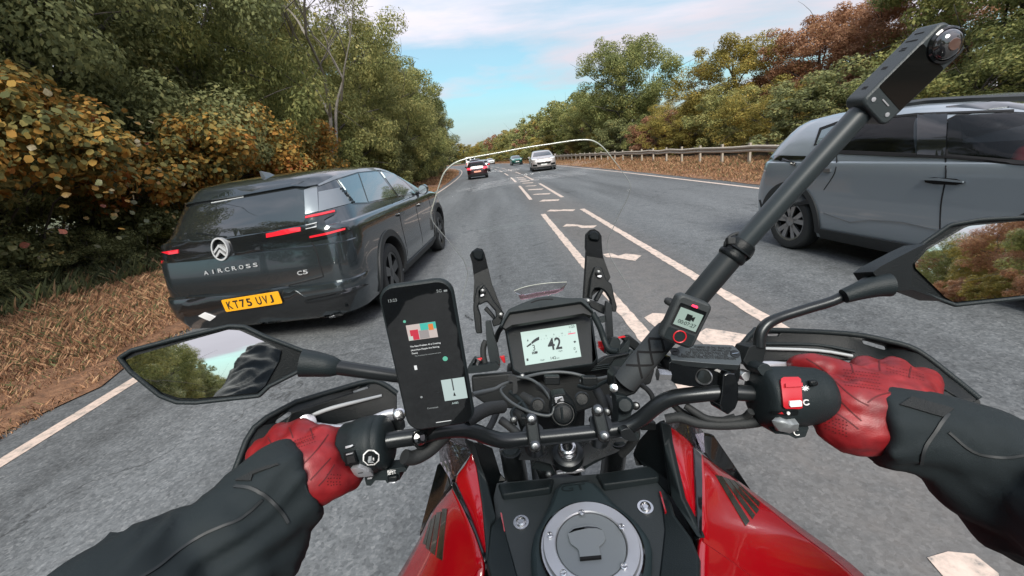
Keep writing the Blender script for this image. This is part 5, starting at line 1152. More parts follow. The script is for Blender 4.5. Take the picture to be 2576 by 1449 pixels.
# wing decals
bl_, br_ = bvh_of(LB), bvh_of(RB_)
K['decal'] = mat('smoked gold decal', (.020, .019, .012), .25, coat=.8)
for bv_, quads in ((bl_, [[(447, 873), (478, 871), (460, 1040), (446, 1206), (410, 1186)], [(410, 898), (440, 892), (398, 1172), (368, 1150)], [(386, 922), (404, 912), (362, 1142), (340, 1124)], [(366, 950), (382, 934), (340, 1106), (320, 1098)]]),
                   (br_, [[(2200, 655), (2238, 664), (2420, 954), (2395, 984)], [(2240, 664), (2278, 678), (2456, 914), (2440, 940)], [(2280, 678), (2316, 692), (2482, 880), (2466, 904)], [(2318, 690), (2345, 706), (2486, 834), (2482, 862)]])):
    cst = eye_cast(bv_, .5)
    for q in quads: project('wing_stripe', qs(c4, q), cst, K['decal'], bike, 18, .0012, .001)
    if bv_ is br_: line_on('panel_edge', qs(c4, [(2118, 1070), (2280, 1180), (2380, 1255), (2480, 1330)]), cst, .0065, K['red'], bike, .0018)
    else: line_on('panel_edge', qs(c4, [(700, 1232), (668, 1262), (640, 1310)]), cst, .0065, K['red'], bike, .0018)
text_on('lettering', 'GT', PL(c4(1212, 756), T0, TN), PL(c4(1372, 738), T0, TN), TN, K['plastic_lt'], con, -.0029, .0006, .011)
# fork, triple clamp, steering nut
TC = bplate('top_clamp', dd(c4, r2([(808, 500), (880, 462), (1010, 450), (1110, 430), (1380, 410), (1480, 405), (1640, 415), (1652, 460), (1560, 515), (1430, 560), (1360, 600), (1250, 612), (1160, 592), (1060, 562), (900, 558), (830, 540)], .2), .632), .025, mat('clamp metal', (.13, .14, .148), .28, metal=.8, rvar=.06, vscale=40), .004)
FD = Vector((0, .40, -.917))
for q, d in (((890, 510), .645), ((1565, 440), .65)):
    p0 = D(c4(*q), d); lathe('fork_tube', [(-.014, .0165), (0, .018), (.03, .0185), (.05, .0195), (.35, .0205), (.62, .02)], p0, FD, K['metal_blk'], bike, 28)
    fk = lathe('fork_cap', [(-.0165, .004), (-.0165, .012), (-.0135, .0155), (-.006, .0162)], p0, FD, K['plastic_lt'], bike, 28)
nut0 = D(c4(1252, 494), .612); nn = Vector((0, -.40, .917))
lathe('steering_nut', [(-.004, .0145), (.002, .0145), (.004, .0135), (.006, .0125), (.010, .0120), (.012, .0095), (.012, .0075), (.004, .0065), (-.01, .006), (-.011, .0002)], nut0, nn, K['steel'], bike, 36)
lathe('nut_collar', [(-.02, .024), (-.006, .023), (-.003, .0175), (-.003, .0148)], nut0, nn, K['metal_blk'], bike, 36)
bplate('clamp_bridge', dd(c4, [(1016, 615), (1045, 572), (1135, 570), (1170, 640), (1180, 655)], .65), .015, K['plastic_lt'], .003)
bplate('clamp_bridge', dd(c4, [(1352, 632), (1372, 570), (1480, 515), (1505, 545), (1400, 600)], .65), .015, K['plastic_lt'], .003)
bplate('neck_plate', dd(c4, [(1180, 640), (1250, 628), (1345, 612), (1368, 632), (1300, 650), (1180, 658)], .645), .01, K['alu'], .002)
# handlebar
btube('handlebar', c4, [(-40, 460, .478), (130, 428, .482), (290, 405, .487), (420, 372, .493), (560, 360, .502), (660, 378, .512), (740, 408, .52), (840, 432, .526), (1000, 422, .53), (1250, 398, .532), (1500, 370, .532), (1620, 348, .53), (1715, 298, .527), (1830, 205, .52), (1920, 160, .515), (2050, 140, .508), (2250, 122, .50), (2470, 132, .495), (2600, 140, .493)], .0098, K['metal_blk'], bike, 20, 5)
for (x0, y0, x1, y1) in ((1018, 296, 1042, 472), (1446, 240, 1486, 408)):
    a, b = D(c4(x0, y0), .523), D(c4(x1, y1), .513); u = (b - a).normalized(); n = (CP - a).normalized(); n = (n - u * n.dot(u)).normalized(); v = u.cross(n); hw_ = .0082
    P = [a + u * 0 + v * math.cos(t) * hw_ - u * math.sin(t) * hw_ for t in np.linspace(0, PI, 9)] + [b - v * math.cos(t) * hw_ + u * math.sin(t) * hw_ for t in np.linspace(0, PI, 9)]
    cl = bplate('bar_clamp', P, .012, K['metal_blk'], .0025)
    bplate('clamp_inset', [(p - (a + b) / 2) * .66 + (a + b) / 2 + n * .0006 for p in P], .002, K['plastic_lt'], .0006, cl)
    for c in (a, b): lathe('clamp_bolt', [(-.001, .0072), (.0012, .0072), (.0024, .0058), (.0028, .0030), (.0029, .0004)], c, n, mat('clamp bolt', (.10, .105, .11), .25, metal=.9), cl, 18)
    tube('bar_riser', [(a + b) / 2 - n * .012, (a + b) / 2 - n * .012 + Vector((0, .02, -.04))], .014, K['metal_blk'], bike, 16)
# ignition block
IG = bplate('ignition_block', dd(c4, r2([(1148, 150), (1168, 138), (1238, 128), (1262, 160), (1300, 200), (1318, 260), (1290, 300), (1240, 322), (1170, 318), (1140, 280), (1142, 200)], .15), .575), .03, K['plastic'], .003)
ki = D(c4(1222, 262), .572); kn = (CP - ki).normalized()
kb = lathe('ignition_switch', [(0, .0180), (.004, .0180), (.006, .0165), (.003, .0152), (.003, .0140), (.0075, .0130), (.0085, .0115), (.0085, .0004)], ki, kn, K['plastic'], bike, 32)
plate('key_slot', dd(c4, [(1206, 220), (1218, 214), (1226, 300), (1212, 310)], .5615), .003, K['plastic_lt'], kb, .001)
em = plate('emblem', dd(c4, r2([(1166, 158), (1220, 148), (1232, 190), (1176, 198)], .15), .5725), .002, K['alu'], IG, .0005)
plate('emblem_wing', dd(c4, [(1182, 186), (1186, 170), (1212, 158), (1218, 160), (1200, 172), (1222, 184)], .5715), .001, K['darkprint'], em)
for q in ((1060, 205), (1345, 165)):
    p0 = D(c4(*q), .60); lathe('cable_grommet', [(0, .011), (.003, .011), (.004, .0085), (-.002, .008)], p0, kn, K['metal_blk'], bike, 24, cap=False); lathe('grommet_core', [(-.004, .008), (.0, .008), (.001, .0004)], p0, kn, K['plastic'], bike, 20)
for k, (a, b, r_) in enumerate((((960, 150), (1060, 215), .008), ((1060, 80), (1140, 150), .006), ((1440, 110), (1490, 260), .007), ((1500, 150), (1560, 300), .006), ((900, 250), (980, 300), .007))):
    tube('wiring_loom', [D(c4(*a), .66), D(c4((a[0] + b[0]) / 2 + 10, (a[1] + b[1]) / 2), .645), D(c4(*b), .64)], r_, K['rubber'], bike, 10, 4)
# cockpit below the display
bplate('cockpit_panel', dd(c3, [(690, 1095), (960, 1070), (1300, 1040), (1560, 1000), (1640, 960), (1900, 905), (1990, 1050), (1960, 1150), (1700, 1220), (1600, 1300), (1450, 1350), (1280, 1370), (1000, 1330), (800, 1300), (700, 1230)], .80), .02, mat('dark cockpit plastic', (.008, .010, .011), .5, bump=.3, bscale=500), .004)
bplate('cockpit_side', dd(c9, [(1545, 1035), (1600, 975), (1960, 880), (1985, 835), (2075, 880), (2180, 990), (2180, 1130), (1900, 1090), (1760, 1160), (1700, 1100), (1560, 1060)], .76), .012, K['plastic_lt'], .003)
bplate('cockpit_shelf', dd(c9, [(1570, 1005), (1690, 925), (1960, 878), (1966, 905), (1790, 950), (1740, 1030), (1560, 1050)], .752), .012, K['plastic'], .002)
for k in range(3): bplate('vent_slat', dd(c9, [(1500, 1046 + 22 * k), (1724, 1014 + 22 * k), (1728, 1022 + 22 * k), (1504, 1056 + 22 * k)], .745), .006, K['plastic_lt'], .001)
# display
DN = Vector((0, -.66, .75)).normalized(); DP = D((1390, 850), .76)
def dq(pts, off=0.0): return pp(c9, pts, DP + DN * off, DN)
HO = bplate('display_housing', dq(r2([(455, 575), (530, 535), (1420, 396), (1520, 452), (1590, 950), (1535, 1030), (640, 1146), (545, 1095)], .22)), .035, K['plastic'], .004)
plate('display_bezel', dq(r2([(478, 596), (540, 548), (1408, 408), (1500, 452), (1572, 948), (1520, 1012), (648, 1132), (560, 1082)], .22), .001), .003, K['plastic_lt'], HO, .001, [dq(r2([(496, 600), (544, 560), (1406, 420), (1490, 462), (1560, 946), (1514, 1000), (652, 1120), (572, 1074)], .22), .001)])
plate('display_glass', dq(r2([(492, 598), (542, 556), (1407, 416), (1493, 460), (1564, 946), (1516, 1003), (650, 1123), (568, 1077)], .22), -.0005), .002, mat('display cover glass', (.40, .39, .40), .03, coat=1.0, spec=1.0, metal=.85), HO)
K['lcd'] = mat('lit display', (.12, .14, .13), .18, emit=(.50, .66, .61), es=.50)
LC_ = plate('lcd_screen', dq([(650, 632), (1320, 533), (1384, 925), (710, 1030)], .0012), .0008, K['lcd'], HO)
K['lcdp'] = mat('display ink', (.004, .006, .006), .3)
def dpt(x, y, off=.0018): return PL(c9(x, y), DP + DN * off, DN)
def dtext(s, a, b, h=None, m_=None, bold=.0): return text_on('lettering', s, dpt(*a), dpt(*b), DN, m_ or K['lcdp'], LC_, .0002, .0003, h, bold)
dtext('42', (990, 848), (1156, 826), .0235, bold=.02); dtext('mph', (1112, 868), (1158, 862)); dtext('3', (802, 856), (832, 852), .0115); dtext('1:23', (1240, 582), (1304, 572), bold=.005)
dtext('142', (1018, 962), (1082, 953), bold=.01); dtext('km', (1090, 952), (1120, 948)); dtext('TRIP', (890, 982), (942, 975))
for s, q in (('4', (866, 716)), ('6', (956, 682)), ('8', (1050, 668)), ('10', (1142, 655)), ('11', (1236, 640))): dtext(s, q, (q[0] + (11 if len(s) == 1 else 20), q[1] - 2))
qb = plate('gear_badge', [dpt(*p) for p in r2([(788, 868), (856, 858), (858, 886), (790, 898)], .25)], .0004, K['lcdp'], LC_); text_on('lettering', 'QS', dpt(796, 890, .0022), dpt(826, 886, .0022), DN, K['lcd'], LC_, .0002, .0003)
for A in ([(722, 800), (748, 780), (776, 758), (782, 780), (756, 796), (732, 812)], [(780, 752), (810, 722), (842, 700), (876, 684), (876, 722), (846, 736), (812, 756), (786, 776)]): plate('rev_bar', [dpt(*p) for p in A], .0004, K['lcdp'], LC_)
plate('rev_limit', [dpt(*p) for p in ((1224, 648), (1314, 634), (1315, 642), (1226, 658))], .0004, mat('display red', (.25, .0, .03), .3, emit=(.6, .0, .08), es=.5), LC_)
for k in range(9):
    x = 900 + k * 36; y = 712 - k * 6.2; plate('rev_tick', [dpt(*p) for p in ((x, y), (x + 3, y - .5), (x + 3, y + 9), (x, y + 10))], .0003, K['lcdp'], LC_)
for A in ([(1290, 742), (1306, 734), (1322, 738), (1314, 756), (1300, 760)], [(1292, 816), (1312, 813), (1315, 838), (1294, 841)], [(1312, 876), (1324, 852), (1330, 872)], [(728, 742), (738, 712), (748, 738)], [(722, 950), (744, 946), (748, 976), (724, 980)]): plate('display_icon', [dpt(*p) for p in A], .0003, K['lcdp'], LC_)
plate('icon_gap', [dpt(*p, .0023) for p in ((1297, 821), (1308, 819), (1310, 834), (1299, 836))], .0002, K['lcd'], LC_)
# hood over the display
def dh(pts, o): return [PL(c9(*p), DP + DN * o, DN) for p in pts]
bplate('display_hood', dh([(405, 545), (428, 480), (500, 352), (640, 288), (840, 212), (1000, 192), (1210, 214), (1385, 214), (1430, 232), (1534, 370), (1524, 384), (1394, 270), (1372, 262), (520, 390), (470, 470), (425, 560)], .040), .012, K['plastic_lt'], .003)
bplate('hood_underside', dh([(425, 560), (520, 388), (1385, 262), (1524, 380), (1500, 430), (1412, 402), (545, 544), (470, 590)], .030), .010, mat('hood inner plastic', (.006, .007, .008), .6), .0)
btube('hood_line', c9, [(776, 276, .715), (850, 248, .716), (950, 232, .716), (1046, 232, .716)], .0012, K['void'], bike, 6)
for s, P in ((0, [(398, 925), (455, 915), (470, 1005), (440, 998)]), (1, [(1590, 745), (1650, 738), (1676, 800), (1600, 812)]), (1, [(1590, 812), (1676, 800), (1690, 850), (1670, 890)])): bplate('cowl_piece', dd(c9, P, .83), .01, K['redplain'], .001)
# windscreen brackets
def strips(name, conv, polys, d, th, m_=K['plastic'], bv=.002):
    mb = MB(); 
    for P in polys: mb.add(*prism_geo(dd(conv, P, d), th))
    o = mb.build(name, m_, bike); 
    bm = bmesh.new(); bm.from_mesh(o.data); bmesh.ops.dissolve_limit(bm, angle_limit=math.radians(2), verts=bm.verts, edges=bm.edges); bm.to_mesh(o.data); bm.free()
    bevel(o, bv); return smooth_obj(o, 35)
bplate('screen_arm', dd(c12, r2([(38, 345), (60, 300), (125, 255), (188, 268), (214, 322), (248, 475), (300, 690), (430, 1020), (398, 1080), (240, 900), (78, 915), (92, 650), (66, 440)], .12), .875), .022, K['plastic'], .004)
bplate('screen_arm', dd(c12, r2([(1450, 80), (1488, 36), (1545, 28), (1600, 62), (1630, 112), (1632, 195), (1646, 355), (1738, 610), (1724, 642), (1680, 700), (1500, 850), (1418, 872), (1430, 610), (1455, 280), (1445, 240)], .12), .875), .022, K['plastic'], .004)
for P in ([(60, 300), (125, 262), (186, 280), (205, 330), (190, 400), (140, 408), (85, 380)], [(1475, 90), (1510, 52), (1560, 50), (1606, 86), (1610, 150), (1585, 175), (1500, 160), (1478, 130)]): bplate('arm_cap', dd(c12, r2(P, .3), .868), .02, K['plastic_lt'], .006)
strips('screen_brace', c12, [[(80, 930), (120, 740), (150, 706), (212, 700), (196, 730), (150, 780), (160, 900), (135, 965), (170, 1075), (184, 1290), (120, 1292), (104, 1245), (78, 1000)], [(205, 1000), (240, 960), (345, 1090), (325, 1122)], [(196, 702), (240, 742), (330, 900), (456, 1052), (412, 1180), (322, 1212), (300, 1140), (352, 1085), (345, 1010), (240, 905), (150, 950), (140, 870), (175, 780)]], .855, .016)
strips('screen_brace', c12, [[(1550, 480), (1630, 490), (1690, 640), (1752, 690), (1786, 850), (1818, 965), (1808, 1030), (1752, 1025), (1738, 880), (1690, 800), (1650, 760), (1600, 740), (1550, 745), (1520, 800), (1520, 880), (1470, 860), (1500, 620)], [(1476, 880), (1540, 896), (1680, 960), (1670, 1062), (1600, 1032), (1500, 975), (1460, 910)], [(1540, 886), (1625, 748), (1660, 772), (1582, 912)]], .855, .016)
for q in ((196, 782), (414, 1070), (1588, 556), (1462, 905)): 
    p0 = D(c12(*q), .85); lathe('screen_bolt', [(0, .0055), (.004, .005), (.005, .0005)], p0, (CP - p0), K['bolt'], bike, 14)
for P in ([(165, 825), (205, 805), (215, 830), (190, 846), (165, 848)], [(1576, 588), (1634, 584), (1636, 606), (1616, 618), (1580, 610)]): bplate('bracket_slot', dd(c12, P, .848), .003, K['alu'], .001)
bplate('lever_arm', dd(c9, r2([(226, 500), (286, 494), (325, 640), (378, 850), (404, 1015), (370, 1040), (290, 1010), (262, 900), (236, 700)], .15), .80), .018, K['plastic_lt'], .004)
tube('lever_cable', dd(c9, [(235, 735, .81), (205, 800, .81), (200, 900, .81), (220, 1000, .81)]), .006, K['rubber'], bike, 10, 4)
bplate('lever_base', dd(c9, r2([(18, 1045), (80, 950), (105, 955), (62, 1035), (280, 1018), (350, 990), (405, 1050), (370, 1092), (150, 1122), (22, 1132), (6, 1090)], .1), .79), .03, K['plastic_lt'], .004)
bplate('lever_box', dd(c9, [(75, 1030), (105, 950), (205, 936), (225, 1020)], .815), .02, K['metal_blk'], .002); bplate('lever_tag', dd(c9, [(100, 955), (190, 935), (200, 955), (110, 975)], .805), .004, K['redplain'], 0)
tube('lever_spring', dd(c9, [(125, 1015, .80), (145, 960, .80)]), .006, K['steel'], bike, 10)
bplate('side_rod', dd(c9, r2([(1676, 330), (1690, 250), (1752, 300), (1775, 700), (1750, 800), (1700, 780), (1690, 600)], .15), .82), .014, K['metal_blk'], .003)
bplate('rod_clip', dd(c9, r2([(1598, 450), (1680, 432), (1684, 500), (1640, 520), (1600, 500)], .2), .825), .012, K['plastic_lt'], .003)
tube('stay', dd(c9, [(1520, 400, .80), (1610, 575, .80), (1660, 720, .80), (1720, 840, .79), (1830, 860, .78)]), .006, K['plastic_lt'], bike, 10, 3)
tube('stay', dd(c9, [(430, 560, .80), (380, 640, .82), (350, 740, .83)]), .005, K['plastic'], bike, 10, 3)
bplate('side_shelf', dd(c9, r2([(1680, 880), (1760, 700), (1830, 700), (1860, 740), (1850, 850), (1950, 720), (1972, 730), (1960, 870), (1700, 905)], .1), .79), .02, K['plastic_lt'], .003)
bplate('side_wall', dd(c9, [(1850, 690), (1960, 660), (2060, 740), (2150, 820), (2200, 900), (2060, 880), (1960, 800)], .80), .012, K['plastic'], .003)
bplate('shelf_mark', dd(c9, [(1826, 690), (1905, 672), (1922, 690), (1840, 706)], .785), .003, K['redplain'], 0)
# windscreen
def scr(q):
    y = .85
    for _ in range(8): P = Yp(q, y); y = .93 - .45 * (P.z - 1.2) - .9 * (P.x - .06) ** 2
    return Yp(q, y)
so = [(425, 1330), (452, 1230), (468, 1170), (456, 1105), (436, 1055), (385, 990), (325, 915), (270, 850), (225, 790), (213, 735), (225, 690), (242, 635), (270, 545), (300, 465), (333, 425), (372, 393), (430, 368), (500, 350), (660, 322), (850, 286), (1050, 256), (1190, 235), (1260, 229), (1310, 231), (1350, 244), (1395, 275), (1440, 325), (1495, 395), (1550, 470), (1580, 515), (1590, 560), (1580, 610), (1555, 665), (1515, 740), (1470, 840), (1440, 900), (1432, 950), (1440, 1005), (1480, 1085), (1540, 1180), (1582, 1250), (1560, 1330)]
SQ = qs(c7, so); vs_, fs_ = cdt(SQ, 26); sv = [scr((v.x, v.y)) for v in vs_]
ws = mk('windscreen', sv, [list(f) for f in fs_], K['screen'], bike, True, 180); face_eye(ws)
K['rim'] = mat('pale screen edge', (.40, .42, .37), .2, coat=1); K['rim2'] = mat('darker screen edge', (.30, .32, .32), .2, coat=1)  # top edge paler than the side edges, same roughness
rim_ = [scr(q) for q in SQ]
tube('screen_edge', rim_[9:28], [.0007 + .0006 * min(1, i / 4, (18 - i) / 4) for i in range(19)], K['rim'], ws, 8, 3)
tube('screen_edge', rim_[0:10], .0008, K['rim2'], ws, 6, 3); tube('screen_edge', rim_[27:41], .0007, K['rim2'], ws, 6, 3)
K['lip'] = clear_mat('clear lip', (.95, .94, .94), .6); K['lip_reflection'] = clear_mat('lip red reflection tint', (.93, .74, .76), .4)
tl = [(572, 118), (700, 72), (850, 42), (1000, 24), (1202, 14)]
plate('screen_lip', [scr(c9(*p)) + Vector((0, -.006, 0)) for p in tl + [(1212, 40), (1130, 105), (660, 178), (590, 150)]], .003, K['lip'], ws)
plate('screen_lip', [scr(c9(*p)) + Vector((0, -.007, 0)) for p in [(625, 178), (700, 172), (1130, 105), (1180, 70), (1160, 110), (1080, 150), (660, 232), (640, 210)]], .003, K['lip_reflection'], ws)  # lower piece: reflection of the red bodywork painted in as a tint
tube('lip_edge', [scr(c9(*p)) + Vector((0, -.007, 0)) for p in tl], .0009, K['rim'], ws, 6, 3)
text_on('lettering', 'AGROW', scr(c9(-32, 425)) + Vector((0, -.004, 0)), scr(c9(66, 492)) + Vector((0, -.004, 0)), Vector((0, -.9, .4)), K['darkprint'], ws, .001, .0006)
# cables
tube('power_cable', dd(c9, [(70, 1382, .60), (200, 1352, .615), (345, 1316, .63), (430, 1266, .64), (600, 1206, .66), (800, 1150, .68), (950, 1122, .69), (1120, 1112, .69), (1280, 1128, .69), (1400, 1158, .69), (1520, 1186, .70), (1620, 1186, .71), (1720, 1160, .72)]), [.0036, .0036, .0032] + [.0026] * 10, mat('grey cable', (.065, .072, .075), .45), bike, 10, 4)
tube('loop_cable', dd(c4, [(920, 22, .66), (1010, 38, .65), (1080, 85, .635), (1130, 150, .60), (1160, 210, .575), (1150, 262, .57), (1100, 272, .57), (1000, 245, .575), (900, 195, .59), (838, 140, .61), (822, 105, .63), (850, 80, .645)]), .0022, mat('grey lead', (.055, .062, .065), .45), bike, 8, 5)
bplate('cable_wrap', dd(c9, r2([(498, 1170), (560, 1152), (606, 1170), (618, 1330), (600, 1370), (556, 1380), (560, 1240), (500, 1215)], .2), .635), .01, K['rubber'], .003)
tube('brake_hose', dd(c10, [(215, 1165, .52), (330, 1150, .515), (480, 1195, .51), (650, 1210, .505), (820, 1205, .50), (960, 1190, .495), (1050, 1170, .49)]), .0062, K['rubber'], bike, 12, 4)
tube('brake_hose', dd(c10, [(380, 1050, .515), (470, 1110, .51), (560, 1160, .507), (700, 1175, .503), (860, 1155, .50), (930, 1100, .49)]), .0045, K['rubber'], bike, 10, 4)
tube('clutch_cable', dd(c11, [(2480, 460, .50), (2380, 560, .50), (2240, 690, .497), (2080, 780, .49), (1980, 800, .485), (1900, 780, .48)]), .0085, K['rubber'], bike, 12, 4)
# more of the wiring and clamps around the bar
for nm, P, r_, kk in (('cable_sleeve', [(590, 320, .505), (660, 268, .52), (740, 228, .54), (830, 215, .565)], .0090, 'rubber'), ('wiring_loom', [(690, 440, .56), (760, 330, .60), (800, 240, .63)], .005, 'rubber'),
                      ('wiring_loom', [(880, 120, .66), (960, 190, .64), (1040, 330, .60), (1060, 380, .59)], .0035, 'plastic_lt'), ('wiring_loom', [(920, 330, .60), (890, 250, .62), (960, 180, .64)], .0022, 'plastic_lt'),
                      ('wiring_loom', [(1320, 80, .66), (1400, 100, .64), (1480, 60, .63), (1560, 30, .62)], .003, 'plastic_lt'), ('wiring_loom', [(1400, 310, .60), (1480, 330, .59), (1560, 300, .58), (1640, 240, .57)], .004, 'rubber'),
                      ('wiring_loom', [(1700, 60, .58), (1760, 100, .57), (1800, 160, .56), (1790, 240, .55)], .0035, 'rubber'), ('wiring_loom', [(820, 300, .60), (900, 360, .59), (960, 420, .58)], .006, 'rubber'),
                      ('wiring_loom', [(1600, 520, .58), (1650, 470, .57), (1690, 400, .56), (1680, 330, .56)], .006, 'rubber'), ('brake_hose', [(1930, 200, .535), (1990, 250, .53), (2100, 300, .52), (2210, 310, .51), (2330, 280, .505)], .0040, 'rubber')):
    tube(nm, dd(c4, P), r_, K[kk], bike, 10, 4)
for q, d, r_ in (((1505, 250), .57, .0045), ((905, 300), .59, .004), ((1415, 300), .585, .0045), ((960, 20), .70, .004), ((1690, 210), .55, .004), ((1340, 55), .70, .0035), ((1130, 650), .59, .0035)):
    p0 = D(c4(*q), d); lathe('cable_bolt', [(-.006, r_ * 1.4), (0, r_ * 1.4), (.001, r_), (.003, r_ * .9), (.0036, .0004)], p0, (CP - p0), K['steel'] if r_ > .1 else K['bolt'], bike, 12)
for q in ((1000, 300), (1150, 40), (1390, 45), (1760, 330), (1600, 270)):
    p0 = D(c4(*q), .60); bevel(mk('connector', *box_geo(p0, cR * .011, cU * .006, cF * .008), K['plastic'], bike), .0015)
# hand guards
HL = [(688, 893, .50), (795, 652, .53), (1000, 524, .558), (1040, 508, .563), (1225, 452, .582), (1410, 402, .60), (1490, 417, .60), (1562, 466, .60), (1562, 565, .595), (1350, 605, .585), (1180, 645, .57), (1060, 660, .555), (930, 705, .54), (800, 845, .515), (745, 905, .50)]
hg = bplate('hand_guard', dd(c5, HL), .007, K['plastic'], .002, holes=[dd(c5, [(903, 626), (915, 606), (975, 566), (995, 570), (985, 588), (920, 628)], .546), dd(c5, [(1322, 454), (1402, 428), (1410, 438), (1330, 464)], .592)])
tube('guard_rim', [p - ray(c5(*HL[i][:2])).normalized() * .002 for i, p in enumerate(dd(c5, HL[:8]))], .0038, K['plastic_lt'], hg, 8, 3)
tube('guard_ridge', dd(c5, [(1085, 596, .557), (1130, 574, .562), (1230, 540, .572), (1480, 478, .592)]), [.0016, .0030, .0030, .002], K['greyprint'], hg, 8, 3)
bplate('guard_shade', dd(c5, [(1085, 640, .566), (1150, 585, .57), (1480, 500, .598), (1560, 490, .603), (1562, 562, .60), (1350, 600, .59), (1180, 640, .575)]), .004, K['plastic'], .001, hg)
HR_ = [(606, 345, .575), (690, 251, .585), (742, 244, .587), (1140, 262, .572), (1350, 300, .556), (1490, 346, .543), (1660, 475, .52), (1792, 582, .50), (1760, 604, .50), (1690, 580, .503), (1560, 500, .52), (1440, 425, .54), (1280, 392, .555), (1100, 392, .565), (900, 396, .575), (700, 400, .578)]
hg2 = bplate('hand_guard', dd(c6, HR_), .007, K['plastic'], .002, holes=[dd(c6, [(1220, 296), (1234, 291), (1342, 322), (1346, 338), (1326, 341), (1226, 311)], .565), dd(c6, [(757, 261), (818, 260), (806, 274), (757, 274)], .584)])
tube('guard_rim', dd(c6, HR_[:8]), .0038, K['plastic_lt'], hg2, 8, 3)
tube('guard_ridge', dd(c6, [(660, 315, .578), (760, 312, .58), (1000, 318, .573), (1180, 350, .56)]), .0022, K['plastic_lt'], hg2, 8, 3); tube('guard_ridge', dd(c6, [(730, 335, .576), (1000, 345, .568), (1170, 372, .556)]), .0022, K['greyprint'], hg2, 8, 3)
lathe('bar_end', [(0, .011), (.004, .0125), (.01, .0115), (.012, .0005)], D(c5(1078, 628), .548), (CP - D(c5(1078, 628), .548)), K['steel'], bike, 20)
tube('clutch_lever', dd(c5, [(1548, 572, .55), (1500, 580, .55), (1430, 606, .548), (1340, 640, .548), (1250, 652, .55), (1160, 645, .552), (1080, 632, .555)]), [.006, .0055, .005, .0045, .0045, .0045, .006], K['alu'], bike, 10, 4)
tube('brake_lever', dd(c6, [(700, 425, .545), (780, 418, .55), (900, 425, .56), (1050, 440, .575), (1250, 450, .58)]), [.007, .006, .005, .005, .005], K['alu'], bike, 10, 3)
# grips
GLa, GLb = D(c5(790, 875), .508), D(c5(1300, 772), .492); tube('grip', [GLa, GLb], .0165, K['rubber'], bike, 20)
GRa, GRb = D(c6(1000, 565), .497), D(c6(1720, 600), .525); tube('grip', [GRa, GRb], .0165, K['rubber'], bike, 20)
# switch housings
def housing(name, conv, a, b, da, db, prof, m_=K['plastic_lt']):
    A, B = D(conv(*a), da), D(conv(*b), db); L_ = (B - A).length; return lathe(name, [(t * L_, r) for t, r in prof], A, B - A, m_, bike, 40, True, 45)
SLH = housing('switch_housing', c11, (1085, 668), (1700, 560), .487, .484, [(0, .024), (.02, .027), (.06, .0285), (.26, .0292), (.28, .0302), (.44, .0318), (.66, .0322), (.74, .0315), (.78, .029), (.80, .0285), (.82, .031), (.90, .030), (.97, .026), (1.0, .016)])
bl5 = bvh_of(SLH); cs = eye_cast(bl5, .46)
def onl(name, pts, m_, off=.001, th=.002, step=14, par=SLH, conv=c11, cst=None): return project(name, qs(conv, pts), cst or cs, m_, par, step * .4, off, th)
oc = [(1440 + 118 * math.cos(PI / 8 + k * PI / 4) * .98, 790 + 112 * math.sin(PI / 8 + k * PI / 4)) for k in range(8)]
onl('switch_ring', oc, K['white'], .0012); onl('joystick_base', [(1440 + (x - 1440) * .84, 790 + (y - 790) * .84) for x, y in oc], K['plastic'], .0016)
onl('joystick', [(1400, 775), (1455, 765), (1470, 815), (1450, 850), (1410, 840)], K['greyprint'], .004, .003); onl('joystick', [(1390, 740), (1430, 728), (1460, 745), (1420, 762)], K['void'], .003, .002)
onl('horn_button', [(1190, 902), (1285, 880), (1440, 945), (1470, 984), (1380, 998), (1250, 1002)], K['alu'], .005, .006); text_on('lettering', 'HORN', cs(*c11(1288, 952))[0] + cs(*c11(1300, 945))[1] * .0055, cs(*c11(1352, 942))[0] + cs(*c11(1300, 945))[1] * .0055, cs(*c11(1300, 945))[1], K['darkprint'], SLH, .0002, .0004)
onl('dimmer_switch', [(1090, 720), (1225, 690), (1275, 830), (1270, 860), (1120, 880)], K['plastic'], .004, .005); onl('dimmer_edge', [(1126, 640), (1218, 616), (1222, 632), (1130, 660)], K['alu'], .005, .003); onl('dimmer_edge', [(1140, 722), (1220, 704), (1222, 716), (1146, 738)], K['alu'], .006, .002)
onl('pass_switch', [(1150, 760), (1240, 740), (1262, 820), (1160, 838)], K['void'], .006, .001)
lo = D(c11(1560, 1040), .470)
bplate('switch_foot', dd(c11, r2([(1340, 1000), (1580, 960), (1900, 930), (1936, 960), (1920, 990), (1830, 1000), (1842, 1100), (1660, 1150), (1640, 1112), (1500, 1110), (1440, 1185), (1378, 1182), (1360, 1120)], .08), .478), .025, K['plastic_lt'], .003)
bplate('menu_switch', dd(c11, [(1656, 1062), (1800, 1045), (1810, 1130), (1668, 1150)], .472), .012, K['plastic'], .002); bplate('switch_edge', dd(c11, [(1680, 1142), (1776, 1134), (1778, 1148), (1684, 1156)], .470), .003, K['alu'])
def ptext(conv, s, a, b, d, par, m_=K['white'], h=None):
    A, B = D(conv(*a), d), D(conv(*b), d); n = (CP - A).normalized(); return text_on('lettering', s, A, B, n, m_, par, .0005, .0004, h)
ptext(c11, 'RES/+', (1672, 1008), (1785, 992), .474, SLH); ptext(c11, 'SET/-', (1672, 1036), (1785, 1020), .474, SLH)
bplate('turn_switch', dd(c11, r2([(1386, 1080), (1420, 1066), (1460, 1076), (1450, 1090), (1392, 1096)], .3), .474), .004, K['alu'], .001)
bplate('button_pod', dd(c11, r2([(936, 770), (1000, 690), (1046, 690), (1050, 800), (1082, 940), (1060, 950), (990, 880)], .15), .468), .02, K['plastic'], .003); bplate('pod_face', dd(c11, [(945, 770), (1000, 700), (1044, 700), (1048, 760)], .466), .003, K['alu'], .001)
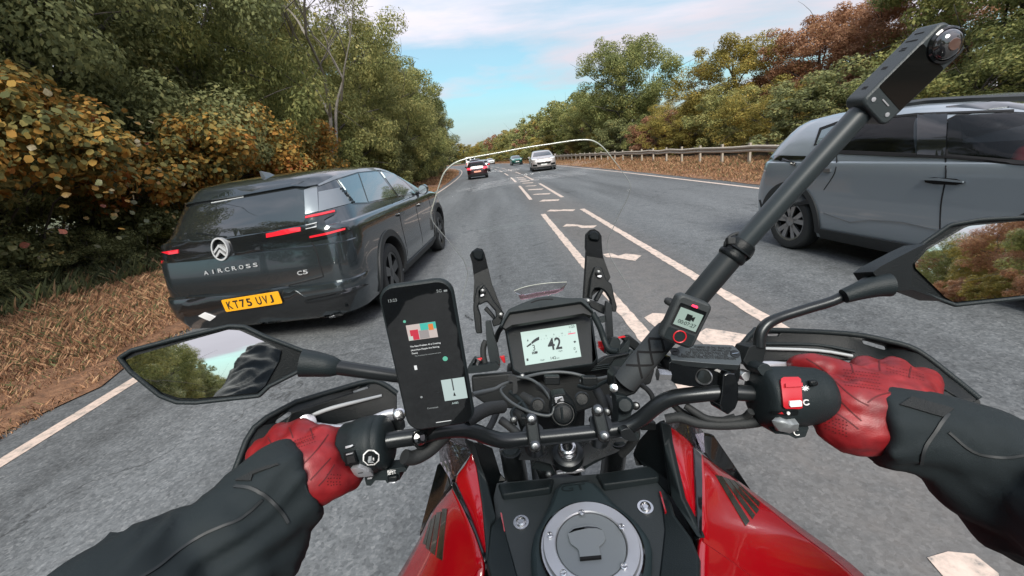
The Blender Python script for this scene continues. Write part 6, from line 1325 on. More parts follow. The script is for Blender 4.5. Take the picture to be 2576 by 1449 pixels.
bplate('lever_perch', dd(c11, r2([(1540, 300), (1680, 290), (1800, 270), (1850, 360), (1860, 450), (1780, 480), (1700, 380), (1600, 360)], .15), .52), .02, K['metal_blk'], .003)
lathe('perch_bolt', [(0, .008), (.01, .008), (.012, .005), (.012, .0005)], D(c11(1830, 205), .52), (CP - D(c11(1830, 205), .52)), K['steel'], bike, 18)
bplate('phone_clamp', dd(c11, r2([(1960, 470), (2080, 440), (2200, 470), (2220, 640), (2120, 720), (2040, 640), (1980, 600)], .25), .488), .026, K['plastic'], .005)
lathe('clamp_ball', [(-.002, .009), (.004, .0085), (.008, .006), (.009, .0005)], D(c11(2110, 520), .474), (CP - D(c11(2110, 520), .474)), K['gloss'], bike, 20)
# right housing
SRH = housing('switch_housing', c10, (975, 975), (1545, 965), .485, .487, [(0, .022), (.03, .030), (.06, .0335), (.12, .0345), (.60, .0345), (.66, .0335), (.75, .0330), (.86, .0325), (.94, .030), (1.0, .023)])
csr = eye_cast(bvh_of(SRH), .46)
def onrh(name, pts, m_, off=.001, th=.002, step=30, par=SRH): return project(name, qs(c10, pts), csr, m_, par, step * .3, off, th)
onrh('kill_switch', [(1166, 838), (1190, 830), (1310, 828), (1330, 842), (1338, 1058), (1310, 1068), (1206, 1066), (1186, 1050)], mat('kill switch red', (.42, .012, .02), .3, coat=.5), .004, .005)
onrh('switch_ridge', [(1190, 880), (1330, 875), (1332, 905), (1192, 912)], mat('switch ridge red', (.42, .012, .02), .3, coat=.5), .0065, .003)  # raised ridge in the same red as the switch
onrh('switch_pip', [(1222, 1005), (1312, 998), (1322, 1010), (1322, 1040), (1230, 1046), (1220, 1036)], K['white'], .006, .003)
onrh('label_strip', [(1090, 1096), (1318, 1090), (1314, 1122), (1260, 1130), (1110, 1118)], K['plastic'], .0015, .002)
def ondot(x, y, r, m_): return onrh('switch_dot', [(x + r * math.cos(k * PI / 4), y + r * math.sin(k * PI / 4)) for k in range(8)], m_, .003, .001)
ondot(1228, 1104, 14, K['white']); onrh('switch_dot', [(1162, 1112), (1178, 1094), (1196, 1112)], K['redplain'], .003, .001)
onrh('starter_switch', [(1130, 1150), (1170, 1144), (1220, 1165), (1294, 1158), (1288, 1200), (1230, 1222), (1122, 1200)], K['cap'], .008, .008)
for (cx0, cy0, r0, r1, a0, a1) in ((1388, 1022, 30, 21, .5, 5.4),):
    n_ = 20; line = [(cx0 + (r0 + r1) / 2 * math.cos(a0 + (a1 - a0) * k / n_), cy0 + (r0 + r1) / 2 * math.sin(a0 + (a1 - a0) * k / n_) * .8) for k in range(n_ + 1)]
    line_on('switch_symbol', qs(c10, line), csr, .0012, K['white'], SRH, .0012, 1)
for k in range(4):
    a = k * PI / 4 + .2; line_on('switch_symbol', qs(c10, [(1378 + 30 * math.cos(a), 908 + 22 * math.sin(a)), (1378 - 30 * math.cos(a), 908 - 22 * math.sin(a))]), csr, .0009, K['white'], SRH, .0012)
bplate('switch_foot', dd(c10, r2([(1060, 1165), (1180, 1190), (1400, 1200), (1412, 1240), (1384, 1312), (1300, 1326), (1250, 1300), (1190, 1290), (1130, 1286), (1080, 1240)], .1), .472), .03, K['plastic_lt'], .004); ptext(c10, 'C', (1290, 1304), (1334, 1300), .470, SRH)
bplate('end_cap', dd(c10, [(1420, 846), (1490, 836), (1500, 886), (1440, 896)], .452), .006, K['plastic'], .002)
bplate('switch_knob', dd(c10, r2([(980, 745), (1010, 705), (1070, 700), (1110, 745), (1130, 775), (1090, 805), (1020, 800)], .25), .475), .03, K['plastic_lt'], .006)
# brake reservoir
RES = bplate('brake_reservoir', dd(c10, r2([(245, 690), (300, 660), (840, 690), (838, 800), (826, 850), (700, 880), (640, 895), (420, 890), (290, 866), (262, 840), (244, 760)], .12), .50), .045, K['gloss'], .005)
cn = Vector((0, -.45, .9)).normalized(); cp0 = D(c10(550, 620), .498)
rc_ = bplate('reservoir_cap', pp(c10, r2([(254, 640), (268, 590), (345, 546), (545, 534), (780, 545), (835, 600), (850, 680), (832, 712), (560, 696), (264, 668)], .15), cp0, cn), .010, mat('cap plastic', (.055, .066, .072), .42, metal=.3, rvar=.06, vscale=40), .002)
for k, s in enumerate(('WARNING USE ONLY BRAKE FLUID', 'DOT4 FROM SEALED CONTAINER CLEAN', 'CAP BEFORE REMOVING KEEP', 'FLUID LEVEL ABOVE LOWER')):
    y = 570 + 22 * k; x0, x1 = 455 - 36 * k, 768 - 10 * k; A, B = PL(c10(x0, y), cp0, cn), PL(c10(x1, y + 10), cp0, cn); text_on('lettering', s, A, B, cn, K['darkprint'], rc_, .0004, .0003, .0034, .006)
A, B = PL(c10(316, 648), cp0, cn), PL(c10(800, 668), cp0, cn); text_on('lettering', 'WARNUNG NUR DOT4 VERWENDEN', A, B, cn, K['darkprint'], rc_, .0004, .0003, .0032, .01)
for q in ((292, 598), (795, 618)):
    s0 = PL(c10(*q), cp0 + cn * .0005, cn); sb = lathe('cap_screw', [(0, .0055), (.0006, .0055), (.0008, .0048), (.0004, .0005)], s0, cn, K['metal_blk'], rc_, 16); mk('screw_slot', *box_geo(s0 + cn * .0012, Vector((.0038, 0, 0)), Vector((0, .0007, 0)), cn * .0003), K['steel'], sb)
sg = D(c10(533, 810), .4985); lathe('sight_glass', [(0, .0098), (.002, .0098), (.003, .0085), (.001, .0076)], sg, (CP - sg), K['alloy'], RES, 28, cap=False); lathe('sight_lens', [(0, .0078), (.0012, .0078), (.0015, .0005)], sg, (CP - sg), mat('sight lens', (.012, .014, .014), .15, spec=.3), RES, 24)
tube('reservoir_bolt', dd(c10, [(146, 790, .503), (250, 795, .503)]), [.008, .0065], K['steel'], bike, 6)
bplate('bar_bracket', dd(c10, r2([(700, 790), (740, 772), (800, 780), (826, 860), (830, 1000), (800, 1080), (740, 1130), (690, 1100), (670, 1050), (690, 940)], .2), .487), .03, K['gloss'], .006)
bplate('lever_pivot', dd(c10, r2([(845, 800), (880, 770), (942, 768), (938, 830), (880, 850)], .2), .50), .02, K['alu'], .002)
# mirrors
def mirror(conv, glass_pts, shell_pts, centre, depth, refl, hub, name='mirror'):
    c = D(conv(*centre), depth); v = (c - CP).normalized(); n = (Vector(refl).normalized() - v).normalized()
    sh = bplate('mirror_shell', [p - n * .002 for p in pp(conv, r2(shell_pts, .12, 3), c, n)], .035, K['plastic'], .004, ib=.35)
    mg = mat('mirror', (.86, .88, .88), .015, metal=1.0)
    plate('mirror_glass', pp(conv, r2(glass_pts, .12, 3), c + n * .0006, n), .0022, mg, sh, 0)
    rim = pp(conv, r2(shell_pts, .12, 3), c + n * .0005, n); tube('mirror_rim', rim + [rim[0]], .0024, K['plastic_lt'], sh, 8); return sh, c, n
mirror(c5, [(102, 288), (160, 262), (400, 192), (655, 124), (716, 128), (835, 182), (938, 236), (928, 290), (850, 428), (806, 464), (480, 494), (386, 490), (300, 462), (150, 352)], [(68, 276), (130, 236), (400, 165), (660, 104), (742, 108), (850, 160), (1062, 240), (1078, 262), (1040, 345), (872, 430), (820, 480), (480, 517), (378, 515), (288, 480), (128, 350)], (530, 300), .45, (-.065, -.985, .085), None)
mirror(c2, [(1053, 1192), (1110, 1130), (1290, 1024), (1546, 1000), (1720, 1018), (1790, 1120), (1740, 1300), (1546, 1337), (1230, 1368), (1190, 1346), (1056, 1215)], [(935, 1235), (1050, 1130), (1212, 1018), (1350, 994), (1546, 984), (1740, 1000), (1820, 1120), (1765, 1320), (1546, 1348), (1235, 1382), (1190, 1366), (1040, 1310), (945, 1315)], (1400, 1180), .47, (.25, -.965, .065), None)
bplate('mirror_arm_cover', dd(c2, r2([(862, 1232), (900, 1205), (1048, 1128), (1110, 1100), (1040, 1190), (1036, 1290), (1190, 1368), (1040, 1312), (940, 1320), (900, 1290)], .1), .474), .028, K['plastic'], .005)
tube('mirror_stalk', dd(c2, [(935, 1290, .476), (880, 1296, .478), (800, 1318, .482), (730, 1342, .485)]), [.0135, .0125, .0105, .0085], K['plastic_lt'], bike, 18, 3)
tube('mirror_stalk', dd(c10, [(1980, -40, .486), (1672, 150, .492), (1400, 240, .497), (1180, 310, .50), (1075, 360, .50), (1020, 420, .50), (1000, 480, .50), (998, 560, .50)]), [.0062] * 4 + [.0068] * 4, K['metal_blk'], bike, 16, 4)
bplate('mirror_boot', dd(c10, r2([(915, 560), (960, 545), (1052, 548), (1056, 580), (1030, 690), (985, 740), (900, 720), (860, 680)], .15), .497), .03, K['plastic'], .006)
tube('mirror_stalk', dd(c5, [(1050, 302, .455), (1130, 310, .458), (1212, 322, .46), (1214, 322, .461)]), [.0155, .0140, .0115, .0095], K['plastic_lt'], bike, 18, 2)
tube('mirror_stalk', dd(c5, [(1212, 322, .461), (1350, 343, .47), (1540, 370, .48), (1620, 385, .485), (1660, 450, .49), (1665, 560, .49)]), [.0085, .0082, .0078, .0078, .0078, .0078], K['metal_blk'], bike, 16, 3)
# the parts below and behind, out of sight from the saddle
K['engine'] = mat('engine casting', (.03, .032, .034), .5, metal=.6, bump=.3, bscale=90)
bxw = lambda nm, c, s, m_, bv=.03: box(nm, c, s, m_, bike, bv)
bxw('engine', (.06, .22, .52), (.30, .42, .42), K['engine'], .05); bxw('seat', (.06, -.32, .90), (.27, .72, .12), K['rubber'], .05); bxw('exhaust', (.24, -.62, .55), (.12, .5, .14), K['steel'], .05); bxw('tail_section', (.06, -.72, .88), (.2, .3, .12), K['red'], .04)
def bwheel(y, r, w):
    we = bpy.data.objects.new('wheel', None); COL.objects.link(we); we.parent = bike; we.location = Vector((.06, y, r)) - bike.location
    t = mk('tyre', *lathe_geo([(-w * .3, r * .78), (-w / 2, r * .86), (-w * .36, r * .96), (0, r), (w * .36, r * .96), (w / 2, r * .86), (w * .3, r * .78)], (0, 0, 0), (1, 0, 0), 40, False), K['tyre'], None, True, 40); t.parent = we
    mb = MB(); mb.add(*lathe_geo([(-w * .3, r * .8), (-w * .25, r * .74), (w * .25, r * .74), (w * .3, r * .8)], (0, 0, 0), (1, 0, 0), 40, False)); mb.add(*lathe_geo([(-.08, .02), (-.04, .05), (.04, .05), (.08, .02)], (0, 0, 0), (1, 0, 0), 20))
    for k in range(12):
        a = k * PI / 6; mb.add(*tube_geo([(0, math.cos(a) * .04, math.sin(a) * .04), (0, math.cos(a + .15) * r * .76, math.sin(a + .15) * r * .76)], .008, 6))
    r_ = mb.build('rim', K['metal_blk'], None); r_.parent = we
bwheel(.98, .33, .11); bwheel(-.50, .32, .16)
V, F = grid_geo([[Vector((.06 + dx, .98 + math.cos(a) * .37, .33 + math.sin(a) * .37)) for dx in (-.07, 0, .07)] for a in np.linspace(.3, 2.6, 7)], 3, 3); o = mk('front_mudguard', V, F, K['plastic'], bike, True, 60); solid(o, .006)
V, F = grid_geo([[Vector((.06 + dx * w_, y - abs(dx) * .25, z)) for dx in (-.1, -.05, 0, .05, .1)] for y, z, w_ in ((.80, 1.17, .7), (.92, 1.10, .95), (.97, 1.0, 1.0), (.93, .88, .8), (.86, .80, .5))], 3, 4); o = mk('front_fairing', V, F, K['plastic'], bike, True, 60); solid(o, .008)
mk('headlight', *lathe_geo([(0, .055), (.015, .05), (.02, .0005)], (.06, .965, 1.0), (0, 1, 0), 24), K['lamp_white'], bike)
# ------------------------------------------------------------------ phone, stick, cameras
def frame_from(a, b, c_, d):
    """corners top-left, top-right, bottom-right, bottom-left -> centre, right, up, normal, width, height"""
    ce = (a + b + c_ + d) / 4; u = ((b - a) + (c_ - d)) / 2; v = ((a - d) + (b - c_)) / 2; w, h = u.length, v.length; u = u.normalized(); v = (v - u * v.dot(u)).normalized(); return ce, u, v, u.cross(v), w, h
ce, pu, pv, pn_, pw, ph = frame_from(D(c13(50, 160), .400), D(c13(668, 96), .402), D(c13(846, 1300), .448), D(c13(268, 1402), .446))
phone = thing('phone', 'black smartphone showing a podcast, held upright left of the dash display', 'phone', ce)
def rr(w, h, r, n=6):
    out = []
    for sx, sy, a0 in ((1, 1, 0), (-1, 1, PI / 2), (-1, -1, PI), (1, -1, 1.5 * PI)):
        for k in range(n + 1):
            a = a0 + PI / 2 * k / n; out.append((sx * (w / 2 - r) + math.cos(a) * r, sy * (h / 2 - r) + math.sin(a) * r))
    return out
def loc_plate(name, P2, off, th, m_, parent, fr, bv=0):
    c, u, v, n = fr; return plate(name, [c + u * x + v * y + n * off for x, y in P2], th, m_, parent, bv)
FR = (ce, pu, pv, pn_)
loc_plate('case', rr(pw, ph, .016), 0, .009, K['plastic_lt'], phone, FR, .003)
scn = loc_plate('screen', rr(pw * .93, ph * .965, .0135), .0006, .0012, mat('phone glass', (.006, .007, .008), .03, coat=1.0), phone, FR)
def sp(x, y): return ((x - .5) * pw * .93, (.5 - y) * ph * .965)      # screen fractions, y downwards
def sbox(name, x0, y0, x1, y1, m_, off=.0010, skew=0): return loc_plate(name, [sp(x0, y0), sp(x1, y0), sp(x1, y1), sp(x0, y1)], off, .0003, m_, scn, FR)
def stext(s, x0, y, x1, m_, h=None):
    a, b = sp(x0, y), sp(x1, y); return text_on('lettering', s, ce + pu * a[0] + pv * a[1] + pn_ * .001, ce + pu * b[0] + pv * b[1] + pn_ * .001, pn_, m_, scn, .0002, .0002, h)
def glow(n, c, e=.8): return mat(n, [q * .3 for q in c], .1, emit=c, es=e)
gw = glow('screen white', (.7, .72, .72), .5); gd = glow('screen grey', (.25, .27, .27), .5); gg = glow('screen green', (.10, .36, .26), .6); gp = glow('screen pale', (.36, .44, .43), .6)
stext('13:23', .10, .085, .22, gd); stext('5G', .80, .065, .87, gd); sbox('status_icon', .90, .055, .95, .066, gd)
sbox('artwork', .27, .25, .70, .355, glow('art cream', (.42, .36, .34), .6)); sbox('artwork_piece', .47, .25, .70, .295, glow('art teal', (.05, .36, .30), .6), .0013); sbox('artwork_piece', .31, .285, .43, .352, glow('art red', (.42, .03, .05), .6), .0014); sbox('artwork_piece', .44, .295, .58, .35, glow('art grey', (.24, .22, .22), .6), .0015); sbox('artwork_piece', .59, .26, .66, .30, glow('art orange', (.55, .16, .04), .6), .0016); sbox('artwork_piece', .28, .325, .34, .352, glow('art mint', (.40, .46, .42), .6), .0017)
stext('The New Problem AI is Creating', .27, .40, .72, gw); stext('(And How People Are Solving', .27, .425, .69, gw); stext('Them)', .27, .448, .36, gw); stext('The AI podcast for everyone and more', .31, .466, .70, gd)
def disc(name, x, y, r, m_, off=.0014):
    c0 = sp(x, y); return loc_plate(name, [(c0[0] + r * math.cos(2 * PI * k / 18), c0[1] + r * math.sin(2 * PI * k / 18)) for k in range(18)], off, .0003, m_, scn, FR)
disc('play_button', .745, .51, .0026, gg); disc('record_dot', .265, .222, .0014, gg); sbox('card_icon', .265, .53, .305, .56, gw)
mp_ = sbox('map_tile', .62, .66, .975, .815, gp); sbox('map_road', .775, .66, .795, .745, glow('map road', (.08, .09, .09), .4), .0013); loc_plate('map_arrow', [sp(.785, .755), sp(.805, .785), sp(.765, .785)], .0014, .0003, K['darkprint'], scn, FR)
stext('A483', .72, .845, .82, gp); stext('Connected', .33, .855, .50, gd); sbox('home_bar', .42, .965, .66, .969, gw); disc('small_icon', .28, .76, .0012, gd)
for k, (x, y) in enumerate(((.985, .35), (.985, .45))): pass
tube('phone_mount', [ce - pn_ * .012 - pv * .03, ce - pn_ * .03 - pv * .06, D(c11(2110, 560), .492)], [.016, .011, .010], K['plastic'], bike, 14, 3)

# selfie stick
def along(a, b, t): return a.lerp(b, t)
s0 = D((1572, 962), .545); s1 = D((1868, 612), .49); s2 = D((2185, 262), .435)
stick = thing('selfie_stick', 'long black selfie stick clamped to the handlebar, rising to the right', 'selfie stick', s0)
tube('pole', [along(s0, s1, .25), s1], .0140, mat('stick lower tube', (.012, .016, .018), .42, rvar=.06, vscale=20), stick, 28)
tube('upper_tube', [along(s0, s1, .9), along(s1, s2, .5), s2], [.0118, .0116, .0112], mat('stick upper tube', (.018, .025, .028), .38, rvar=.06, vscale=20), stick, 28)
gp_ = tube('grip', [s0, along(s0, s1, .1), along(s0, s1, .36), along(s0, s1, .40)], [.0158, .0166, .0164, .0152], mat('stick grip rubber', (.040, .046, .050), .65, bump=.3, bscale=600), stick, 28)
cg = eye_cast(bvh_of(gp_), .53); dirp = Vector(((1868 - 1572), (612 - 962), 0)); dl_ = dirp.normalized(); dn_ = Vector((-dl_.y, dl_.x, 0))
for k in range(3):
    b0 = Vector((1590, 941, 0)) + dl_ * (8 + 44 * k)
    for s in (-1, 1):
        P = [b0 + dn_ * s * 26, b0 + dl_ * 20, b0 + dl_ * 42 - dn_ * s * 24]; line_on('grip_groove', [(p.x, p.y) for p in P], cg, .0032, K['void'], gp_, .0006)
lathe('collar', [(0, .0178), (.002, .0160), (.010, .0160), (.012, .0146)], along(s0, s1, .955), s1 - s0, K['plastic'], stick, 28); lathe('collar', [(0, .0150), (.002, .0162), (.006, .0162), (.008, .0150)], along(s0, s1, .90), s1 - s0, K['plastic'], stick, 28)
tie = tube('cable_tie', [s1 + (s1 - s0).normalized() * -.006 + ((cR * math.cos(a) + cU * math.sin(a)) * .0168) for a in np.linspace(0, 2 * PI, 25)], .0022, K['rubber'], stick, 8)
box('tie_head', D((1838, 606), .475), (.009, .008, .007), K['rubber'], stick, .001, axes=(cR, cU, -cF))
bplate_s = lambda nm, P, th, m_, bv=.002: plate(nm, P, th, m_, stick, bv)
tube('stick_neck', [s2, s2 + (s2 - s1).normalized() * .035], [.0105, .0095], K['plastic'], stick, 20)
# clamp on the bar
bplate_s('clamp_head', dd(c3, r2([(1690, 1090), (1730, 1055), (1790, 1060), (1870, 1130), (1890, 1170), (1850, 1220), (1760, 1250), (1690, 1190)], .2), .545), .035, K['plastic'], .006)
bplate_s('clamp_body', dd(c4, r2([(1560, 140), (1640, 150), (1670, 220), (1650, 330), (1720, 400), (1700, 440), (1620, 430), (1570, 360), (1580, 260)], .2), .53), .03, K['plastic_lt'], .006)
lathe('clamp_knob', [(0, .010), (.004, .0105), (.008, .0085), (.010, .0075), (.0105, .0005)], D(c4(1622, 205), .523), (CP - D(c4(1622, 205), .523)), K['plastic_lt'], stick, 24)
bplate_s('clamp_lever', dd(c4, r2([(1588, 372), (1640, 350), (1690, 392), (1704, 438), (1650, 440), (1600, 412)], .3), .508), .014, K['metal_blk'], .004)
lathe('clamp_pin', [(0, .006), (.006, .005), (.007, .0005)], D(c4(1548, 96), .528), (CP - D(c4(1548, 96), .528)), K['steel'], stick, 14)
# small camera remote strapped to the stick
rce, ru, rv, rn, rw_, rh_ = frame_from(D(c10(345, 118), .452), D(c10(635, 215), .452), D(c10(425, 590), .464), D(c10(150, 478), .464))
rem = thing('camera_remote', 'small black camera remote with square screen strapped to the selfie stick', 'remote', rce); RFm = (rce, ru, rv, rn)
loc_plate('case', rr(rw_, rh_, .007), 0, .016, mat('remote case', (.026, .031, .033), .5, bump=.3, bscale=900), rem, RFm, .003)
def rq(x, y): return ((x - .5) * rw_, (.5 - y) * rh_)
wn_ = loc_plate('screen_window', [rq(*p) for p in r2([(.12, .17), (.90, .17), (.90, .66), (.12, .66)], .08)], .0004, .0008, K['gloss'], rem, RFm)
loc_plate('screen', [rq(.18, .25), rq(.84, .25), rq(.84, .62), rq(.18, .62)], .0008, .0004, mat('remote lcd', (.10, .12, .11), .25, emit=(.24, .33, .29), es=.5), wn_, RFm)
loc_plate('camera_icon', [rq(.42, .33), rq(.58, .33), rq(.58, .37), rq(.66, .34), rq(.66, .45), rq(.58, .42), rq(.58, .46), rq(.42, .46)], .0012, .0003, K['lcdp'], wn_, RFm)
a_, b_2 = rq(.26, .56), rq(.78, .56); text_on('lettering', '00:07:27', rce + ru * a_[0] + rv * a_[1] + rn * .001, rce + ru * b_2[0] + rv * b_2[1] + rn * .001, rn, K['lcdp'], wn_, .0002, .0002)
loc_plate('led', [rq(*p) for p in r2([(.44, .125), (.60, .125), (.60, .165), (.44, .165)], .4)], .0010, .001, mat('red led', (.6, .01, .02), .3, emit=(1, .03, .08), es=2.0), rem, RFm)
loc_plate('button_plate', [rq(*p) for p in r2([(.10, .70), (.90, .70), (.90, .95), (.10, .95)], .2)], .0006, .0008, K['plastic_lt'], rem, RFm)
q0 = rq(.5, .82); b0 = rce + ru * q0[0] + rv * q0[1] + rn * .001
tube('record_ring', [b0 + ru * math.cos(a) * .0068 + rv * math.sin(a) * .0068 for a in np.linspace(0, 2 * PI, 31)], .0007, K['redplain'], rem, 6)
tube('strap', [rce - rn * .01 + rv * .012 + ru * math.cos(a) * .021 - rn * (.012 + .012 * math.sin(a)) for a in np.linspace(0, 2 * PI, 17)], .004, K['rubber'], rem, 8)
# panoramic camera on top
A0 = D(c2(838, 512), .432); A1 = D(c2(1190, 168), .405)
ax_ = (A1 - A0).normalized(); toc = (CP - (A0 + A1) / 2).normalized(); toc = (toc - ax_ * toc.dot(ax_)).normalized(); sidev = ax_.cross(toc)
if sidev.dot(cR) < 0: sidev = -sidev            # to the right and down in the picture
fn = (toc * .86 + sidev * .51).normalized(); wn2 = (sidev * .86 - toc * .51).normalized()
pc_ = thing('panoramic_camera', 'slim black panoramic camera with bulging lens on top of the selfie stick', 'camera', (A0 + A1) / 2)
Lc, Wc, Tc = (A1 - A0).length * 1.06, .040, .027; mid = (A0 + A1) / 2 - fn * .004
PFR = (mid + fn * Tc / 2, wn2, ax_, fn)
bdy = loc_plate('body', rr(Wc, Lc, .008), 0, Tc, mat('camera body', (.026, .034, .037), .45, bump=.25, bscale=900), pc_, PFR, .0025)
loc_plate('screen', rr(Wc * .90, Lc * .52, .002), .0004, .0008, mat('camera touch screen', (.005, .006, .006), .12, coat=.1, spec=.3), pc_, (mid + fn * Tc / 2 + ax_ * Lc * -.03, wn2, ax_, fn))
lc = mid + fn * Tc / 2 + ax_ * Lc * .36
lathe('lens_ring', [(0, .0165), (.002, .0160), (.003, .0142), (.002, .0135)], lc, fn, K['gloss'], pc_, 36, cap=False)
lathe('lens', [(.001, .0138), (.004, .0130), (.007, .0106), (.009, .0068), (.0098, .0004)], lc, fn, mat('lens glass', (.02, .02, .022), .02, coat=1, spec=1.0), pc_, 36)
lathe('lens_core', [(.0088, .006), (.0098, .0050), (.0100, .0004)], lc + wn2 * .001, fn, mat('lens core', (.10, .06, .05), .1, coat=1), pc_, 20)
for k, (w_, t_) in enumerate(((-.30, -.40), (.28, -.40))): lathe('button', [(0, .0022), (.0006, .0022), (.0008, .0004)], mid + fn * Tc / 2 + ax_ * Lc * t_ + wn2 * Wc * w_, fn, K['alu'], pc_, 14)
loc_plate('button_mark', [(-.005, -.0006), (.005, -.0006), (.005, .0006), (-.005, .0006)], .0006, .0004, K['alu'], pc_, (mid + fn * Tc / 2 + ax_ * Lc * -.34, wn2, ax_, fn))
SF = (mid - wn2 * Wc / 2, fn, ax_, -wn2)
for t_, w_, h_ in ((.36, .010, .0012), (.27, .013, .0014), (.18, .006, .0012), (.155, .007, .0012), (-.06, .006, .003), (-.30, .006, .0012), (-.32, .006, .0012)): loc_plate('vent_slot', [(-w_ / 2 - .001, -h_ / 2), (w_ / 2 - .001, -h_ / 2), (w_ / 2 - .001, h_ / 2), (-w_ / 2 - .001, h_ / 2)], .0003, .0006, K['void'], pc_, (SF[0] + ax_ * Lc * t_, fn, ax_, -wn2))

# ------------------------------------------------------------------ rider
rider = thing('person', 'motorcycle rider in black jacket and red leather gloves gripping the handlebar', 'person', (0.05, -0.25, 0))
from mathutils import noise as mnoise
def limb(conv, pts): return [D(conv(p[0], p[1]), p[2]) for p in pts], [p[3] for p in pts]
lp, lr_ = limb(c5, [(1062, 915, .452, .0455), (1000, 950, .445, .0455), (885, 1040, .432, .0435), (785, 1150, .42, .0455), (640, 1272, .405, .0495), (425, 1420, .385, .0545), (150, 1590, .35, .059)])
lp += [Vector((-.36, .02, 1.27)), Vector((-.255, -.20, 1.40))]; lr_ += [.070, .080]
rp, rr_ = limb(c6, [(1262, 705, .470, .0455), (1320, 710, .467, .0455), (1420, 725, .46, .0445), (1600, 780, .45, .0465), (1820, 870, .435, .051), (2100, 1000, .41, .056), (2400, 1180, .37, .064)])
rp += [Vector((.44, .0, 1.27)), Vector((.34, -.20, 1.40))]; rr_ += [.072, .080]
K['jacket'] = mat('black jacket fabric', (.0028, .0085, .0112), .8, bump=.35, bscale=1500, rvar=.08, vscale=8)
jk = blob('jacket', [(lp, lr_), (rp, rr_), limb(c5, [(640, 1350, .405, .040), (860, 1285, .418, .036), (950, 1268, .425, .024)]), limb(c5, [(480, 1480, .388, .046), (790, 1405, .403, .042), (890, 1385, .41, .028)]), limb(c6, [(1660, 900, .445, .036), (1820, 1000, .43, .044), (2000, 1110, .42, .05)]), ([(-.24, -.22, 1.39), (.04, -.28, 1.42), (.33, -.22, 1.39)], [.09, .11, .09]), ([(.05, -.27, 1.36), (.05, -.29, 1.15), (.05, -.26, .92)], [.185, .175, .18]), ([(.05, -.24, 1.42), (.04, -.22, 1.52)], [.08, .07])], K['jacket'], rider, .006, 5, flat=2)
me = jk.data; co = np.zeros(len(me.vertices) * 3); me.vertices.foreach_get('co', co); co = co.reshape(-1, 3); no = np.array([v.normal[:] for v in me.vertices]); base = Vector((.05, -.25, 0))
def fold(p):
    q = Vector(p) + base; a = mnoise.noise(q * 9.0); b = mnoise.noise(Vector((q.x * 22, q.y * 9, q.z * 30)) + Vector((a, a, a)) * 2.2); c = mnoise.noise(q * 55)
    k = min(1, max(0, (.415 - q.y) * 7 + .12)); b2 = mnoise.noise(Vector((q.x * 13 + 4, q.y * 7, q.z * 16)))
    return .0055 * a + (.0050 * (1 - 2.4 * abs(b)) + .0085 * (1 - 2.2 * abs(b2))) * k - .004 * k + .0006 * c + .0016 * (.3 - abs(mnoise.noise(Vector((q.x * 48, q.y * 20, q.z * 60))))) * (0.4 + 0.6 * k)
co += no * np.array([fold(p) for p in co])[:, None]; me.vertices.foreach_set('co', co.ravel()); me.update()
bj = bvh_of(jk); cj = eye_cast(bj, .42)
K['seam'] = mat('jacket seam', (.012, .015, .017), .6); K['strap'] = mat('cuff strap', (.010, .012, .013), .8, bump=.8, bscale=900)
line_on('seam', qs(c5, [(690, 968), (770, 975), (840, 1010), (900, 1060), (950, 1120), (975, 1165)]), cj, .0035, K['seam'], jk, .0016, 4)
line_on('seam', qs(c5, [(835, 1040), (720, 1140), (540, 1215), (390, 1310), (270, 1405), (160, 1470)]), cj, .0028, K['seam'], jk, .0014, 4)
project('cuff_strap', qs(c5, [(695, 938), (790, 886), (870, 858), (920, 845), (930, 850), (790, 905), (780, 940)]), cj, K['strap'], jk, 8, .002, .003)
line_on('seam', qs(c6, [(1640, 655), (1570, 750), (1520, 830), (1505, 900)]), cj, .0035, K['seam'], jk, .0016, 4)
line_on('seam', qs(c6, [(1640, 745), (1760, 840), (1900, 870), (2010, 860)]), cj, .0028, K['seam'], jk, .0014, 4)
project('cuff_strap', qs(c6, [(1400, 612), (1462, 576), (1665, 634), (1610, 672)]), cj, K['strap'], jk, 8, .002, .003)
line_on('seam', qs(c6, [(1290, 640), (1240, 700), (1240, 760), (1260, 800)]), cj, .0025, K['seam'], jk, .0012, 4)
# gloves
def leather():
    m, nd, lk, p = newmat('red leather'); t = nd.new('ShaderNodeTexCoord')
    v = nd.new('ShaderNodeTexVoronoi'); v.inputs['Scale'].default_value = 700; lk.new(t.outputs['Object'], v.inputs['Vector'])
    n = nd.new('ShaderNodeTexNoise'); n.inputs['Scale'].default_value = 45; n.inputs['Detail'].default_value = 6; lk.new(t.outputs['Object'], n.inputs['Vector'])
    r = ramp(nd, [(0.3, (.135, .005, .008)), (0.55, (.22, .010, .013)), (0.75, (.30, .022, .024))]); lk.new(n.outputs['Fac'], r.inputs[0]); lk.new(r.outputs[0], p.inputs['Base Color'])
    p.inputs['Roughness'].default_value = .46
    h = MA(nd, lk, 'ADD', MA(nd, lk, 'MULTIPLY', v.outputs['Distance'], .5), MA(nd, lk, 'MULTIPLY', n.outputs['Fac'], 1.6)); b = nd.new('ShaderNodeBump'); b.inputs['Strength'].default_value = .16; b.inputs['Distance'].default_value = .0012
    lk.new(h, b.inputs['Height']); lk.new(b.outputs[0], p.inputs['Normal']); return m
K['leather'] = leather(); K['stitch'] = mat('glove seam', (.085, .003, .005), .7); K['hole'] = mat('perforation', (.07, .003, .004), .9)
def glove(conv, parts):
    ps = [limb(conv, p) for p in parts]
    o = blob('glove', ps, K['leather'], rider, .0032, 4); me = o.data
    co = np.array([v.co[:] for v in me.vertices]); no = np.array([v.normal[:] for v in me.vertices])
    d = np.array([.0013 * mnoise.noise(Vector(p) * 60) + .0009 * mnoise.noise(Vector((p[0] * 60, p[1] * 130, p[2] * 90))) for p in co])
    me.vertices.foreach_set('co', (co + no * d[:, None]).ravel()); me.update(); return o
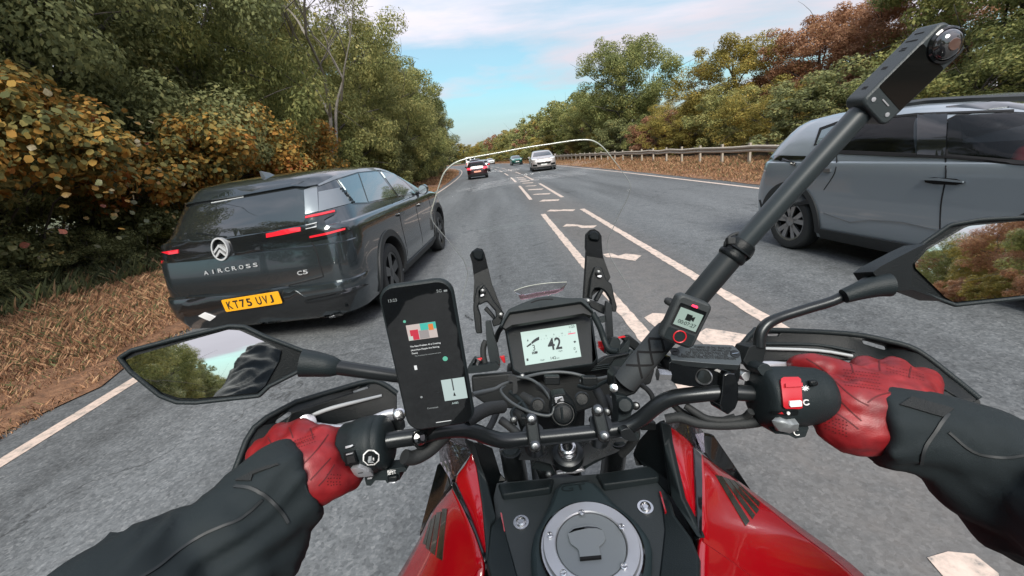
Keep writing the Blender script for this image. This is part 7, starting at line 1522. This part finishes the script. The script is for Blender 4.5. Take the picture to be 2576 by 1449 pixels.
def finger(k, d0, r=.0125, up=(-8, -34), over=(12, 40), tip=(36, 120)):
    x, y = k; return [(x, y, d0, r * 1.22), (x + up[0], y + up[1] * .55, d0 + .016, r * 1.12), (x + up[0], y + up[1] * .6, d0 + .036, r), (x + over[0], y + over[1], d0 + .048, r * .95), (x + tip[0], y + tip[1], d0 + .036, r * .85)]
W1 = (985, 945, .450)
kn_ = [(1160, 722), (1055, 690), (945, 712), (845, 790)]; kd = [.470, .479, .481, .478]
LG = glove(c5, [[(*W1, .034), ((W1[0] + k[0]) / 2, (W1[1] + k[1]) / 2, (W1[2] + d) / 2 - .004, .027), (k[0], k[1], d, .0185)] for k, d in zip(kn_, kd)] +
           [finger(k, d, r) for k, d, r in zip(kn_, kd, (.0135, .014, .0135, .012))] +
           [[(1010, 960, .446, .033), (1120, 935, .447, .029), (1210, 925, .455, .0235), (1290, 920, .467, .017), (1340, 890, .480, .013)], [(1160, 722, .470, .018), (1215, 705, .482, .0125), (1255, 705, .495, .0115), (1270, 745, .503, .011)], [(1080, 850, .450, .028), (1150, 850, .455, .026), (1215, 870, .462, .018)]])
cl = eye_cast(bvh_of(LG), .46)
for P in ([(1192, 688), (1140, 760), (1090, 815), (1040, 866)], [(1205, 815), (1150, 875), (1095, 935)], [(1225, 850), (1180, 920), (1140, 965)], [(870, 808), (930, 796), (990, 806), (1040, 835)], [(872, 800), (930, 788), (992, 798), (1044, 826)], [(1112, 715), (1104, 680), (1095, 655)], [(1003, 708), (992, 675), (982, 650)], [(897, 762), (882, 730), (868, 705)]): line_on('seam', qs(c5, P), cl, .0016, K['stitch'], LG, .0005, 4)
def holes_(name, conv, pts, cast, par, r=.00075):
    mb = MB()
    for q in pts:
        p, n = cast(*conv(*q)); u = n.orthogonal().normalized(); v = n.cross(u); mb.add([p + n * .0005 + (u * math.cos(a) + v * math.sin(a)) * r for a in np.linspace(0, 2 * PI, 7)[:6]], [(0, 1, 2, 3, 4, 5)])
    o = mb.build(name, K['hole'], par); o['kind'] = 'stuff'
g_ = np.random.default_rng(3)
holes_('perforations', c5, [(1000 + 14 * i + 8 * (j % 2), 728 + 13 * j - 5 * i) for i in range(9) for j in range(4)] + [(1190 + 16 * i + g_.uniform(-3, 3), 905 + 18 * j + g_.uniform(-3, 3)) for i in range(5) for j in range(4)] + [(800 + 15 * i, 800 - 9 * i + 14 * j) for i in range(7) for j in range(2)], cl, LG)
W2 = (1400, 640, .474)
kn2 = [(1105, 462), (1235, 440), (1375, 445), (1520, 498)]; kd2 = [.515, .522, .522, .514]
RG = glove(c6, [[(*W2, .036), ((W2[0] + k[0]) / 2 - 15, (W2[1] + k[1]) / 2, (W2[2] + d) / 2 - .004, .030), (k[0], k[1], d, .0185)] for k, d in zip(kn2, kd2)] +
           [finger(k, d, r, (0, -24), (8, 40), (16, 120)) for k, d, r in zip(kn2[1:], kd2[1:], (.0135, .0135, .012))] +
           [[(1105, 462, .515, .0180), (1020, 425, .524, .0150), (955, 408, .532, .0130), (905, 410, .542, .0115), (872, 418, .552, .0085)],
            [(1380, 660, .472, .035), (1260, 640, .470, .033), (1150, 600, .474, .030), (1080, 560, .482, .022), (1050, 520, .495, .016)],
            [(1330, 690, .470, .035), (1190, 710, .470, .034), (1100, 700, .473, .028), (1050, 670, .482, .02)]])
cr = eye_cast(bvh_of(RG), .47)
for P in ([(945, 385), (1010, 425), (1070, 480), (1140, 545), (1200, 590), (1250, 615)], [(1000, 470), (1050, 530), (1110, 590), (1170, 650), (1215, 690)], [(1040, 620), (1090, 650), (1150, 690), (1200, 730)], [(1245, 600), (1300, 565), (1400, 545), (1480, 545)], [(1175, 455), (1168, 425), (1160, 400)], [(1305, 445), (1303, 420), (1302, 395)], [(1448, 478), (1452, 450), (1458, 425)]): line_on('seam', qs(c6, P), cr, .0017, K['stitch'], RG, .0005, 4)
holes_('perforations', c6, [(1130 + 15 * i + 7 * (j % 2), 440 + 15 * j + 2 * i) for i in range(12) for j in range(6)] + [(1040 + 17 * i + g_.uniform(-3, 3), 660 + 17 * j + 6 * i + g_.uniform(-3, 3)) for i in range(7) for j in range(5)] + [(1340 + 16 * i, 420 + 14 * j + 4 * i) for i in range(12) for j in range(3)], cr, RG)
# helmet and legs, behind and below the eye
blob('helmet', [([(.03, -.24, 1.60), (.03, -.20, 1.68)], [.115, .135]), ([(-.05, -.16, 1.60), (.03, -.13, 1.59), (.11, -.16, 1.60)], [.05, .05, .05])], mat('helmet shell', (.02, .022, .024), .2, coat=1), rider, .012, 5)
blob('trousers', [([(.05, -.27, .92), (-.14, -.05, .90), (-.20, .14, .80)], [.15, .10, .075]), ([(-.20, .14, .80), (-.18, -.02, .56), (-.17, -.14, .38)], [.075, .06, .045]), ([(.05, -.27, .92), (.26, -.05, .90), (.32, .14, .80)], [.15, .10, .075]), ([(.32, .14, .80), (.30, -.02, .56), (.29, -.14, .38)], [.075, .06, .045])], K['jacket'], rider, .014, 4)
for x in (-.17, .29): blob('boot', [([(x, -.15, .40), (x, -.16, .30), (x, -.02, .26)], [.055, .055, .045])], K['rubber'], rider, .012, 3)
